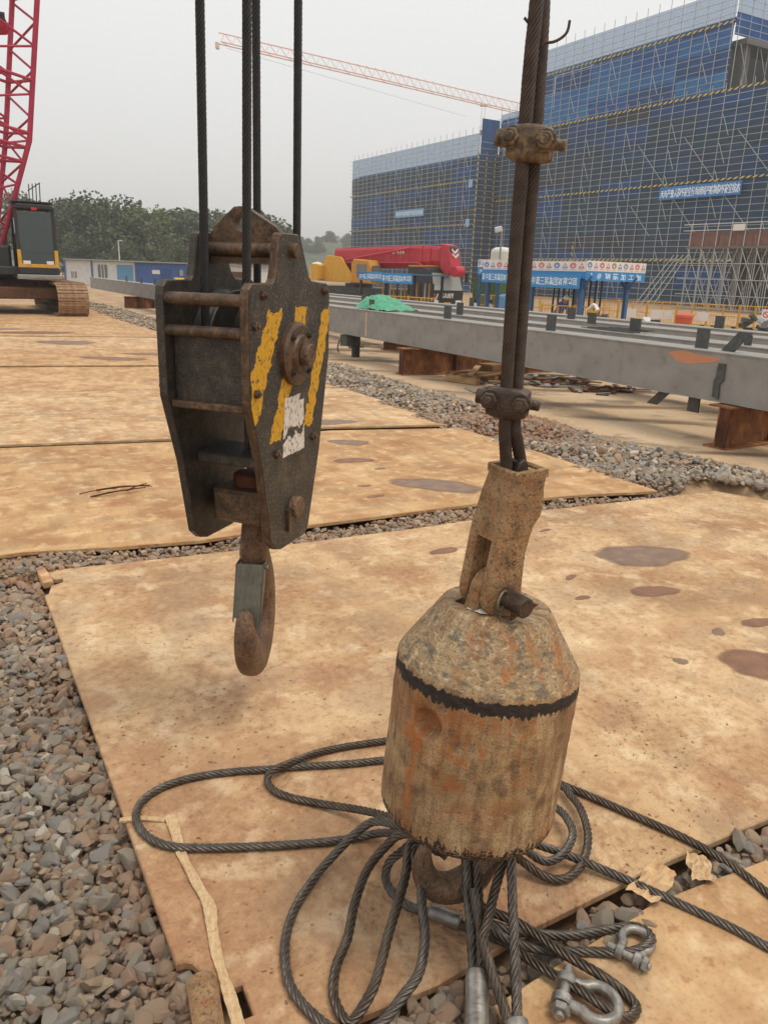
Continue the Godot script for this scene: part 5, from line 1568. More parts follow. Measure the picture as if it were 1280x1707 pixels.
func sleeper(label: String, a0: float, b: float, len: float, h: float, turn: float) -> void:
	var t := thing("support_beam", label, "beam", site(a0, -0.006, b, turn), "rusty beams propping the girders")
	var st := new_st(true)
	box(st, Vector3(len / 2, h / 2, 0), Vector3(len, h - 0.03, 0.014), 0.0)
	part(t, "web", st, M.rust)
	for y in [0.009, h - 0.009]:
		st = new_st(true)
		box(st, Vector3(len / 2, y, 0), Vector3(len, 0.018, 0.26), 0.002)
		part(t, "flange", st, M.rust)
	for x in [0.012, len * 0.33, len * 0.66]:
		st = new_st(true)
		box(st, Vector3(x, h / 2, 0.064), Vector3(0.012, h - 0.04, 0.11), 0.0)
		part(t, "stiffener", st, M.rust_dark)

func build_yard() -> void:
	var g := girder("long grey steel box girder beside the gravel strip with bolted gusset plates", 6.95, 1.5, 40.0, 0.43, 0.915, 0.40)
	var zb := func(b: float) -> float: return -(b - 1.5)
	gusset(g, 0.0, 0.485, zb.call(5.46), 0.155, 0.20)
	gusset(g, 0.0, 0.485, zb.call(5.14), 0.15, 0.20, 0.17)
	gusset(g, 0.0, 0.485, zb.call(7.80), 0.17, 0.20)
	gusset(g, 0.0, 0.485, zb.call(10.18), 0.19, 0.19)
	gusset(g, 0.0, 0.485, zb.call(12.62), 0.17, 0.18)
	gusset(g, -0.1, 0.485, zb.call(16.5), 0.17, 0.18)
	for b in [24.5, 26.0, 28.0, 30.0, 32.5]: gusset(g, -0.1, 0.485, zb.call(b), 0.28, 0.20)
	for b in [4.0, 6.35, 9.1, 11.4, 14.2, 17.0]:
		var ws := new_st(true)
		box(ws, Vector3(-0.2008, 0.242, zb.call(b)), Vector3(0.003, 0.445, 0.008)); part(g, "weld_seam", ws, M.girder)
	# stubs below and the cleat on the face
	for q in [[5.78, 0.17], [5.40, 0.0]]:
		var st := new_st(true)
		prism(st, PackedVector2Array([Vector2(-0.07, 0), Vector2(0.07, 0), Vector2(0.07 - q[1], -0.17), Vector2(-0.07 - q[1], -0.17)]), Transform3D(Basis(Vector3(0, 0, 1), Vector3(0, 1, 0), Vector3(-1, 0, 0)), Vector3(-0.05, -0.002, zb.call(q[0]))), 0.02, 0.0)
		part(g, "stub_plate", st, M.plate_dark)
	var st := new_st(true)
	prism(st, PackedVector2Array([Vector2(-0.045, -0.03), Vector2(0.03, -0.05), Vector2(0.02, 0.10), Vector2(0.055, 0.14), Vector2(0.05, 0.30), Vector2(-0.03, 0.30), Vector2(-0.035, 0.16), Vector2(-0.055, 0.12)]), Transform3D(Basis(Vector3(0, 0, 1), Vector3(0, 1, 0), Vector3(-1, 0, 0)), Vector3(-0.203, 0.08, zb.call(5.03))), 0.02, 0.0)
	part(g, "cleat", st, M.plate_dark)
	# bare primer left where paint is missing
	st = new_st(true)
	var rp := PackedVector2Array()
	for k in 30:
		var an := TAU * k / 30
		rp.append(Vector2(cos(an) * 0.30 * (1.0 + 0.12 * sin(an * 5.0)), -0.02 + sin(an) * (0.055 + 0.02 * sin(an * 3.0 + 1.0))))
	prism(st, rp, Transform3D(Basis(Vector3(0, 0, 1), Vector3(0, 1, 0), Vector3(-1, 0, 0)), Vector3(-0.2005, 0.42, zb.call(5.38))), 0.002, 0.0)
	part(g, "primer_patch", st, M.primer)
	st = new_st(true)
	box(st, Vector3(-0.2012, 0.24, zb.call(12.45)), Vector3(0.002, 0.42, 0.05))
	part(g, "tan_paint_mark", st, M.strap)
	var g2 := girder("second grey girder lying behind the long box girder", 8.7, 2.0, 21.0, 0.34, 0.86, 0.5)
	gusset(g2, 0.0, 0.52, -6.0, 0.2, 0.2)
	gusset(g2, -0.1, 0.52, -10.2, 0.2, 0.22)
	gusset(g2, -0.1, 0.52, -14.0, 0.2, 0.22)
	st = new_st(true)
	box(st, Vector3(-0.1, 0.58, -4.1), Vector3(0.014, 0.13, 0.10))
	part(g2, "cleat", st, M.plate_dark)
	st = new_st(true)
	box(st, Vector3(-0.1, 0.62, -2.9), Vector3(0.05, 0.22, 0.12))
	part(g2, "timber_prop", st, M.old_wood)
	var g3 := girder("third grey girder with upright bolt plates further into the yard", 11.2, 3.0, 27.0, 0.22, 0.80, 0.55)
	for b in [4.2, 9.0, 17.0]: gusset(g3, 0.0, 0.58, -b, 0.22, 0.22)
	var g4 := girder("fourth grey girder along the back of the beam yard", 13.8, 4.0, 30.0, 0.2, 0.72, 0.5)
	for b in [6.5, 15.0]: gusset(g4, 0.0, 0.52, -b, 0.22, 0.24)
	# loose flat bars on the second girder
	var lb := thing("flat_bars", "bundle of thin dark flat bars lying on the second girder", "steel bars", site(8.7, 0.862, 8.1))
	for k in 6:
		st = new_st(true)
		box(st, Vector3(-0.15 + 0.05 * k, 0.012 + 0.006 * k, -0.3 + 0.06 * k), Vector3(0.03, 0.012, 1.1 - 0.08 * k), 0.0, Basis(Vector3.UP, rng.randf_range(-0.2, 0.2)))
		part(lb, "flat_bar", st, M.plate_dark)
	# dark bolt plate wrapped with cloth and yellow tape
	var cl := thing("wrapped_plate", "upright bolt plate with a white cloth and yellow tape round it", "bolt plate", site(10.4, 0.80, 10.6))
	st = new_st(true)
	box(st, Vector3(0, 0.10, 0), Vector3(0.03, 0.2, 0.2), 0.003)
	part(cl, "plate", st, M.plate_dark)
	st = new_st(true)
	box(st, Vector3(0, 0.215, 0), Vector3(0.07, 0.035, 0.21), 0.006)
	part(cl, "yellow_tape", st, M.yellow)
	st = new_st()
	tube(st, spline(pts3([0, 0.24, 0.12, 0.01, 0.30, 0.06, 0, 0.34, 0.0, -0.01, 0.28, -0.07, 0, 0.22, -0.16]), 0.03), 0.035, 8, 0.02)
	part(cl, "cloth", st, M.white)
	# supports
	sleeper("rusty support beam under the girder end beside the primer patch", 6.62, 4.88, 2.6, 0.425, 0.02)
	sleeper("long rusty support beam under the girder behind the timber pallet", 6.45, 10.75, 3.0, 0.425, -0.10)
	sleeper("rusty support beam under the girder past the crawler crane's gravel", 6.4, 24.0, 2.2, 0.43, 0.0)
	sleeper("short rusty support beam under the far end of the long girder", 6.3, 30.5, 1.6, 0.43, 0.0)
	sleeper("rusty support beam under the second and third girders", 8.3, 14.5, 6.5, 0.22, 0.0)
	var post := thing("prop_stand", "small dark steel prop stand under the girder with hanging chain", "prop", site(7.0, -0.005, 13.3))
	st = new_st(true)
	box(st, Vector3(0, 0.2, 0), Vector3(0.12, 0.4, 0.12), 0.004); part(post, "post", st, M.black)
	st = new_st(true)
	box(st, Vector3(-0.06, 0.31, -0.12), Vector3(0.3, 0.2, 0.28), 0.006); part(post, "box", st, M.plate_dark)
	st = new_st()
	tube(st, spline(pts3([-0.2, 0.3, -0.3, -0.22, 0.15, -0.34, -0.2, 0.06, -0.32]), 0.02), 0.012, 6); part(post, "chain", st, M.black)
	# green tarpaulin thrown over something on the girder
	var tp := thing("green_tarpaulin", "crumpled green tarpaulin heaped on the long girder", "tarpaulin", site(7.25, 0.917, 12.55))
	var nz := FastNoiseLite.new()
	nz.seed = 3
	nz.frequency = 3.2
	st = new_st(true)
	var hp := func(i: int, j: int) -> Vector3:
		var u := i / 22.0
		var v := j / 10.0
		var h := 0.27 * pow(sin(PI * clampf(u * 0.82 + 0.16, 0.0, 1.0)), 0.8) * (1.0 - pow(absf(v * 2.0 - 1.0), 2.2)) * (1.15 - 0.75 * u)
		h += 0.06 * nz.get_noise_2d(u * 1.6, v * 0.8) + 0.012
		return Vector3((v - 0.5) * 0.75, maxf(h, 0.004), 0.60 - (1.0 - u) * 1.20 + 0.03 * nz.get_noise_2d(v * 2.0, u + 7.0))
	for i in 22:
		for j in 10: quad(st, hp.call(i, j), hp.call(i + 1, j), hp.call(i + 1, j + 1), hp.call(i, j + 1))
	part(tp, "sheet", st, M.tarp)
	# timber pallet and scrap
	var pal := thing("timber_pallet", "broken weathered timber pallet beside the long rusty beam", "pallet", site(6.85, 0.0, 9.6, 0.25))
	for k in 5:
		st = new_st(true)
		box(st, Vector3(0.5, 0.13 + 0.01 * (k % 2), -0.25 + 0.13 * k), Vector3(1.1, 0.02, 0.09), 0.0, Basis(Vector3.UP, rng.randf_range(-0.08, 0.08)))
		part(pal, "board", st, M.old_wood)
	for x in [0.05, 0.5, 0.95]:
		st = new_st(true)
		box(st, Vector3(x, 0.06, 0.0), Vector3(0.09, 0.11, 0.62), 0.004)
		part(pal, "bearer", st, M.wood)
	st = new_st(true)
	box(st, Vector3(0.75, 0.2, 0.0), Vector3(0.34, 0.10, 0.3), 0.006); part(pal, "offcut", st, M.old_wood)
	st = new_st(true)
	box(st, Vector3(0.2, 0.19, 0.1), Vector3(0.6, 0.02, 0.09), 0.0, Basis(Vector3.UP, 0.5) * Basis(Vector3.BACK, 0.12)); part(pal, "board", st, M.wood)
	scrap_heap("heap of thin grey steel offcuts on the yard floor", 8.05, 9.15, 1.5, 0.6, 0.16, 70)
	scrap_heap("small scatter of steel offcuts beside the bigger heap", 8.7, 8.25, 0.9, 0.35, 0.05, 26)
	scrap_heap("few brown scraps of timber behind the prop stand", 8.1, 15.2, 1.2, 0.4, 0.04, 14)

func scrap_heap(label: String, a: float, b: float, w: float, d: float, h: float, n: int) -> void:
	var t := thing("scrap_heap", label, "scrap", site(a, -0.004, b))
	var shared := []
	for k in 5:
		var st := new_st(true)
		box(st, Vector3.ZERO, Vector3(0.18 + 0.08 * k, 0.012, 0.05 + 0.012 * (k % 3)), 0.0)
		shared.append(mesh_of(st, [M.plate_dark, M.girder, M.old_wood, M.pipe_dull, M.rust_dark][k]))
	for k in n:
		var u := rng.randfn() * 0.4
		var v := rng.randfn() * 0.4
		var y := h * exp(-(u * u + v * v) * 3.0) * rng.randf_range(0.2, 1.0) + 0.01
		inst(t, "offcut", shared[rng.randi() % 5], Transform3D(Basis(Vector3.UP, rng.randf() * TAU) * Basis(Vector3.RIGHT, rng.randfn() * 0.12), Vector3(u * w, y, v * d)))

# ---------- crawler crane ----------
func build_crawler() -> void:
	var t := thing("crawler_crane", "crawler crane with crimson lattice boom, black and yellow cab, muddy tracks", "crane", Transform3D(Basis(Vector3.UP, deg_to_rad(30)), Vector3(-9.39, 0.012, -23.5)))
	for x in [0.0, -4.6]:
		# track: shoes one by one round a stadium
		var st := new_st(true)
		var shoe := new_st(true)
		box(shoe, Vector3.ZERO, Vector3(0.86, 0.05, 0.205), 0.006)
		box(shoe, Vector3(0, 0.04, 0.0), Vector3(0.82, 0.035, 0.03), 0.0)
		var sm := mesh_of(shoe, M.track)
		var R := 0.44
		var L := 5.6
		box(st, Vector3(x, 0.50, -0.47 - L / 2), Vector3(0.52, 0.62, L), 0.03)
		var fr := part(t, "track_frame", st, M.mud_steel)
		var per := 2 * L + TAU * R
		var n := int(per / 0.22)
		for k in n:
			var d := per * k / n
			var p := Vector3.ZERO
			var an := 0.0
			if d < L:
				p = Vector3(x, 2 * R + 0.03, -0.47 - L + d)
			elif d < L + PI * R:
				an = (d - L) / R
				p = Vector3(x, R + 0.03 + cos(an) * R, -0.47 + sin(an) * R)
			elif d < 2 * L + PI * R:
				an = PI
				p = Vector3(x, 0.03, -0.47 - (d - L - PI * R))
			else:
				an = PI + (d - 2 * L - PI * R) / R
				p = Vector3(x, R + 0.03 + cos(an) * R, -0.47 - L + sin(an) * R)
			inst(fr, "track_shoe", sm, Transform3D(Basis(Vector3.RIGHT, an), p))
		for z in [-0.47, -0.47 - L]:
			var ws := new_st()
			rod(ws, Vector3(x - 0.14, R + 0.03, z), Vector3(x + 0.14, R + 0.03, z), R - 0.05, 24, 0.03)
			part(t, "idler_wheel", ws, M.mud_steel)
	var st := new_st(true)
	box(st, Vector3(-2.3, 0.72, -3.0), Vector3(4.2, 0.5, 2.2), 0.05); part(t, "car_body", st, M.rust_dark)
	st = new_st(true)
	box(st, Vector3(-2.3, 0.62, -1.2), Vector3(4.1, 0.34, 0.4), 0.04); part(t, "cross_beam", st, M.mud_steel)
	st = new_st()
	rod(st, Vector3(-2.3, 0.95, -3.0), Vector3(-2.3, 1.12, -3.0), 1.1, 32, 0.02); part(t, "slewing_ring", st, M.black)
	st = new_st(true)
	box(st, Vector3(-2.3, 1.25, -3.6), Vector3(3.0, 0.26, 5.0), 0.04); part(t, "deck", st, M.black)
	st = new_st(true)
	box(st, Vector3(-0.75, 1.10, -1.8), Vector3(1.25, 0.12, 2.0), 0.02); part(t, "cab_platform", st, M.girder)
	st = new_st(true)
	box(st, Vector3(-3.4, 1.9, -4.6), Vector3(1.6, 1.1, 2.8), 0.08); part(t, "engine_house", st, M.black)
	st = new_st(true)
	box(st, Vector3(-1.9, 1.6, -1.9), Vector3(0.9, 0.75, 1.2), 0.08); part(t, "winch_guard", st, M.black)
	for x in [-3.6, -2.6, -1.6]:
		st = new_st(true)
		box(st, Vector3(x, 1.9, -6.2), Vector3(0.9, 1.1, 0.8), 0.05); part(t, "counterweight", st, M.black)
	# cab, built of frame, panes and a yellow lower panel
	var cx := -0.76
	var cz := -1.55
	var cab := new_st(true)
	for q in [[-0.52, 0.55], [0.52, 0.55], [-0.52, -0.6], [0.52, -0.6]]: bar(cab, Vector3(cx + q[0], 1.18, cz + q[1]), Vector3(cx + q[0] * 0.96, 3.0, cz + q[1] * 0.9), 0.09, 0.09, Vector3.BACK)
	box(cab, Vector3(cx, 1.27, cz), Vector3(1.10, 0.20, 1.25), 0.02)
	var cabp := part(t, "cab_frame", cab, M.black)
	st = new_st(true)
	prism(st, PackedVector2Array([Vector2(-0.56, 0), Vector2(0.56, 0), Vector2(0.56, 0.06), Vector2(0.45, 0.13), Vector2(-0.45, 0.13), Vector2(-0.56, 0.06)]), Transform3D(Basis(), Vector3(cx, 3.0, cz - 0.65)), 1.25, 0.02); part(cabp, "roof", st, M.black)
	st = new_st(true)
	box(st, Vector3(cx, 3.20, cz - 0.1), Vector3(1.12, 0.05, 1.0), 0.01); part(cabp, "roof_guard", st, M.black)
	st = new_st(true)
	box(st, Vector3(cx, 2.35, cz + 0.54), Vector3(0.92, 1.16, 0.02), 0.006); part(cabp, "windscreen", st, M.cab_glass)
	st = new_st(true)
	box(st, Vector3(cx, 1.60, cz + 0.56), Vector3(0.90, 0.34, 0.02), 0.006); part(cabp, "lower_pane", st, M.cab_glass)
	for x in [-0.505, 0.505]:
		st = new_st(true)
		box(st, Vector3(cx + x, 2.2, cz), Vector3(0.02, 1.4, 0.95), 0.006); part(cabp, "side_pane", st, M.cab_glass)
	st = new_st(true)
	prism(st, PackedVector2Array([Vector2(-0.56, 1.34), Vector2(0.56, 1.34), Vector2(0.56, 1.86), Vector2(0.46, 1.86), Vector2(0.45, 1.46), Vector2(-0.45, 1.46), Vector2(-0.46, 1.86), Vector2(-0.56, 1.86)]), Transform3D(Basis(), Vector3(cx, 0, cz + 0.575)), 0.03, 0.006); part(cabp, "yellow_panel", st, M.yellow)
	for x in [-0.32, 0.32]:
		st = new_st(true)
		box(st, Vector3(cx + x, 1.50, cz + 0.60), Vector3(0.2, 0.10, 0.03), 0.01); part(cabp, "headlamp", st, M.white)
	st = new_st(true)
	box(st, Vector3(cx, 3.0, cz + 0.60), Vector3(0.16, 0.07, 0.05), 0.01); part(cabp, "red_lamp", st, M.red)
	for k in 4:
		st = new_st()
		rod(st, Vector3(cx + 0.0 + 0.1 * k, 3.22, cz - 0.3), Vector3(cx + 0.02 + 0.1 * k, 3.74 + 0.02 * k, cz - 0.3), 0.016, 6); part(cabp, "guard_rail", st, M.black)
	st = new_st()
	tube(st, pts3([cx - 0.02, 3.55, cz - 0.3, cx + 0.34, 3.80, cz - 0.3]), 0.016, 6); part(cabp, "guard_rail", st, M.black)
	st = new_st(true)
	box(st, Vector3(cx, 2.1, cz - 0.56), Vector3(1.0, 1.7, 0.04), 0.01); part(cabp, "rear_panel", st, M.black)
	st = new_st(true)
	box(st, Vector3(cx - 0.05, 2.0, cz - 0.2), Vector3(0.45, 0.75, 0.18), 0.04); part(cabp, "seat", st, M.black)
	# lattice boom: four chords and their lacings, raked
	var foot := Vector3(-2.28, 1.5, -2.0)
	var head := foot + Vector3(2.9, 20.0, 0.8)
	var ax := (head - foot).normalized()
	var bx := (Vector3.RIGHT - ax * ax.x).normalized()
	bx = bx.rotated(ax, 0.32)
	var bz := bx.cross(ax)
	var chord := func(i: int, d: float) -> Vector3:
		var w := lerpf(0.45, 0.92, clampf(d / 3.6, 0.0, 1.0))
		var dp := lerpf(0.12, 0.80, clampf(d / 3.6, 0.0, 1.0))
		return foot + ax * d + bx * w * (1 if i in [0, 1] else -1) + bz * dp * (1 if i in [0, 3] else -1)
	for i in 4:
		st = new_st()
		tube(st, PackedVector3Array([chord.call(i, 0.0), chord.call(i, 3.6), chord.call(i, 19.0)]), 0.075, 8); part(t, "boom_chord", st, M.boom_red)
	var lace := 0
	for face in 4:
		var j := (face + 1) % 4
		var d := 0.5
		while d < 12.0:
			for q in [[face, d, j, d + 0.62], [j, d + 0.62, face, d + 1.24]]:
				st = new_st()
				tube(st, PackedVector3Array([chord.call(q[0], q[1]), chord.call(q[2], q[3])]), 0.034, 6); part(t, "lacing_bar", st, M.boom_red)
			d += 1.24
	for d in [3.0, 3.4, 3.8, 5.2, 7.4]:
		for q in [[0, 3], [1, 2], [0, 1]]:
			st = new_st()
			tube(st, PackedVector3Array([chord.call(q[0], d), chord.call(q[1], d)]), 0.045, 6); part(t, "lacing_bar", st, M.boom_red)
	# back mast and luffing ropes inside the boom's outline
	st = new_st()
	tube(st, pts3([-2.0, 1.6, -3.2, -2.6, 5.4, -4.6]), 0.10, 8); part(t, "mast_leg", st, M.boom_red)
	st = new_st()
	tube(st, pts3([-2.6, 5.4, -4.6, -0.9, 16.0, -1.4]), 0.02, 6); part(t, "pendant_rope", st, M.black)
	st = new_st()
	rod(st, Vector3(-2.1, 7.55, -1.4), Vector3(-0.95, 7.75, -1.4), 0.22, 12, 0.06); part(t, "boom_winch", st, M.boom_red)
	st = new_st(true)
	box(st, Vector3(-1.45, 7.9, -1.4), Vector3(0.9, 0.25, 0.5), 0.05); part(t, "winch_motor", st, M.black)

# ---------- truck crane ----------
func build_truck() -> void:
	var t := thing("truck_crane", "red and yellow truck crane parked behind the blue canopy, boom lowered", "crane truck", Transform3D(Basis(Vector3.UP, deg_to_rad(40)).scaled(Vector3.ONE * 1.06), Vector3(3.0, -0.58, -43.6)))
	# local: +z is the front, x to its left as seen from behind; origin under the front bumper
	var st := new_st(true)
	box(st, Vector3(0, 0.95, -5.6), Vector3(2.3, 0.5, 10.6), 0.06); part(t, "chassis", st, M.black)
	for z in [-1.0, -2.6, -6.4, -7.8, -9.4]:
		for s in [-1, 1]:
			var w := new_st()
			rod(w, Vector3(0.85 * s, 0.52, z), Vector3(1.22 * s, 0.52, z), 0.52, 22, 0.06)
			var wp := part(t, "wheel", w, M.black)
			w = new_st()
			rod(w, Vector3(1.2 * s, 0.52, z), Vector3(1.25 * s, 0.52, z), 0.27, 16, 0.03); part(wp, "rim", w, M.girder)
	# driver's cab
	st = new_st(true)
	prism(st, PackedVector2Array([Vector2(0.0, 0.55), Vector2(0.05, 1.25), Vector2(-0.28, 2.30), Vector2(-0.5, 2.42), Vector2(-1.75, 2.42), Vector2(-1.75, 0.75)]), Transform3D(Basis(Vector3(0, 0, 1), Vector3(0, 1, 0), Vector3(-1, 0, 0)), Vector3(1.2, 0, 0)), 2.4, 0.05)
	var cab := part(t, "cab", st, M.black)
	st = new_st(true)
	prism(st, PackedVector2Array([Vector2(-1.02, 1.32), Vector2(1.02, 1.32), Vector2(0.95, 2.20), Vector2(-0.95, 2.20)]), Transform3D(Basis(Vector3.RIGHT, 0.0) * Basis(Vector3.RIGHT, -0.30), Vector3(0, 0.02, 0.47)), 0.03, 0.004); part(cab, "windscreen", st, mat(c8(150, 154, 150), 0.15))
	st = new_st(true)
	box(st, Vector3(0, 2.44, -1.1), Vector3(2.36, 0.08, 1.3), 0.03); part(cab, "roof", st, M.ochre)
	for s in [-1, 1]:
		st = new_st(true)
		box(st, Vector3(0.82 * s, 0.70, 0.05), Vector3(0.42, 0.18, 0.06), 0.02); part(cab, "headlamp", st, M.white)
	st = new_st(true)
	box(st, Vector3(0, 0.62, 0.06), Vector3(0.5, 0.16, 0.03), 0.005); part(cab, "licence_plate", st, M.yellow)
	for k in 3:
		st = new_st(true)
		box(st, Vector3(-1.0 + 0.14 * k, 0.95, 0.035), Vector3(0.06, 0.36, 0.02), 0.0, Basis(Vector3.BACK, -0.4)); part(cab, "chevron", st, [M.white, M.red, M.white][k])
	for s in [-1, 1]:
		st = new_st(true)
		box(st, Vector3(1.32 * s, 1.95, 0.05), Vector3(0.10, 0.42, 0.16), 0.03); part(cab, "mirror", st, M.black)
	var tm := TextMesh.new()
	var fo := SystemFont.new()
	fo.font_names = PackedStringArray(["Droid Sans"])
	fo.font_weight = 700
	tm.font = fo
	tm.text = "SANY"
	tm.font_size = 32
	tm.pixel_size = 0.0105
	tm.depth = 0.02
	tm.material = M.white
	inst(cab, "maker_letters", tm, Transform3D(Basis(Vector3.RIGHT, -0.07), Vector3(0, 1.02, 0.075)))
	# slewing superstructure
	st = new_st()
	rod(st, Vector3(0, 1.2, -7.4), Vector3(0, 1.42, -7.4), 0.8, 24, 0.02); part(t, "slewing_ring", st, M.black)
	for s in [-1, 1]:
		st = new_st(true)
		prism(st, PackedVector2Array([Vector2(-2.6, 1.45), Vector2(0.7, 1.45), Vector2(0.3, 1.75), Vector2(-0.9, 2.85), Vector2(-2.3, 2.95), Vector2(-2.6, 2.7)]), Transform3D(Basis(Vector3(0, 0, 1), Vector3(0, 1, 0), Vector3(-1, 0, 0)), Vector3(0.62 * s + 0.05, 0, -7.4)), 0.10, 0.02)
		part(t, "turntable_cheek", st, M.yellow)
	st = new_st(true)
	box(st, Vector3(0, 1.95, -10.4), Vector3(2.3, 0.95, 0.9), 0.08); part(t, "counterweight", st, M.yellow)
	st = new_st()
	rod(st, Vector3(-0.55, 2.2, -9.2), Vector3(0.55, 2.2, -9.2), 0.32, 18, 0.04); part(t, "winch_drum", st, M.black)
	st = new_st(true)
	prism(st, PackedVector2Array([Vector2(0.9, 1.45), Vector2(0.9, 2.3), Vector2(0.65, 2.68), Vector2(-0.7, 2.74), Vector2(-0.9, 2.5), Vector2(-0.9, 1.45)]), Transform3D(Basis(Vector3(0, 0, 1), Vector3(0, 1, 0), Vector3(-1, 0, 0)), Vector3(-0.55, 0, -5.6)), 0.75, 0.05)
	var oc := part(t, "operator_cab", st, M.ochre)
	st = new_st(true)
	box(st, Vector3(-0.92, 2.02, -4.68), Vector3(0.6, 0.75, 0.02), 0.004); part(oc, "window", st, M.glass)
	st = new_st(true)
	box(st, Vector3(-1.31, 2.1, -5.5), Vector3(0.02, 0.7, 0.9), 0.004); part(oc, "window", st, M.glass)
	# telescopic boom, a rounded box of three sections, lying forward over the cab
	var p0 := Vector3(0.05, 2.75, -9.3)
	var p1 := Vector3(0.05, 2.95, 0.35)
	var bb := along(p0, p1)
	for q in [[0.0, 0.80, 0.58, 0.46], [0.80, 0.86, 0.52, 0.42], [0.86, 0.93, 0.46, 0.37]]:
		st = new_st(true)
		var hh: float = q[2]
		var ww: float = q[3]
		var poly := PackedVector2Array([Vector2(-ww, hh * 0.75), Vector2(-ww * 0.85, hh), Vector2(ww * 0.85, hh), Vector2(ww, hh * 0.75), Vector2(ww, -hh * 0.45), Vector2(ww * 0.5, -hh * 0.95), Vector2(-ww * 0.5, -hh * 0.95), Vector2(-ww, -hh * 0.45)])
		prism(st, poly, Transform3D(bb, p0.lerp(p1, q[0])), p0.distance_to(p1) * (q[1] - q[0]), 0.02)
		part(t, "boom_section", st, M.red)
	# swing-away jib lattice on the boom's flank
	var jl := func(u: float, y: float) -> Vector3: return p0.lerp(p1, u) + Vector3(-0.62, y, 0)
	for q in [[0.12, -0.10, 0.72, 0.45], [0.12, -0.22, 0.78, -0.30], [0.78, -0.30, 0.92, -0.75]]:
		st = new_st()
		tube(st, PackedVector3Array([jl.call(q[0], q[1]), jl.call(q[2], q[3])]), 0.05, 6); part(t, "jib_chord", st, M.red)
	for k in 11:
		var u := 0.16 + k * 0.055
		st = new_st()
		tube(st, PackedVector3Array([jl.call(u, -0.23), jl.call(u + 0.03 * (k % 2), -0.08 + (u - 0.12) * 0.88)]), 0.025, 5); part(t, "jib_lacing", st, M.red)
	for k in 5:                                            # white marks on the boom flank
		st = new_st(true)
		box(st, p0.lerp(p1, 0.56 + 0.022 * k) + Vector3(-0.475, 0.24, 0), Vector3(0.01, 0.16, 0.10), 0.0, Basis(Vector3.RIGHT, 0.5 if k % 2 else -0.5)); part(t, "boom_mark", st, M.white)
	# boom head
	st = new_st(true)
	prism(st, PackedVector2Array([Vector2(0, 0.62), Vector2(0.5, 0.55), Vector2(0.75, -0.1), Vector2(0.9, -0.75), Vector2(0.45, -0.9), Vector2(0.0, -0.55)]), Transform3D(Basis(Vector3(0, 0, 1), Vector3(0, 1, 0), Vector3(-1, 0, 0)), p0.lerp(p1, 0.93) + Vector3(0.36, 0, 0)), 0.72, 0.03)
	var hd := part(t, "boom_head", st, M.red)
	for k in 2:
		var ch := new_st(true)
		var o := p0.lerp(p1, 0.93) + Vector3(0, 0.18 - 0.22 * k, 0.66 + 0.06 * k)
		prism(ch, PackedVector2Array([Vector2(-0.2, 0.1), Vector2(0, -0.05), Vector2(0.2, 0.1), Vector2(0.2, 0.2), Vector2(0, 0.05), Vector2(-0.2, 0.2)]), Transform3D(Basis(), o), 0.06, 0.0); part(hd, "white_chevron", ch, M.white)
	st = new_st()
	rod(st, p1 + Vector3(-0.3, -0.72, 0.32), p1 + Vector3(0.3, -0.72, 0.32), 0.27, 18, 0.03); part(hd, "head_sheave", st, M.red)
	st = new_st()
	rod(st, p1 + Vector3(-0.25, 0.3, -0.25), p1 + Vector3(0.25, 0.3, -0.25), 0.22, 18, 0.03); part(hd, "head_sheave", st, M.black)

# ---------- canopies, barriers, tank, lamp, container ----------
func icon_strip(w: int, h: int, n: int) -> Image:
	var im := Image.create(w, h, false, Image.FORMAT_RGBA8)
	im.fill(c8(232, 226, 224))
	var step := w / float(n)
	for i in n:
		var cx := (i + 0.5) * step
		var col: Color = [c8(120, 150, 196), c8(150, 160, 180), c8(206, 130, 130), c8(204, 140, 132), c8(176, 150, 116)][i % 5]
		var s := h * 0.62
		for y in int(s):
			var ww := s * 0.5 if i % 2 == 0 else s * 0.5 * y / s
			if i % 2 == 0: ww = sqrt(maxf(0.0, pow(s / 2, 2) - pow(y - s / 2, 2)))
			im.fill_rect(Rect2i(int(cx - ww), int(h * 0.12 + y), int(ww * 2), 1), col)
		im.fill_rect(Rect2i(int(cx - s * 0.12), int(h * 0.12 + s * 0.42), int(s * 0.24), int(s * 0.3)), c8(240, 236, 232))
		im.fill_rect(Rect2i(int(cx - s * 0.4), int(h * 0.82), int(s * 0.8), int(h * 0.07)), c8(206, 150, 148))
	return im

func face_left(x: float, y: float, z: float) -> Transform3D:   # a board whose print faces -x (towards the plates), reading along +z
	return Transform3D(Basis(Vector3(0, 0, 1), Vector3(0, 1, 0), Vector3(-1, 0, 0)), Vector3(x, y, z))

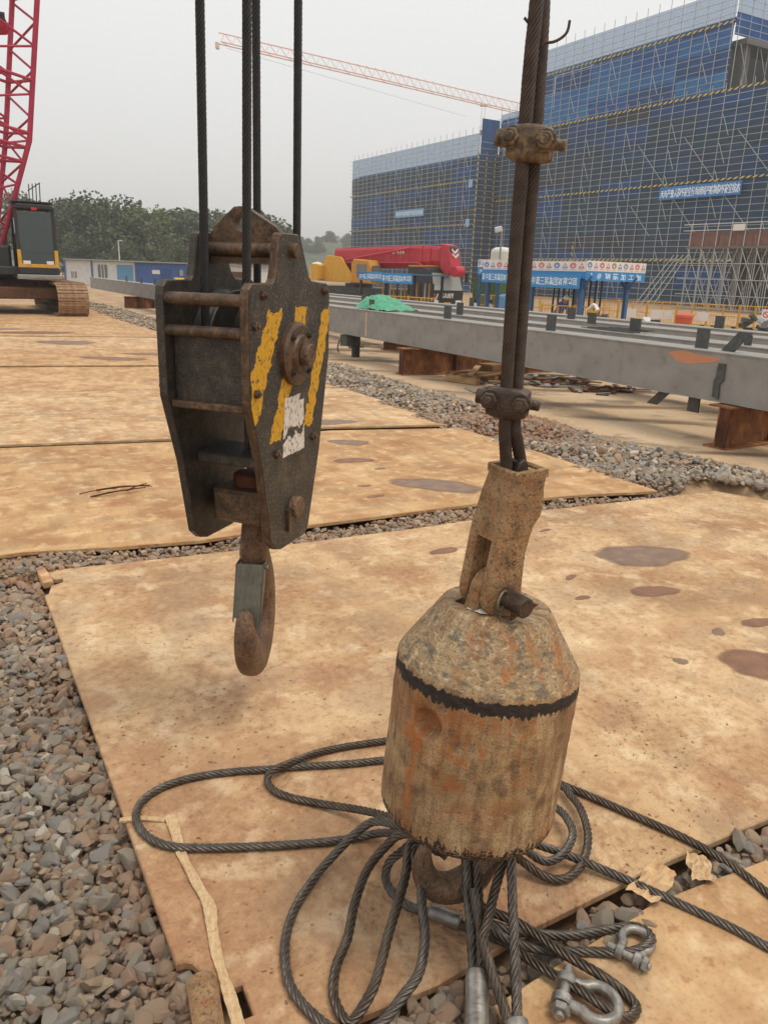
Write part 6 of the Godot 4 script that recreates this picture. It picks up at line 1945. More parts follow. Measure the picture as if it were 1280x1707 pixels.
func build_canopies() -> void:
	var blue := c8(60, 142, 206)
	var fg := c8(226, 236, 244)
	var company := banner_mat(banner_img(640, 96, "中建三局集团有限公司", true, 0.52, blue, fg))
	# low canopy in front of the truck crane
	var t := thing("blue_canopy", "low site canopy with two blue company banners before the truck crane", "canopy", site(18.9, -0.58, 30.4))
	board(t, "company_banner", 2.5, 0.46, company, face_left(-0.2, 1.94, -1.25) * Transform3D(Basis(Vector3.UP, 0.06), Vector3.ZERO))
	board(t, "company_banner", 2.6, 0.42, company, face_left(-0.15, 1.99, -3.85) * Transform3D(Basis(Vector3.UP, -0.05), Vector3.ZERO))
	var st := new_st(true)
	box(st, Vector3(0.8, 2.12, -2.6), Vector3(1.9, 0.06, 5.3), 0.01); part(t, "roof", st, M.blue_steel)
	for z in [-0.2, -2.6, -5.1]:
		for x in [0.0, 1.6]:
			st = new_st(true)
			box(st, Vector3(x, 1.05, z), Vector3(0.10, 2.1, 0.10), 0.006); part(t, "post", st, M.black)
	for k in 14:
		st = new_st()
		rod(st, Vector3(1.2, 0, -0.3 - 0.36 * k), Vector3(1.2, 1.75, -0.3 - 0.36 * k), 0.035, 6); part(t, "stored_bar", st, [M.black, M.yellow, M.white_panel][k % 3])
	# long rebar shed with the warning strip
	var s2 := thing("rebar_shed", "long blue rebar shed canopy with warning icons and company banner", "canopy", site(21.3, -0.58, 22.3))
	var icons := banner_mat(icon_strip(700, 64, 14))
	var icons2 := banner_mat(icon_strip(500, 64, 10))
	var plain := mat(blue, 0.7)
	board(s2, "warning_strip", 6.3, 0.36, icons, face_left(0.0, 2.63, -3.15))
	board(s2, "blue_fascia", 6.3, 0.26, plain, face_left(0.01, 2.32, -3.15))
	board(s2, "company_banner", 3.1, 0.52, company, face_left(-0.25, 2.08, -1.55))
	board(s2, "company_banner", 2.4, 0.48, company, face_left(-0.22, 2.16, -4.9))
	var wn := banner_mat(banner_img(700, 90, "1#钢筋加工棚", false, 0.62, blue, fg, 0.04, 0.98))
	board(s2, "warning_strip", 3.1, 0.36, icons2, Transform3D(Basis(), Vector3(1.55, 2.66, 0.02)))
	board(s2, "shed_name_banner", 3.1, 0.34, wn, Transform3D(Basis(), Vector3(1.55, 2.31, 0.02)))
	st = new_st(true)
	box(st, Vector3(1.6, 2.5, -3.2), Vector3(3.0, 0.08, 6.2), 0.01); part(s2, "roof", st, M.blue_steel)
	for z in [-0.25, -3.1, -6.1]:
		for x in [0.15, 2.5]:
			st = new_st(true)
			box(st, Vector3(x, 1.2, z), Vector3(0.16, 2.4, 0.16), 0.01)
			var po := part(s2, "post", st, M.blue_steel)
			for d in [-1, 1]:
				var k := new_st(true)
				bar(k, Vector3(x, 1.75, z), Vector3(x, 2.3, z + 0.45 * d), 0.06, 0.06, Vector3.RIGHT); part(po, "knee_brace", k, M.blue_steel)
	for k in 10:
		st = new_st()
		rod(st, Vector3(1.4, 0, -0.5 - 0.3 * k), Vector3(1.4, 2.2, -0.5 - 0.3 * k), 0.04, 6); part(s2, "stored_bar", st, M.black)
	var s3 := thing("workshop_canopy", "short white and blue workshop canopy in front of the white tank", "canopy", site(22.6, -0.58, 29.2))
	var wn3 := banner_mat(banner_img(300, 90, "天安工", false, 0.55, blue, fg, 0.08, 0.98))
	board(s3, "warning_strip", 1.6, 0.34, banner_mat(icon_strip(300, 64, 6)), face_left(0.0, 2.74, -0.8))
	board(s3, "name_banner", 1.6, 0.32, wn3, face_left(0.0, 2.40, -0.8))
	st = new_st(true)
	box(st, Vector3(1.0, 2.6, -0.8), Vector3(1.9, 0.08, 1.6), 0.01); part(s3, "roof", st, M.blue_steel)
	for q in [[0.1, -0.1], [0.1, -1.5], [1.8, -0.1], [1.8, -1.5]]:
		st = new_st(true)
		box(st, Vector3(q[0], 1.25, q[1]), Vector3(0.12, 2.5, 0.12), 0.01); part(s3, "post", st, M.blue_steel)
	# tank, container, lamp
	var tk := thing("water_tank", "white cylindrical storage tank with domed top behind the canopies", "tank", Transform3D(Basis(), Vector3(6.98, -0.6, -52.0)))
	st = new_st()
	lathe(st, [Vector2(0, 0), Vector2(0.72, 0), Vector2(0.72, 3.72), Vector2(0.66, 3.86), Vector2(0.45, 3.98), Vector2(0.0, 4.03)], Transform3D(), 32); part(tk, "shell", st, M.tank)
	st = new_st()
	lathe(st, [Vector2(0.72, 2.6), Vector2(0.735, 2.62), Vector2(0.735, 2.68), Vector2(0.72, 2.7)], Transform3D(), 32); part(tk, "hoop", st, M.pipe_dull)
	var gc := thing("green_container", "dark green steel container beside the white tank", "container", site(30.8, -0.6, 39.6))
	st = new_st(true)
	box(st, Vector3(0, 1.05, 0), Vector3(2.2, 2.1, 2.6), 0.04); part(gc, "shell", st, M.green)
	for k in 8:
		st = new_st(true)
		box(st, Vector3(-1.11, 1.05, -1.15 + 0.33 * k), Vector3(0.03, 1.95, 0.12), 0.0); part(gc, "rib", st, M.green)
	var lp := thing("floodlight_pole", "thin pole with a white floodlight in front of the tank", "lamp post", Transform3D(Basis(), Vector3(5.52, -0.6, -42.0)))
	st = new_st()
	rod(st, Vector3.ZERO, Vector3(0.02, 4.6, 0), 0.05, 10); part(lp, "pole", st, M.pipe_dull)
	st = new_st(true)
	box(st, Vector3(-0.18, 4.5, 0.1), Vector3(0.36, 0.28, 0.2), 0.04, Basis(Vector3.BACK, 0.2)); part(lp, "floodlight", st, M.white_panel)
	# yellow site barriers: frames with mesh infill
	var proto := barrier_panel()
	var labels := []
	var n := 0
	var runs := [[Vector3(9.6, -0.58, -44.6), Vector3(20.4, -0.58, -39.2), "yellow mesh site barrier along the scaffold foot, right of the rebar shed", 8], [Vector3(5.0, -0.58, -45.5), Vector3(8.8, -0.58, -43.5), "yellow mesh site barrier behind the floodlight pole", 3], [Vector3(-0.4, -0.58, -36.8), Vector3(1.9, -0.58, -34.8), "yellow site barrier under the two company banners", 2], [Vector3(5.9, -0.58, -31.4), Vector3(8.3, -0.58, -30.2), "yellow site barrier in front of the rebar shed posts", 2]]
	for r in runs:
		for k in r[3]:
			var a: Vector3 = (r[0] as Vector3).lerp(r[1], (k + 0.02) / r[3])
			var b: Vector3 = (r[0] as Vector3).lerp(r[1], (k + 0.98) / r[3])
			var d := b - a
			var xf := Transform3D(Basis(Vector3.UP, atan2(-d.z, d.x)).scaled_local(Vector3(d.length() / 1.5, 1, 1)), a)
			if n == 0:
				proto.transform = xf
				proto.set_meta("label", r[2])
			else: dup(proto, xf, r[2], "yellow site barriers")
			n += 1
	# boards and odds and ends behind the barrier
	for q in [[12.4, -41.9, 0.62, "white notice board fixed to the yellow barrier"], [13.6, -41.3, 0.62, "white notice board fixed to the yellow barrier"], [14.1, -41.05, 0.4, "white notice board fixed to the yellow barrier"], [15.6, -40.4, 0.55, "white notice board fixed to the yellow barrier"]]:
		var nb := thing("notice_board", q[3], "notice board", Transform3D(Basis(Vector3.UP, -0.46), Vector3(q[0], 0.02, q[1] + 0.55)), "white notice boards on the barrier")
		board(nb, "board", q[2], 0.42, M.white, Transform3D(), 0.02)
	var ps := thing("prohibition_sign", "white sign with red ring and red text block on the barrier", "sign", Transform3D(Basis(Vector3.UP, -0.46), Vector3(18.6, 0.10, -39.5)))
	var pim := Image.create(64, 128, false, Image.FORMAT_RGBA8)
	pim.fill(c8(232, 224, 222))
	for y in 128:
		for x in 64:
			var d := Vector2(x - 32, y - 42).length()
			if (d > 18 and d < 25) or (d < 20 and absf(x - 32 - (y - 42)) < 5) or (y > 80 and y < 116 and x > 6 and x < 58): pim.set_pixel(x, y, c8(206, 52, 58))
	board(ps, "board", 0.42, 0.78, banner_mat(pim), Transform3D(), 0.02)
	var ot := thing("orange_bin", "orange plastic bin with domed lid behind the barrier", "bin", Transform3D(Basis().scaled(Vector3(1.0, 0.8, 1.0)), Vector3(14.6, -0.6, -39.6)))
	st = new_st()
	lathe(st, [Vector2(0, 0), Vector2(0.36, 0), Vector2(0.42, 0.7), Vector2(0.0, 0.7)], Transform3D(), 16); part(ot, "body", st, mat(c8(206, 92, 54), 0.6))
	st = new_st()
	lathe(st, [Vector2(0.46, 0.7), Vector2(0.44, 0.85), Vector2(0.25, 0.97), Vector2(0, 1.0)], Transform3D(), 16); part(ot, "lid", st, mat(c8(204, 92, 66), 0.6))
	var bt := thing("blue_drum", "light blue plastic drum beside the floodlight pole", "drum", Transform3D(Basis(), Vector3(6.2, -0.6, -42.6)))
	st = new_st()
	lathe(st, [Vector2(0, 0), Vector2(0.42, 0), Vector2(0.45, 0.1), Vector2(0.45, 1.2), Vector2(0.38, 1.3), Vector2(0, 1.32)], Transform3D(), 20); part(bt, "body", st, mat(c8(98, 160, 214), 0.5))
	for q in [[4.05, -39.0], [4.75, -38.6]]:
		var wl := thing("gas_bottle", "small white gas bottle standing before the truck crane", "gas bottle", Transform3D(Basis(), Vector3(q[0], -0.58, q[1])), "white gas bottles")
		st = new_st()
		lathe(st, [Vector2(0, 0), Vector2(0.17, 0), Vector2(0.19, 0.06), Vector2(0.19, 0.75), Vector2(0.12, 0.9), Vector2(0.05, 0.94), Vector2(0.05, 1.05), Vector2(0, 1.05)], Transform3D(), 16); part(wl, "body", st, M.white_panel)
		st = new_st()
		lathe(st, [Vector2(0.11, 0.92), Vector2(0.12, 0.92), Vector2(0.12, 1.08), Vector2(0.11, 1.08)], Transform3D(), 12); part(wl, "valve_guard", st, M.black)
	# heap of materials and machines in front of the barrier
	for q in [[9.7, -36.0, 1.6, 0.7, "low heap of grey site materials right of the rebar shed", M.plate_dark], [12.0, -35.5, 1.2, 0.5, "low heap of dark site materials before the barrier", M.black], [17.4, -37.6, 1.3, 0.9, "dark covered machine before the barrier with yellow wire coil", M.plate_dark]]:
		var hp := thing("material_heap", q[4], "materials", Transform3D(Basis(), Vector3(q[0], -0.6, q[1])))
		for k in 9:
			st = new_st(true)
			box(st, Vector3(rng.randf_range(-0.5, 0.5) * q[2], 0.12 + rng.randf() * q[3] * 0.8, rng.randf_range(-0.4, 0.4)), Vector3(rng.randf_range(0.2, 0.7), rng.randf_range(0.08, 0.3), rng.randf_range(0.2, 0.5)), 0.02, Basis(Vector3.UP, rng.randf() * 3.0) * Basis(Vector3.BACK, rng.randfn() * 0.3))
			part(hp, "piece", st, q[5] if k % 3 else M.white_panel)
		for k in 3:
			st = new_st(true)
			box(st, Vector3(-0.4 + 0.4 * k, 0.08, 0), Vector3(0.3, 0.16, 0.5), 0.02); part(hp, "piece", st, M.black)

func barrier_panel() -> Node3D:
	var t := thing("site_barrier", "", "barrier", Transform3D(), "yellow site barriers")
	for q in [[0, 0, 0, 1.22], [1.5, 0, 1.5, 1.22], [0.75, 0.12, 0.75, 1.15]]:
		var st := new_st()
		rod(st, Vector3(q[0], q[1], 0), Vector3(q[2], q[3], 0), 0.03, 6); part(t, "post", st, M.yellow)
	for y in [0.14, 0.62, 1.16]:
		var st := new_st()
		rod(st, Vector3(0, y, 0), Vector3(1.5, y, 0), 0.024, 6); part(t, "rail", st, M.yellow)
	for k in 11:
		var st := new_st()
		rod(st, Vector3(0.06 + 0.125 * k, 0.14, 0), Vector3(0.06 + 0.125 * k, 1.16, 0), 0.011, 5); part(t, "mesh_wire", st, M.yellow)
	var st := new_st(true)
	box(st, Vector3(0.75, 0.07, 0), Vector3(1.5, 0.14, 0.012)); part(t, "toe_board", st, M.hazard)
	return t

# ---------- worker ----------
func build_person() -> void:
	var t := thing("person", "person in blue work jacket and white helmet bending beside a bolt plate", "person", Transform3D(Basis(Vector3.UP, 0.5), Vector3(6.75, -0.58, -32.0)))
	# joints of a figure bending forward, with radii; capsules joined by a smooth minimum and meshed as surface nets
	var J := {"hip": Vector3(0, 0.78, -0.12), "chest": Vector3(0, 1.12, 0.12), "neck": Vector3(0, 1.24, 0.22), "ls": Vector3(0.19, 1.17, 0.16), "rs": Vector3(-0.19, 1.17, 0.16), "le": Vector3(0.27, 0.95, 0.28), "re": Vector3(-0.27, 0.95, 0.28), "lw": Vector3(0.20, 0.78, 0.44), "rw": Vector3(-0.20, 0.78, 0.44), "lh": Vector3(0.10, 0.76, -0.10), "rh": Vector3(-0.10, 0.76, -0.10), "lk": Vector3(0.14, 0.43, 0.10), "rk": Vector3(-0.14, 0.43, 0.10), "la": Vector3(0.13, 0.07, -0.05), "ra": Vector3(-0.13, 0.07, -0.05), "lt": Vector3(0.14, 0.04, 0.13), "rt": Vector3(-0.14, 0.04, 0.13)}
	var jacket := [["hip", "chest", 0.15, 0.17], ["chest", "ls", 0.13, 0.075], ["chest", "rs", 0.13, 0.075], ["ls", "le", 0.068, 0.052], ["rs", "re", 0.068, 0.052], ["le", "lw", 0.052, 0.040], ["re", "rw", 0.052, 0.040], ["chest", "neck", 0.12, 0.07]]
	var legs := [["lh", "lk", 0.095, 0.068], ["rh", "rk", 0.095, 0.068], ["lk", "la", 0.066, 0.048], ["rk", "ra", 0.066, 0.048], ["la", "lt", 0.05, 0.042], ["ra", "rt", 0.05, 0.042], ["lh", "rh", 0.11, 0.11]]
	var body := part(t, "body", nets(J, jacket + legs, 0.035), mat(c8(62, 92, 158), 0.9))
	body.set_meta("label", "blue jacket and trousers")
	J["head"] = Vector3(0, 1.39, 0.33)
	J["chin"] = Vector3(0, 1.31, 0.36)
	part(t, "head", nets(J, [["neck", "chin", 0.055, 0.06], ["chin", "head", 0.065, 0.085]], 0.02), mat(c8(176, 130, 104), 0.7))
	var st := new_st()
	lathe(st, [Vector2(0.150, -0.01), Vector2(0.118, 0.0), Vector2(0.115, 0.05), Vector2(0.085, 0.10), Vector2(0.0, 0.125)], Transform3D(Basis(Vector3.RIGHT, 0.35), Vector3(0, 1.42, 0.345)), 18); part(t, "helmet", st, M.white)
	for s in [-1, 1]:
		var w: Vector3 = J["lw"] if s > 0 else J["rw"]
		var hand := new_st()
		box(hand, w + Vector3(0, -0.03, 0.05), Vector3(0.075, 0.03, 0.09), 0.01)
		for k in 4: tube(hand, PackedVector3Array([w + Vector3(-0.027 + 0.018 * k, -0.03, 0.09), w + Vector3(-0.027 + 0.018 * k, -0.05, 0.125), w + Vector3(-0.027 + 0.018 * k, -0.085, 0.13 - 0.006 * absf(k - 1.5))]), 0.0085, 6)
		tube(hand, PackedVector3Array([w + Vector3(-0.035 * s, -0.03, 0.03), w + Vector3(-0.055 * s, -0.045, 0.06), w + Vector3(-0.05 * s, -0.07, 0.085)]), 0.0095, 6)
		part(t, "glove", hand, M.white_panel)

func nets(J: Dictionary, bones: Array, cell: float) -> SurfaceTool:
	var lo := Vector3.ONE * 99.0
	var hi := -lo
	for b in bones:
		for k in 2:
			var p: Vector3 = J[b[k]]
			lo = lo.min(p - Vector3.ONE * (b[2] + 0.1))
			hi = hi.max(p + Vector3.ONE * (b[2] + 0.1))
	var n := Vector3i(((hi - lo) / cell).ceil()) + Vector3i.ONE
	var field := func(p: Vector3) -> float:
		var sum := 0.0
		for b in bones:
			var A: Vector3 = J[b[0]]
			var D: Vector3 = J[b[1]] - A
			var u := clampf((p - A).dot(D) / D.length_squared(), 0.0, 1.0)
			sum += exp(-32.0 * ((p - A - D * u).length() - lerpf(b[2], b[3], u)))
		return -log(maxf(sum, 1e-30)) / 32.0
	var F := PackedFloat32Array()
	F.resize(n.x * n.y * n.z)
	for z in n.z:
		for y in n.y:
			for x in n.x: F[x + n.x * (y + n.y * z)] = field.call(lo + Vector3(x, y, z) * cell)
	var at := {}
	var idx := func(x: int, y: int, z: int) -> int: return x + n.x * (y + n.y * z)
	for z in n.z - 1:
		for y in n.y - 1:
			for x in n.x - 1:
				var s := Vector3.ZERO
				var cnt := 0
				for e in [[0, 1], [2, 3], [4, 5], [6, 7], [0, 2], [1, 3], [4, 6], [5, 7], [0, 4], [1, 5], [2, 6], [3, 7]]:
					var a := Vector3i(x + (e[0] & 1), y + ((e[0] >> 1) & 1), z + ((e[0] >> 2) & 1))
					var b := Vector3i(x + (e[1] & 1), y + ((e[1] >> 1) & 1), z + ((e[1] >> 2) & 1))
					var fa: float = F[idx.call(a.x, a.y, a.z)]
					var fb: float = F[idx.call(b.x, b.y, b.z)]
					if (fa < 0.0) != (fb < 0.0):
						s += Vector3(a).lerp(Vector3(b), fa / (fa - fb))
						cnt += 1
				if cnt: at[idx.call(x, y, z)] = lo + s / cnt * cell
	var st := new_st()
	for z in range(1, n.z - 1):
		for y in range(1, n.y - 1):
			for x in range(1, n.x - 1):
				var f: float = F[idx.call(x, y, z)]
				for ax in 3:
					var g: float = F[idx.call(x + int(ax == 0), y + int(ax == 1), z + int(ax == 2))]
					if (f < 0.0) == (g < 0.0): continue
					var u := [Vector3i(0, 1, 0), Vector3i(0, 0, 1), Vector3i(1, 0, 0)][ax] as Vector3i
					var v := [Vector3i(0, 0, 1), Vector3i(1, 0, 0), Vector3i(0, 1, 0)][ax] as Vector3i
					var c := Vector3i(x, y, z)
					var q := []
					for w in [c, c - u, c - u - v, c - v]: q.append(at.get(idx.call(w.x, w.y, w.z)))
					if null in q: continue
					if f < 0.0: quad(st, q[0], q[3], q[2], q[1])
					else: quad(st, q[0], q[1], q[2], q[3])
	return st

# ---------- scaffolded buildings ----------
func unit_tube(m: Material) -> Mesh:
	var st := new_st()
	rod(st, Vector3.ZERO, Vector3(0, 0, 1), 1.0, 5)
	return mesh_of(st, m)

func unit_box(m: Material) -> Mesh:
	var st := new_st(true)
	box(st, Vector3(0, 0, 0), Vector3.ONE)
	return mesh_of(st, m)

func stick(t: Node3D, called: String, m: Mesh, a: Vector3, b: Vector3, r: float) -> void:
	var B := along(a, b)
	inst(t, called, m, Transform3D(Basis(B.x * r, B.y * r, B.z * a.distance_to(b)), a))

# a scaffold with netting on a face that looks towards -x; z runs from 0 to -len
func facade(t: Node3D, len: float, h0: float, h1: float, nets: Array, bands: Array, z0 := 0.0, top_thin := 0.0) -> void:
	var tb: Mesh = M.tube_mesh
	var z := 0.0
	while z < len + 0.1:
		stick(t, "standard", tb, Vector3(-0.25, h0, z0 - z), Vector3(-0.25, h1 + 0.7, z0 - z), 0.036)
		z += 1.55
	var y := h0 + 0.3
	while y < h1:
		stick(t, "ledger", tb, Vector3(-0.30, y, z0 + 0.3), Vector3(-0.30, y, z0 - len - 0.3), 0.030)
		y += 0.62
	# net panels, one per bay and lift
	var ph := 1.86
	var pw := 6.2
	var k := 0
	y = h0
	while y < h1 - top_thin - 0.05:
		z = 0.0
		while z < len - 0.05:
			var hh := minf(ph, h1 - top_thin - y)
			var ww := minf(pw, len - z)
			inst(t, "net_panel", nets[rng.randi() % nets.size()], Transform3D(Basis.from_scale(Vector3(0.03, hh - 0.02, ww - 0.03)) , Vector3(rng.randf_range(-0.04, 0.04), y + hh / 2, z0 - z - ww / 2)))
			z += pw
			k += 1
		y += ph
	if top_thin > 0.0:
		z = 0.0
		while z < len - 0.05:
			var ww := minf(pw, len - z)
			inst(t, "parapet_net", M.thin_net_mesh, Transform3D(Basis.from_scale(Vector3(0.02, top_thin - 0.02, ww - 0.03)), Vector3(0, h1 - top_thin / 2, z0 - z - ww / 2)))
			z += pw
		inst(t, "edge_beam", M.dark_box, Transform3D(Basis.from_scale(Vector3(0.3, 0.4, len)), Vector3(0.4, h1 - top_thin, z0 - len / 2)))
	# zig-zag braces
	z = 2.0
	while z < len - 4.0:
		y = h0 + 1.0
		while y < h1 - 3.5:
			stick(t, "brace", tb, Vector3(-0.34, y + 1.9, z0 - z - 0.9), Vector3(-0.34, y, z0 - z), 0.036)
			y += 2.5
		z += 6.2
	for b in bands: hazard_band(t, Vector3(-0.36, b, z0), Vector3(-0.36, b, z0 - len))

func hazard_band(t: Node3D, a: Vector3, b: Vector3) -> void:
	var st := new_st(true)
	var L := a.distance_to(b)
	var n := int(L / 0.7)
	var up := Vector3(0, 0.10, 0)
	if absf((b - a).normalized().y) > 0.9: up = Vector3(0, 0, 0.12)
	quad(st, a - up, b - up, b + up, a + up, Vector2(0, 0), Vector2(n, 0), Vector2(n, 0.5), Vector2(0, 0.5))
	var k := Vector3(0.04, 0, 0)
	quad(st, a - up + k, b - up + k, b + up + k, a + up + k, Vector2(0, 0), Vector2(n, 0), Vector2(n, 0.5), Vector2(0, 0.5))
	quad(st, a + up, b + up, b + up + k, a + up + k, Vector2(0, 0), Vector2(n, 0), Vector2(n, 0.1), Vector2(0, 0.1))
	part(t, "hazard_band", st, M.hazard)

func build_buildings() -> void:
	M.tube_mesh = unit_tube(M.pipe)
	M.dark_box = unit_box(M.core)
	M.thin_net_mesh = unit_box(M.thin_net)
	var nb := []
	for m in M.nets: nb.append(unit_box(m))
	var bb := []
	for m in M.blue_nets: bb.append(unit_box(m))
	var low: Array = nb + [bb[2]]
	# tall building, its long face towards the yard
	var t := thing("scaffolded_building", "tall building wrapped in blue net and scaffold, white-lettered banner on it", "building", site(69.0, -0.6, 34.0))
	var g := 0.6
	inst(t, "concrete_core", unit_box(M.core), Transform3D(Basis.from_scale(Vector3(34, 19.6 + g, 56.6)), Vector3(18.2, (19.6 + g) / 2, -28.4)))
	inst(t, "concrete_core", unit_box(M.core), Transform3D(Basis.from_scale(Vector3(25, 6.0, 24.4)), Vector3(18.5, 22.6 + g, -39.6)))
	facade(t, 57.0, 0.0, 19.4 + g, low, [3.9 + g, 11.45 + g, 19.4 + g])
	facade(t, 30.0, 19.45 + g, 28.2 + g, bb, [25.3 + g], -22.0, 2.6)
	facade(t, 5.0, 19.45 + g, 22.2 + g, bb, [], -52.0, 0.8)
	# the return of the upper storeys: open slab, columns, net above
	for k in 5:
		inst(t, "column", unit_box(M.concrete) if k == 0 else t.get_node("column").mesh, Transform3D(Basis.from_scale(Vector3(0.9, 4.2, 0.9)), Vector3(2.6 + 6.0 * k, 21.6 + g, -22.6)))
	inst(t, "floor_slab", unit_box(M.concrete), Transform3D(Basis.from_scale(Vector3(30.0, 0.5, 3.0)), Vector3(16.5, 23.9 + g, -23.0)))
	for k in 5:
		inst(t, "net_panel", bb[k % bb.size()], Transform3D(Basis.from_scale(Vector3(5.9, 1.9, 0.03)), Vector3(3.0 + 6.0 * k, 25.2 + g, -21.9)))
		inst(t, "parapet_net", M.thin_net_mesh, Transform3D(Basis.from_scale(Vector3(5.9, 2.0, 0.02)), Vector3(3.0 + 6.0 * k, 27.2 + g, -21.9)))
	for k in 18: stick(t, "standard", M.tube_mesh, Vector3(0.3 + 1.6 * k, 19.4 + g, -21.7), Vector3(0.3 + 1.6 * k, 29.2 + g, -21.7), 0.036)
	for k in 9: stick(t, "ledger", M.tube_mesh, Vector3(-0.3, 24.3 + g + 0.6 * k, -21.65), Vector3(30, 24.3 + g + 0.6 * k, -21.65), 0.03)
	for k in 3: stick(t, "brace", M.tube_mesh, Vector3(1.0 + 3 * k, 23.6 + g, -21.8), Vector3(3.2 + 3 * k, 19.6 + g, -21.8), 0.04)
	# cross braces on the lower right part
	for k in 9:
		for j in 3:
			if (k + j) % 2: continue
			var z := -4.0 - 3.1 * k
			stick(t, "brace", M.tube_mesh, Vector3(-0.36, 7.0 + 3.1 * j, z), Vector3(-0.36, 10.1 + 3.1 * j, z - 3.1), 0.036)
	var bm := banner_mat(banner_img(1100, 130, "天天严查人的不安全行为时时严防物的不安全状态", false, 0.62, c8(52, 128, 196), c8(232, 240, 246), 0.02, 0.99))
	board(t, "lettered_banner", 9.9, 1.25, bm, Transform3D(Basis(Vector3(0, 0, 1), Vector3(0, 1, 0), Vector3(-1, 0, 0)), Vector3(-0.55, 10.55 + g, -23.0)), 0.05)
	for z in [-40.5, -22.0]: hazard_band(t, Vector3(-0.42, 0.2, z), Vector3(-0.42, 6.6 if z < -30 else 0.3, z))
	# lower building on the left
	var t2 := thing("scaffolded_building", "lower long scaffolded building with dark net beyond the truck crane", "building", site(66.0, -0.6, 91.2))
	inst(t2, "concrete_core", unit_box(M.core), Transform3D(Basis.from_scale(Vector3(24, 17.4 + g, 36.0)), Vector3(13.0, (17.4 + g) / 2, -18.2)))
	facade(t2, 36.8, 0.0, 19.8 + g, nb + [bb[2]], [1.0 + g, 8.4 + g, 14.0 + g], 0.0, 3.0)
	inst(t2, "net_panel", nb[0], Transform3D(Basis.from_scale(Vector3(2.9, 17.0, 0.03)), Vector3(1.5, 8.5, 0.05)))
	inst(t2, "net_panel", bb[2], Transform3D(Basis.from_scale(Vector3(2.9, 5.0, 0.03)), Vector3(1.5, 19.6, 0.05)))
	for k in 3: hazard_band(t2, Vector3(-0.45 + 1.4 * k, 0.0, 0.35), Vector3(-0.45 + 1.4 * k, 18.0, 0.35))
	for k in 26: stick(t2, "ledger", M.tube_mesh, Vector3(-0.2, 0.5 + 0.75 * k, 0.3), Vector3(3.2, 0.5 + 0.75 * k, 0.3), 0.03)
	var b2 := banner_mat(banner_img(700, 110, "时时严防物的不安全状态", false, 0.55, c8(120, 172, 212), c8(236, 240, 244)))
	board(t2, "lettered_banner", 8.4, 1.1, b2, Transform3D(Basis(Vector3(0, 0, 1), Vector3(0, 1, 0), Vector3(-1, 0, 0)), Vector3(-0.55, 10.5 + g, -16.6)), 0.05)
	for q in [[13.6, -1.0], [8.6, -1.2], [2.2, -2.6]]: board(t2, "notice_board", 0.9, 1.0, mat(c8(150, 190, 224), 0.7), Transform3D(Basis(Vector3(0, 0, 1), Vector3(0, 1, 0), Vector3(-1, 0, 0)), Vector3(-0.5, q[0] + g, q[1])), 0.05)
	# formwork platform on a thicket of props
	var p := thing("formwork_platform", "brown formwork platform raised on a dense thicket of scaffold props", "scaffold platform", site(58.5, -0.6, 38.0))
	var fw := unit_box(M.formwork)
	for k in 7: inst(p, "formwork_panel", fw, Transform3D(Basis.from_scale(Vector3(0.12, 1.3, 1.55)), Vector3(0.3, 5.85, -0.8 - 1.6 * k)))
	for k in 4: inst(p, "formwork_panel", fw, Transform3D(Basis.from_scale(Vector3(1.55, 1.3, 0.12)), Vector3(1.1 + 1.6 * k, 5.85, -0.1)))
	inst(p, "deck", unit_box(M.concrete), Transform3D(Basis.from_scale(Vector3(6.6, 0.18, 11.2)), Vector3(3.3, 5.2, -5.6)))
	inst(p, "shade_net", M.dark_box, Transform3D(Basis.from_scale(Vector3(0.05, 5.0, 11.0)), Vector3(6.6, 2.6, -5.6)))
	for i in 9:
		for j in 4: stick(p, "prop", M.tube_mesh, Vector3(0.1 + 1.6 * j, 0, -0.1 - 1.35 * i), Vector3(0.1 + 1.6 * j, 7.2 if j == 0 else 5.2, -0.1 - 1.35 * i), 0.045)
	for i in 8:
		for y in [0.1, 2.6]:
			stick(p, "brace", M.tube_mesh, Vector3(-0.02, y, -0.1 - 1.35 * i), Vector3(-0.02, y + 2.5, -1.45 - 1.35 * i), 0.04)
			stick(p, "brace", M.tube_mesh, Vector3(0.0, y + 2.5, -0.5 - 1.35 * i), Vector3(0.3, y, -1.45 - 1.35 * i), 0.04)
			stick(p, "brace", M.tube_mesh, Vector3(1.7, y, -0.1 - 1.35 * i), Vector3(1.7, y + 2.5, -0.9 - 1.35 * i), 0.04)
	for y in [0.15, 1.3, 2.6, 3.9, 6.6, 7.1]: stick(p, "ledger", M.tube_mesh, Vector3(-0.04, y, 0.2), Vector3(-0.04, y, -11.6), 0.04)
	for k in 4: stick(p, "raker", M.tube_mesh, Vector3(-0.3, 4.6, -10.6 - 0.5 * k), Vector3(-2.2, 0.0, -12.2 - 0.7 * k), 0.045)
	inst(p, "notice_board", unit_box(M.white), Transform3D(Basis.from_scale(Vector3(0.05, 0.5, 1.1)), Vector3(-0.12, 6.75, -6.0)))

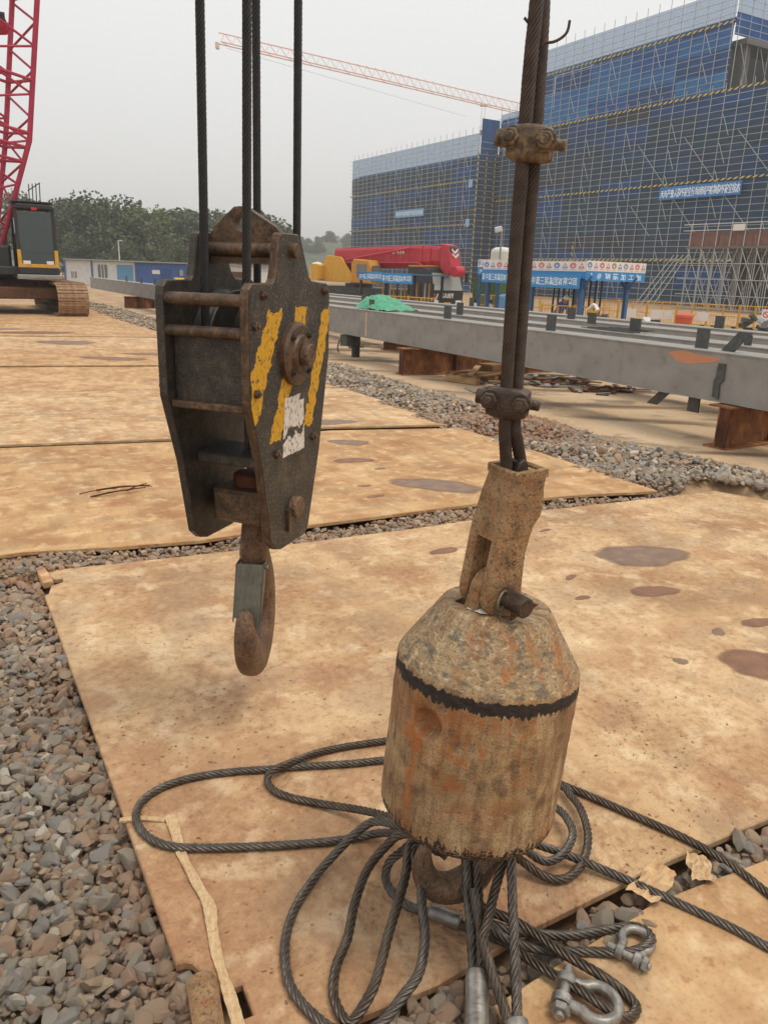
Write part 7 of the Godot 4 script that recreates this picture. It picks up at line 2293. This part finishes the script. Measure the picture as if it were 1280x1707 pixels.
# ---------- tower crane ----------
func build_tower_crane() -> void:
	var tip := Vector3(-31.2, 38.6, -150.0)
	var root := Vector3(30.5, 38.3, -200.5)
	var t := thing("tower_crane", "pale red tower crane jib reaching out over the lower building", "tower crane", Transform3D(Basis(), Vector3(root.x + 9.0, -0.6, root.z - 7.3)))
	var o := t.position
	var far := root + (root - tip).normalized() * 12.0
	var ax := (far - tip).normalized()
	var sd := ax.cross(Vector3.UP).normalized()
	var L := tip.distance_to(far)
	var mm := mat(c8(232, 188, 172), 0.6)
	var wm := mat(c8(222, 206, 196), 0.6)
	var red := unit_tube(mm)
	var wht := unit_tube(wm)
	var P := func(i: int, d: float) -> Vector3:
		var h := lerpf(1.5, 2.1, clampf(d / 40.0, 0.0, 1.0))
		return tip + ax * d - o + (Vector3(0, h, 0) if i == 2 else sd * (0.75 if i == 0 else -0.75))
	for i in 3: stick(t, "jib_chord", red, P.call(i, 0.0), P.call(i, L), 0.11)
	var d := 0.0
	var k := 0
	while d < L - 2.0:
		var m := red if int(d / 14.0) % 2 == 0 else wht
		stick(t, "jib_lacing", m, P.call(0, d), P.call(2, d + 1.1), 0.06)
		stick(t, "jib_lacing", m, P.call(2, d + 1.1), P.call(0, d + 2.2), 0.06)
		if k % 2 == 0: stick(t, "jib_lacing", m, P.call(0, d), P.call(1, d + 2.2), 0.05)
		d += 2.2
		k += 1
	var bx := unit_box(wm)
	inst(t, "jib_tip", bx, Transform3D(Basis.from_scale(Vector3(0.5, 0.9, 1.2)), tip - o + Vector3(-0.3, -0.5, 0)))
	inst(t, "trolley", bx, Transform3D(Basis.from_scale(Vector3(1.6, 0.35, 1.4)), P.call(0, L * 0.70) + Vector3(0, -0.35, 0)))
	var hk: Vector3 = P.call(0, L * 0.70)
	for s in [-0.35, 0.35]: stick(t, "hoist_line", unit_tube(M.black) if s < 0 else t.get_node("hoist_line").mesh, hk + Vector3(s, -0.4, 0), hk + Vector3(s, -5.4, 0), 0.03)
	inst(t, "hook_block", unit_box(mat(c8(176, 92, 74), 0.7)), Transform3D(Basis.from_scale(Vector3(0.8, 1.0, 0.5)), hk + Vector3(0, -5.9, 0)))
	inst(t, "mast", bx, Transform3D(Basis.from_scale(Vector3(1.8, 44.0, 1.8)), Vector3(0, 22.0, 0)))
	stick(t, "pendant_line", t.get_node("hoist_line").mesh, P.call(1, 2.0) + Vector3(0, -0.4, 0), P.call(1, L * 0.66) + Vector3(0, -3.0, 0), 0.02)

# ---------- huts, trees, hill ----------
func build_huts() -> void:
	var row := Transform3D(Basis(Vector3.UP, 0.30), Vector3(-33.5, -0.6, -82.0))
	# start, length, wall, label, fittings [x, y, w, h, kind]
	var blocks := [
		[0.0, 2.6, M.white_panel, "small white site hut end with one low window beside the crawler crane", [[0.9, 1.0, 0.5, 0.6, "glass"]]],
		[2.6, 4.3, M.white_panel, "white site hut with a tall window and pale blue door", [[1.1, 1.4, 0.9, 1.3, "glass"], [3.3, 1.15, 1.6, 1.9, "blue_door"]]],
		[6.9, 8.8, M.blue, "long dark blue site hut with a yellow warning sign", [[3.1, 1.25, 1.1, 1.1, "blue2"], [2.1, 1.5, 0.8, 0.4, "white"], [4.7, 1.5, 0.5, 0.6, "glass"], [6.7, 1.35, 0.55, 0.75, "yellow"]]],
		[15.7, 6.2, M.white_panel, "white site hut with an open brown front next to the hook block", [[1.9, 1.0, 2.0, 1.6, "rust_dark"], [4.9, 1.3, 1.2, 1.1, "white"]]]]
	for q in blocks:
		var t := thing("site_hut", q[3], "site hut", row * Transform3D(Basis(), Vector3(q[0], 0, 0)), "flat-roofed site huts in a row")
		var st := new_st(true)
		box(st, Vector3(q[1] / 2, 1.2, -1.3), Vector3(q[1] - 0.02, 2.4, 2.6), 0.02); part(t, "hut_wall", st, q[2])
		st = new_st(true)
		box(st, Vector3(q[1] / 2, 2.48, -1.2), Vector3(q[1], 0.12, 3.2), 0.01); part(t, "roof", st, M.pipe_dull)
		st = new_st(true)
		box(st, Vector3(0.08, 1.2, 0.05), Vector3(0.14, 2.4, 0.12), 0.01); part(t, "corner_post", st, M.blue_steel)
		for f in q[4]:
			st = new_st(true)
			box(st, Vector3(f[0], f[1], 0.03), Vector3(f[2], f[3], 0.06), 0.01)
			var m: Material = {"glass": M.glass, "blue_door": mat(c8(86, 140, 180), 0.6), "blue2": mat(c8(30, 66, 130), 0.6), "white": M.white, "yellow": M.yellow, "rust_dark": M.rust_dark}[f[4]]
			var w := part(t, {"glass": "window", "blue_door": "door", "blue2": "door", "white": "notice_board", "yellow": "warning_sign", "rust_dark": "open_front"}[f[4]], st, m)
			if f[4] == "glass":
				for k in 2:
					var b := new_st(true)
					box(b, Vector3(f[0] + (-0.16 + 0.32 * k) * f[2], f[1], 0.07), Vector3(0.05, f[3], 0.02)); part(w, "mullion", b, M.white)
	var pl := thing("street_lamp", "slim white street lamp post behind the site huts", "lamp post", Transform3D(Basis(), Vector3(-29.8, -0.6, -88.0)))
	var st := new_st()
	rod(st, Vector3.ZERO, Vector3(0, 4.6, 0), 0.07, 8); part(pl, "post", st, M.white_panel)
	st = new_st(true)
	box(st, Vector3(0.2, 4.6, 0), Vector3(0.5, 0.08, 0.16), 0.02); part(pl, "lamp_head", st, M.white_panel)

func crown_mesh(seed_: int, m: Material, bare := false) -> ArrayMesh:
	var r := RandomNumberGenerator.new()
	r.seed = seed_
	var st := new_st(true)
	var lobes := []
	for k in 15:
		var a := r.randf() * TAU
		var h := r.randf_range(0.25, 1.0)
		var rad := (0.42 if h < 0.8 else 0.22) * sqrt(r.randf())
		lobes.append([Vector3(cos(a) * rad, h, sin(a) * rad), r.randf_range(0.12, 0.24)])
	for L in lobes:
		for k in (110 if bare else 330):
			var d: Vector3 = Vector3(r.randfn(), r.randfn() * 0.8, r.randfn()).normalized() * L[1] * pow(r.randf(), 0.35)
			var c: Vector3 = L[0] + d
			var s := r.randf_range(0.010, 0.027)
			var x := Vector3(r.randfn(), r.randfn(), r.randfn()).normalized()
			var y := x.cross(Vector3(r.randfn(), r.randfn(), r.randfn())).normalized()
			tri(st, c - x * s, c + y * s * 1.3, c + x * s)
			tri(st, c + x * s, c - y * s * 1.1, c - x * s)
	return mesh_of(st, m)

func trunk_mesh(seed_: int) -> ArrayMesh:
	var r := RandomNumberGenerator.new()
	r.seed = seed_
	var st := new_st()
	tube(st, PackedVector3Array([Vector3(0, -0.02, 0), Vector3(0.015, 0.3, 0.01), Vector3(-0.01, 0.6, 0.0), Vector3(0.02, 0.95, 0.01)]), 0.030, 7, 0.006)
	for k in 9:
		var h := r.randf_range(0.25, 0.8)
		var a := r.randf() * TAU
		var o := Vector3(cos(a), 0, sin(a)) * r.randf_range(0.2, 0.42)
		tube(st, PackedVector3Array([Vector3(0, h, 0), Vector3(o.x * 0.5, h + 0.10, o.z * 0.5), Vector3(o.x, h + 0.26, o.z)]), 0.012, 5, 0.003)
	return mesh_of(st, M.bark)

func build_trees() -> void:
	var crowns := []
	for k in 5: crowns.append(crown_mesh(700 + k, M.leaves[k], k == 3))
	var trunks := []
	for k in 3: trunks.append(trunk_mesh(800 + k))
	# world x, distance, height, width, kind, label
	var list := [
		[-50.0, 112, 9.6, 1.1, 0, "dark green tree rising behind the crawler crane's boom"], [-46.0, 116, 9.2, 1.1, 1, "rounded green tree just behind the crawler crane's cab"],
		[-41.2, 112, 9.8, 1.25, 1, "broad dark green tree, the leftmost of the clump over the white hut"], [-37.5, 110, 9.0, 1.2, 0, "dense dark tree over the white hut"], [-34.2, 113, 8.6, 1.1, 4, "lighter green tree over the joint of white and blue huts"], [-31.0, 108, 7.4, 1.0, 2, "low pale green tree behind the blue hut"],
		[-28.6, 116, 8.6, 1.0, 3, "thin sparse tree with bare branches behind the blue hut"], [-25.4, 115, 9.0, 1.15, 3, "taller sparse grey-green tree beyond the blue hut's end"], [-22.6, 112, 8.0, 1.1, 4, "bright green tree beyond the end hut"], [-19.6, 112, 9.0, 1.15, 2, "yellow-green tree beside the hook block's rope"], [-16.6, 110, 7.6, 1.1, 1, "dark green tree seen behind the hook block"],
		[-47.5, 122, 10.2, 1.3, 2, "tall pale green tree at the back, over the crawler crane's cab"], [-38.8, 124, 10.4, 1.4, 1, "tall dark tree at the back of the clump over the white hut"], [-32.6, 124, 9.6, 1.4, 2, "pale tree at the back, over the blue door"], [-27.0, 124, 9.0, 1.5, 0, "dark tree filling the gap behind the sparse trees"], [-21.0, 124, 9.4, 1.5, 2, "pale tree at the back, over the end hut"],
		[-40.0, 104, 5.2, 1.2, 1, "low dark shrubby tree behind the white hut"], [-34.5, 103, 4.6, 1.2, 0, "low dark bush-like tree behind the blue hut"], [-27.5, 103, 4.4, 1.3, 1, "low dark bush-like tree past the blue hut"], [-22.0, 102, 4.6, 1.3, 0, "low dark bush-like tree by the end hut"], [-17.5, 101, 4.4, 1.3, 2, "low pale bush-like tree by the yellow machine"],
	]
	for i in list.size():
		var q: Array = list[i]
		var t := thing("tree", q[5], "tree", Transform3D(Basis(Vector3.UP, i * 1.7).scaled(Vector3(q[2] * q[3], q[2], q[2] * q[3])), Vector3(q[0], -0.7, -q[1])), "trees behind the site huts")
		inst(t, "trunk", trunks[i % 3])
		inst(t, "crown", crowns[q[4]])
	# wooded hill far behind
	var st := new_st()
	var nz := FastNoiseLite.new()
	nz.seed = 8
	nz.frequency = 0.012
	var hp := func(i: int, j: int) -> Vector3:
		var x := -190.0 + i * 8.0
		var z := -330.0 - j * 10.0
		var r := exp(-pow((x + 28.0) / 46.0, 2)) * 15.0 + exp(-pow((x + 120.0) / 60.0, 2)) * 13.0
		return Vector3(x, -1.5 + r * sin(PI * clampf(j / 12.0, 0.0, 1.0)) + 1.6 * nz.get_noise_2d(x * 3.0, z * 3.0), z)
	for i in 40:
		for j in 12: quad(st, hp.call(i, j), hp.call(i + 1, j), hp.call(i + 1, j + 1), hp.call(i, j + 1))
	structure("hill", mesh_of(st, M.hill))
	var mm := MultiMesh.new()
	mm.transform_format = MultiMesh.TRANSFORM_3D
	mm.mesh = crowns[0]
	mm.instance_count = 260
	for k in 260:
		var p: Vector3 = hp.call(rng.randi_range(1, 38), rng.randi_range(2, 7))
		var s := rng.randf_range(3.5, 6.0)
		mm.set_instance_transform(k, Transform3D(Basis(Vector3.UP, rng.randf() * TAU).scaled(Vector3(s * 1.5, s, s * 1.5)), p + Vector3(rng.randf_range(-4, 4), -1.5, rng.randf_range(-4, 4))))
	var mi := MultiMeshInstance3D.new()
	mi.name = "woodland"
	mi.multimesh = mm
	add_child(mi)
	mi.set_meta("kind", "stuff")
	mi.set_meta("label", "far woodland covering the hazy hill")
	mi.set_meta("category", "woodland")
	var yv := thing("yellow_machine", "small yellow machine half hidden past the end hut", "machine", Transform3D(Basis(Vector3.UP, 0.3), Vector3(-15.6, -0.6, -62.0)))
	var s2 := new_st(true)
	box(s2, Vector3(0, 0.9, 0), Vector3(2.4, 0.8, 1.6), 0.1); part(yv, "body", s2, M.yellow)
	s2 = new_st(true)
	box(s2, Vector3(0.4, 1.5, 0), Vector3(0.9, 0.7, 1.2), 0.06); part(yv, "cab", s2, M.yellow)
	for s in [-1, 1]:
		s2 = new_st()
		rod(s2, Vector3(-0.7 * s, 0.35, 0.6), Vector3(-0.7 * s, 0.35, 0.85), 0.35, 16, 0.04); part(yv, "wheel", s2, M.black)
	var wt := thing("water_tank", "small white tank far off left of the truck crane", "tank", Transform3D(Basis(), Vector3(-7.0, -0.6, -75.0)))
	s2 = new_st()
	lathe(s2, [Vector2(0, 0), Vector2(0.7, 0), Vector2(0.7, 2.6), Vector2(0.4, 2.9), Vector2(0, 3.0)], Transform3D(), 20); part(wt, "shell", s2, M.tank)
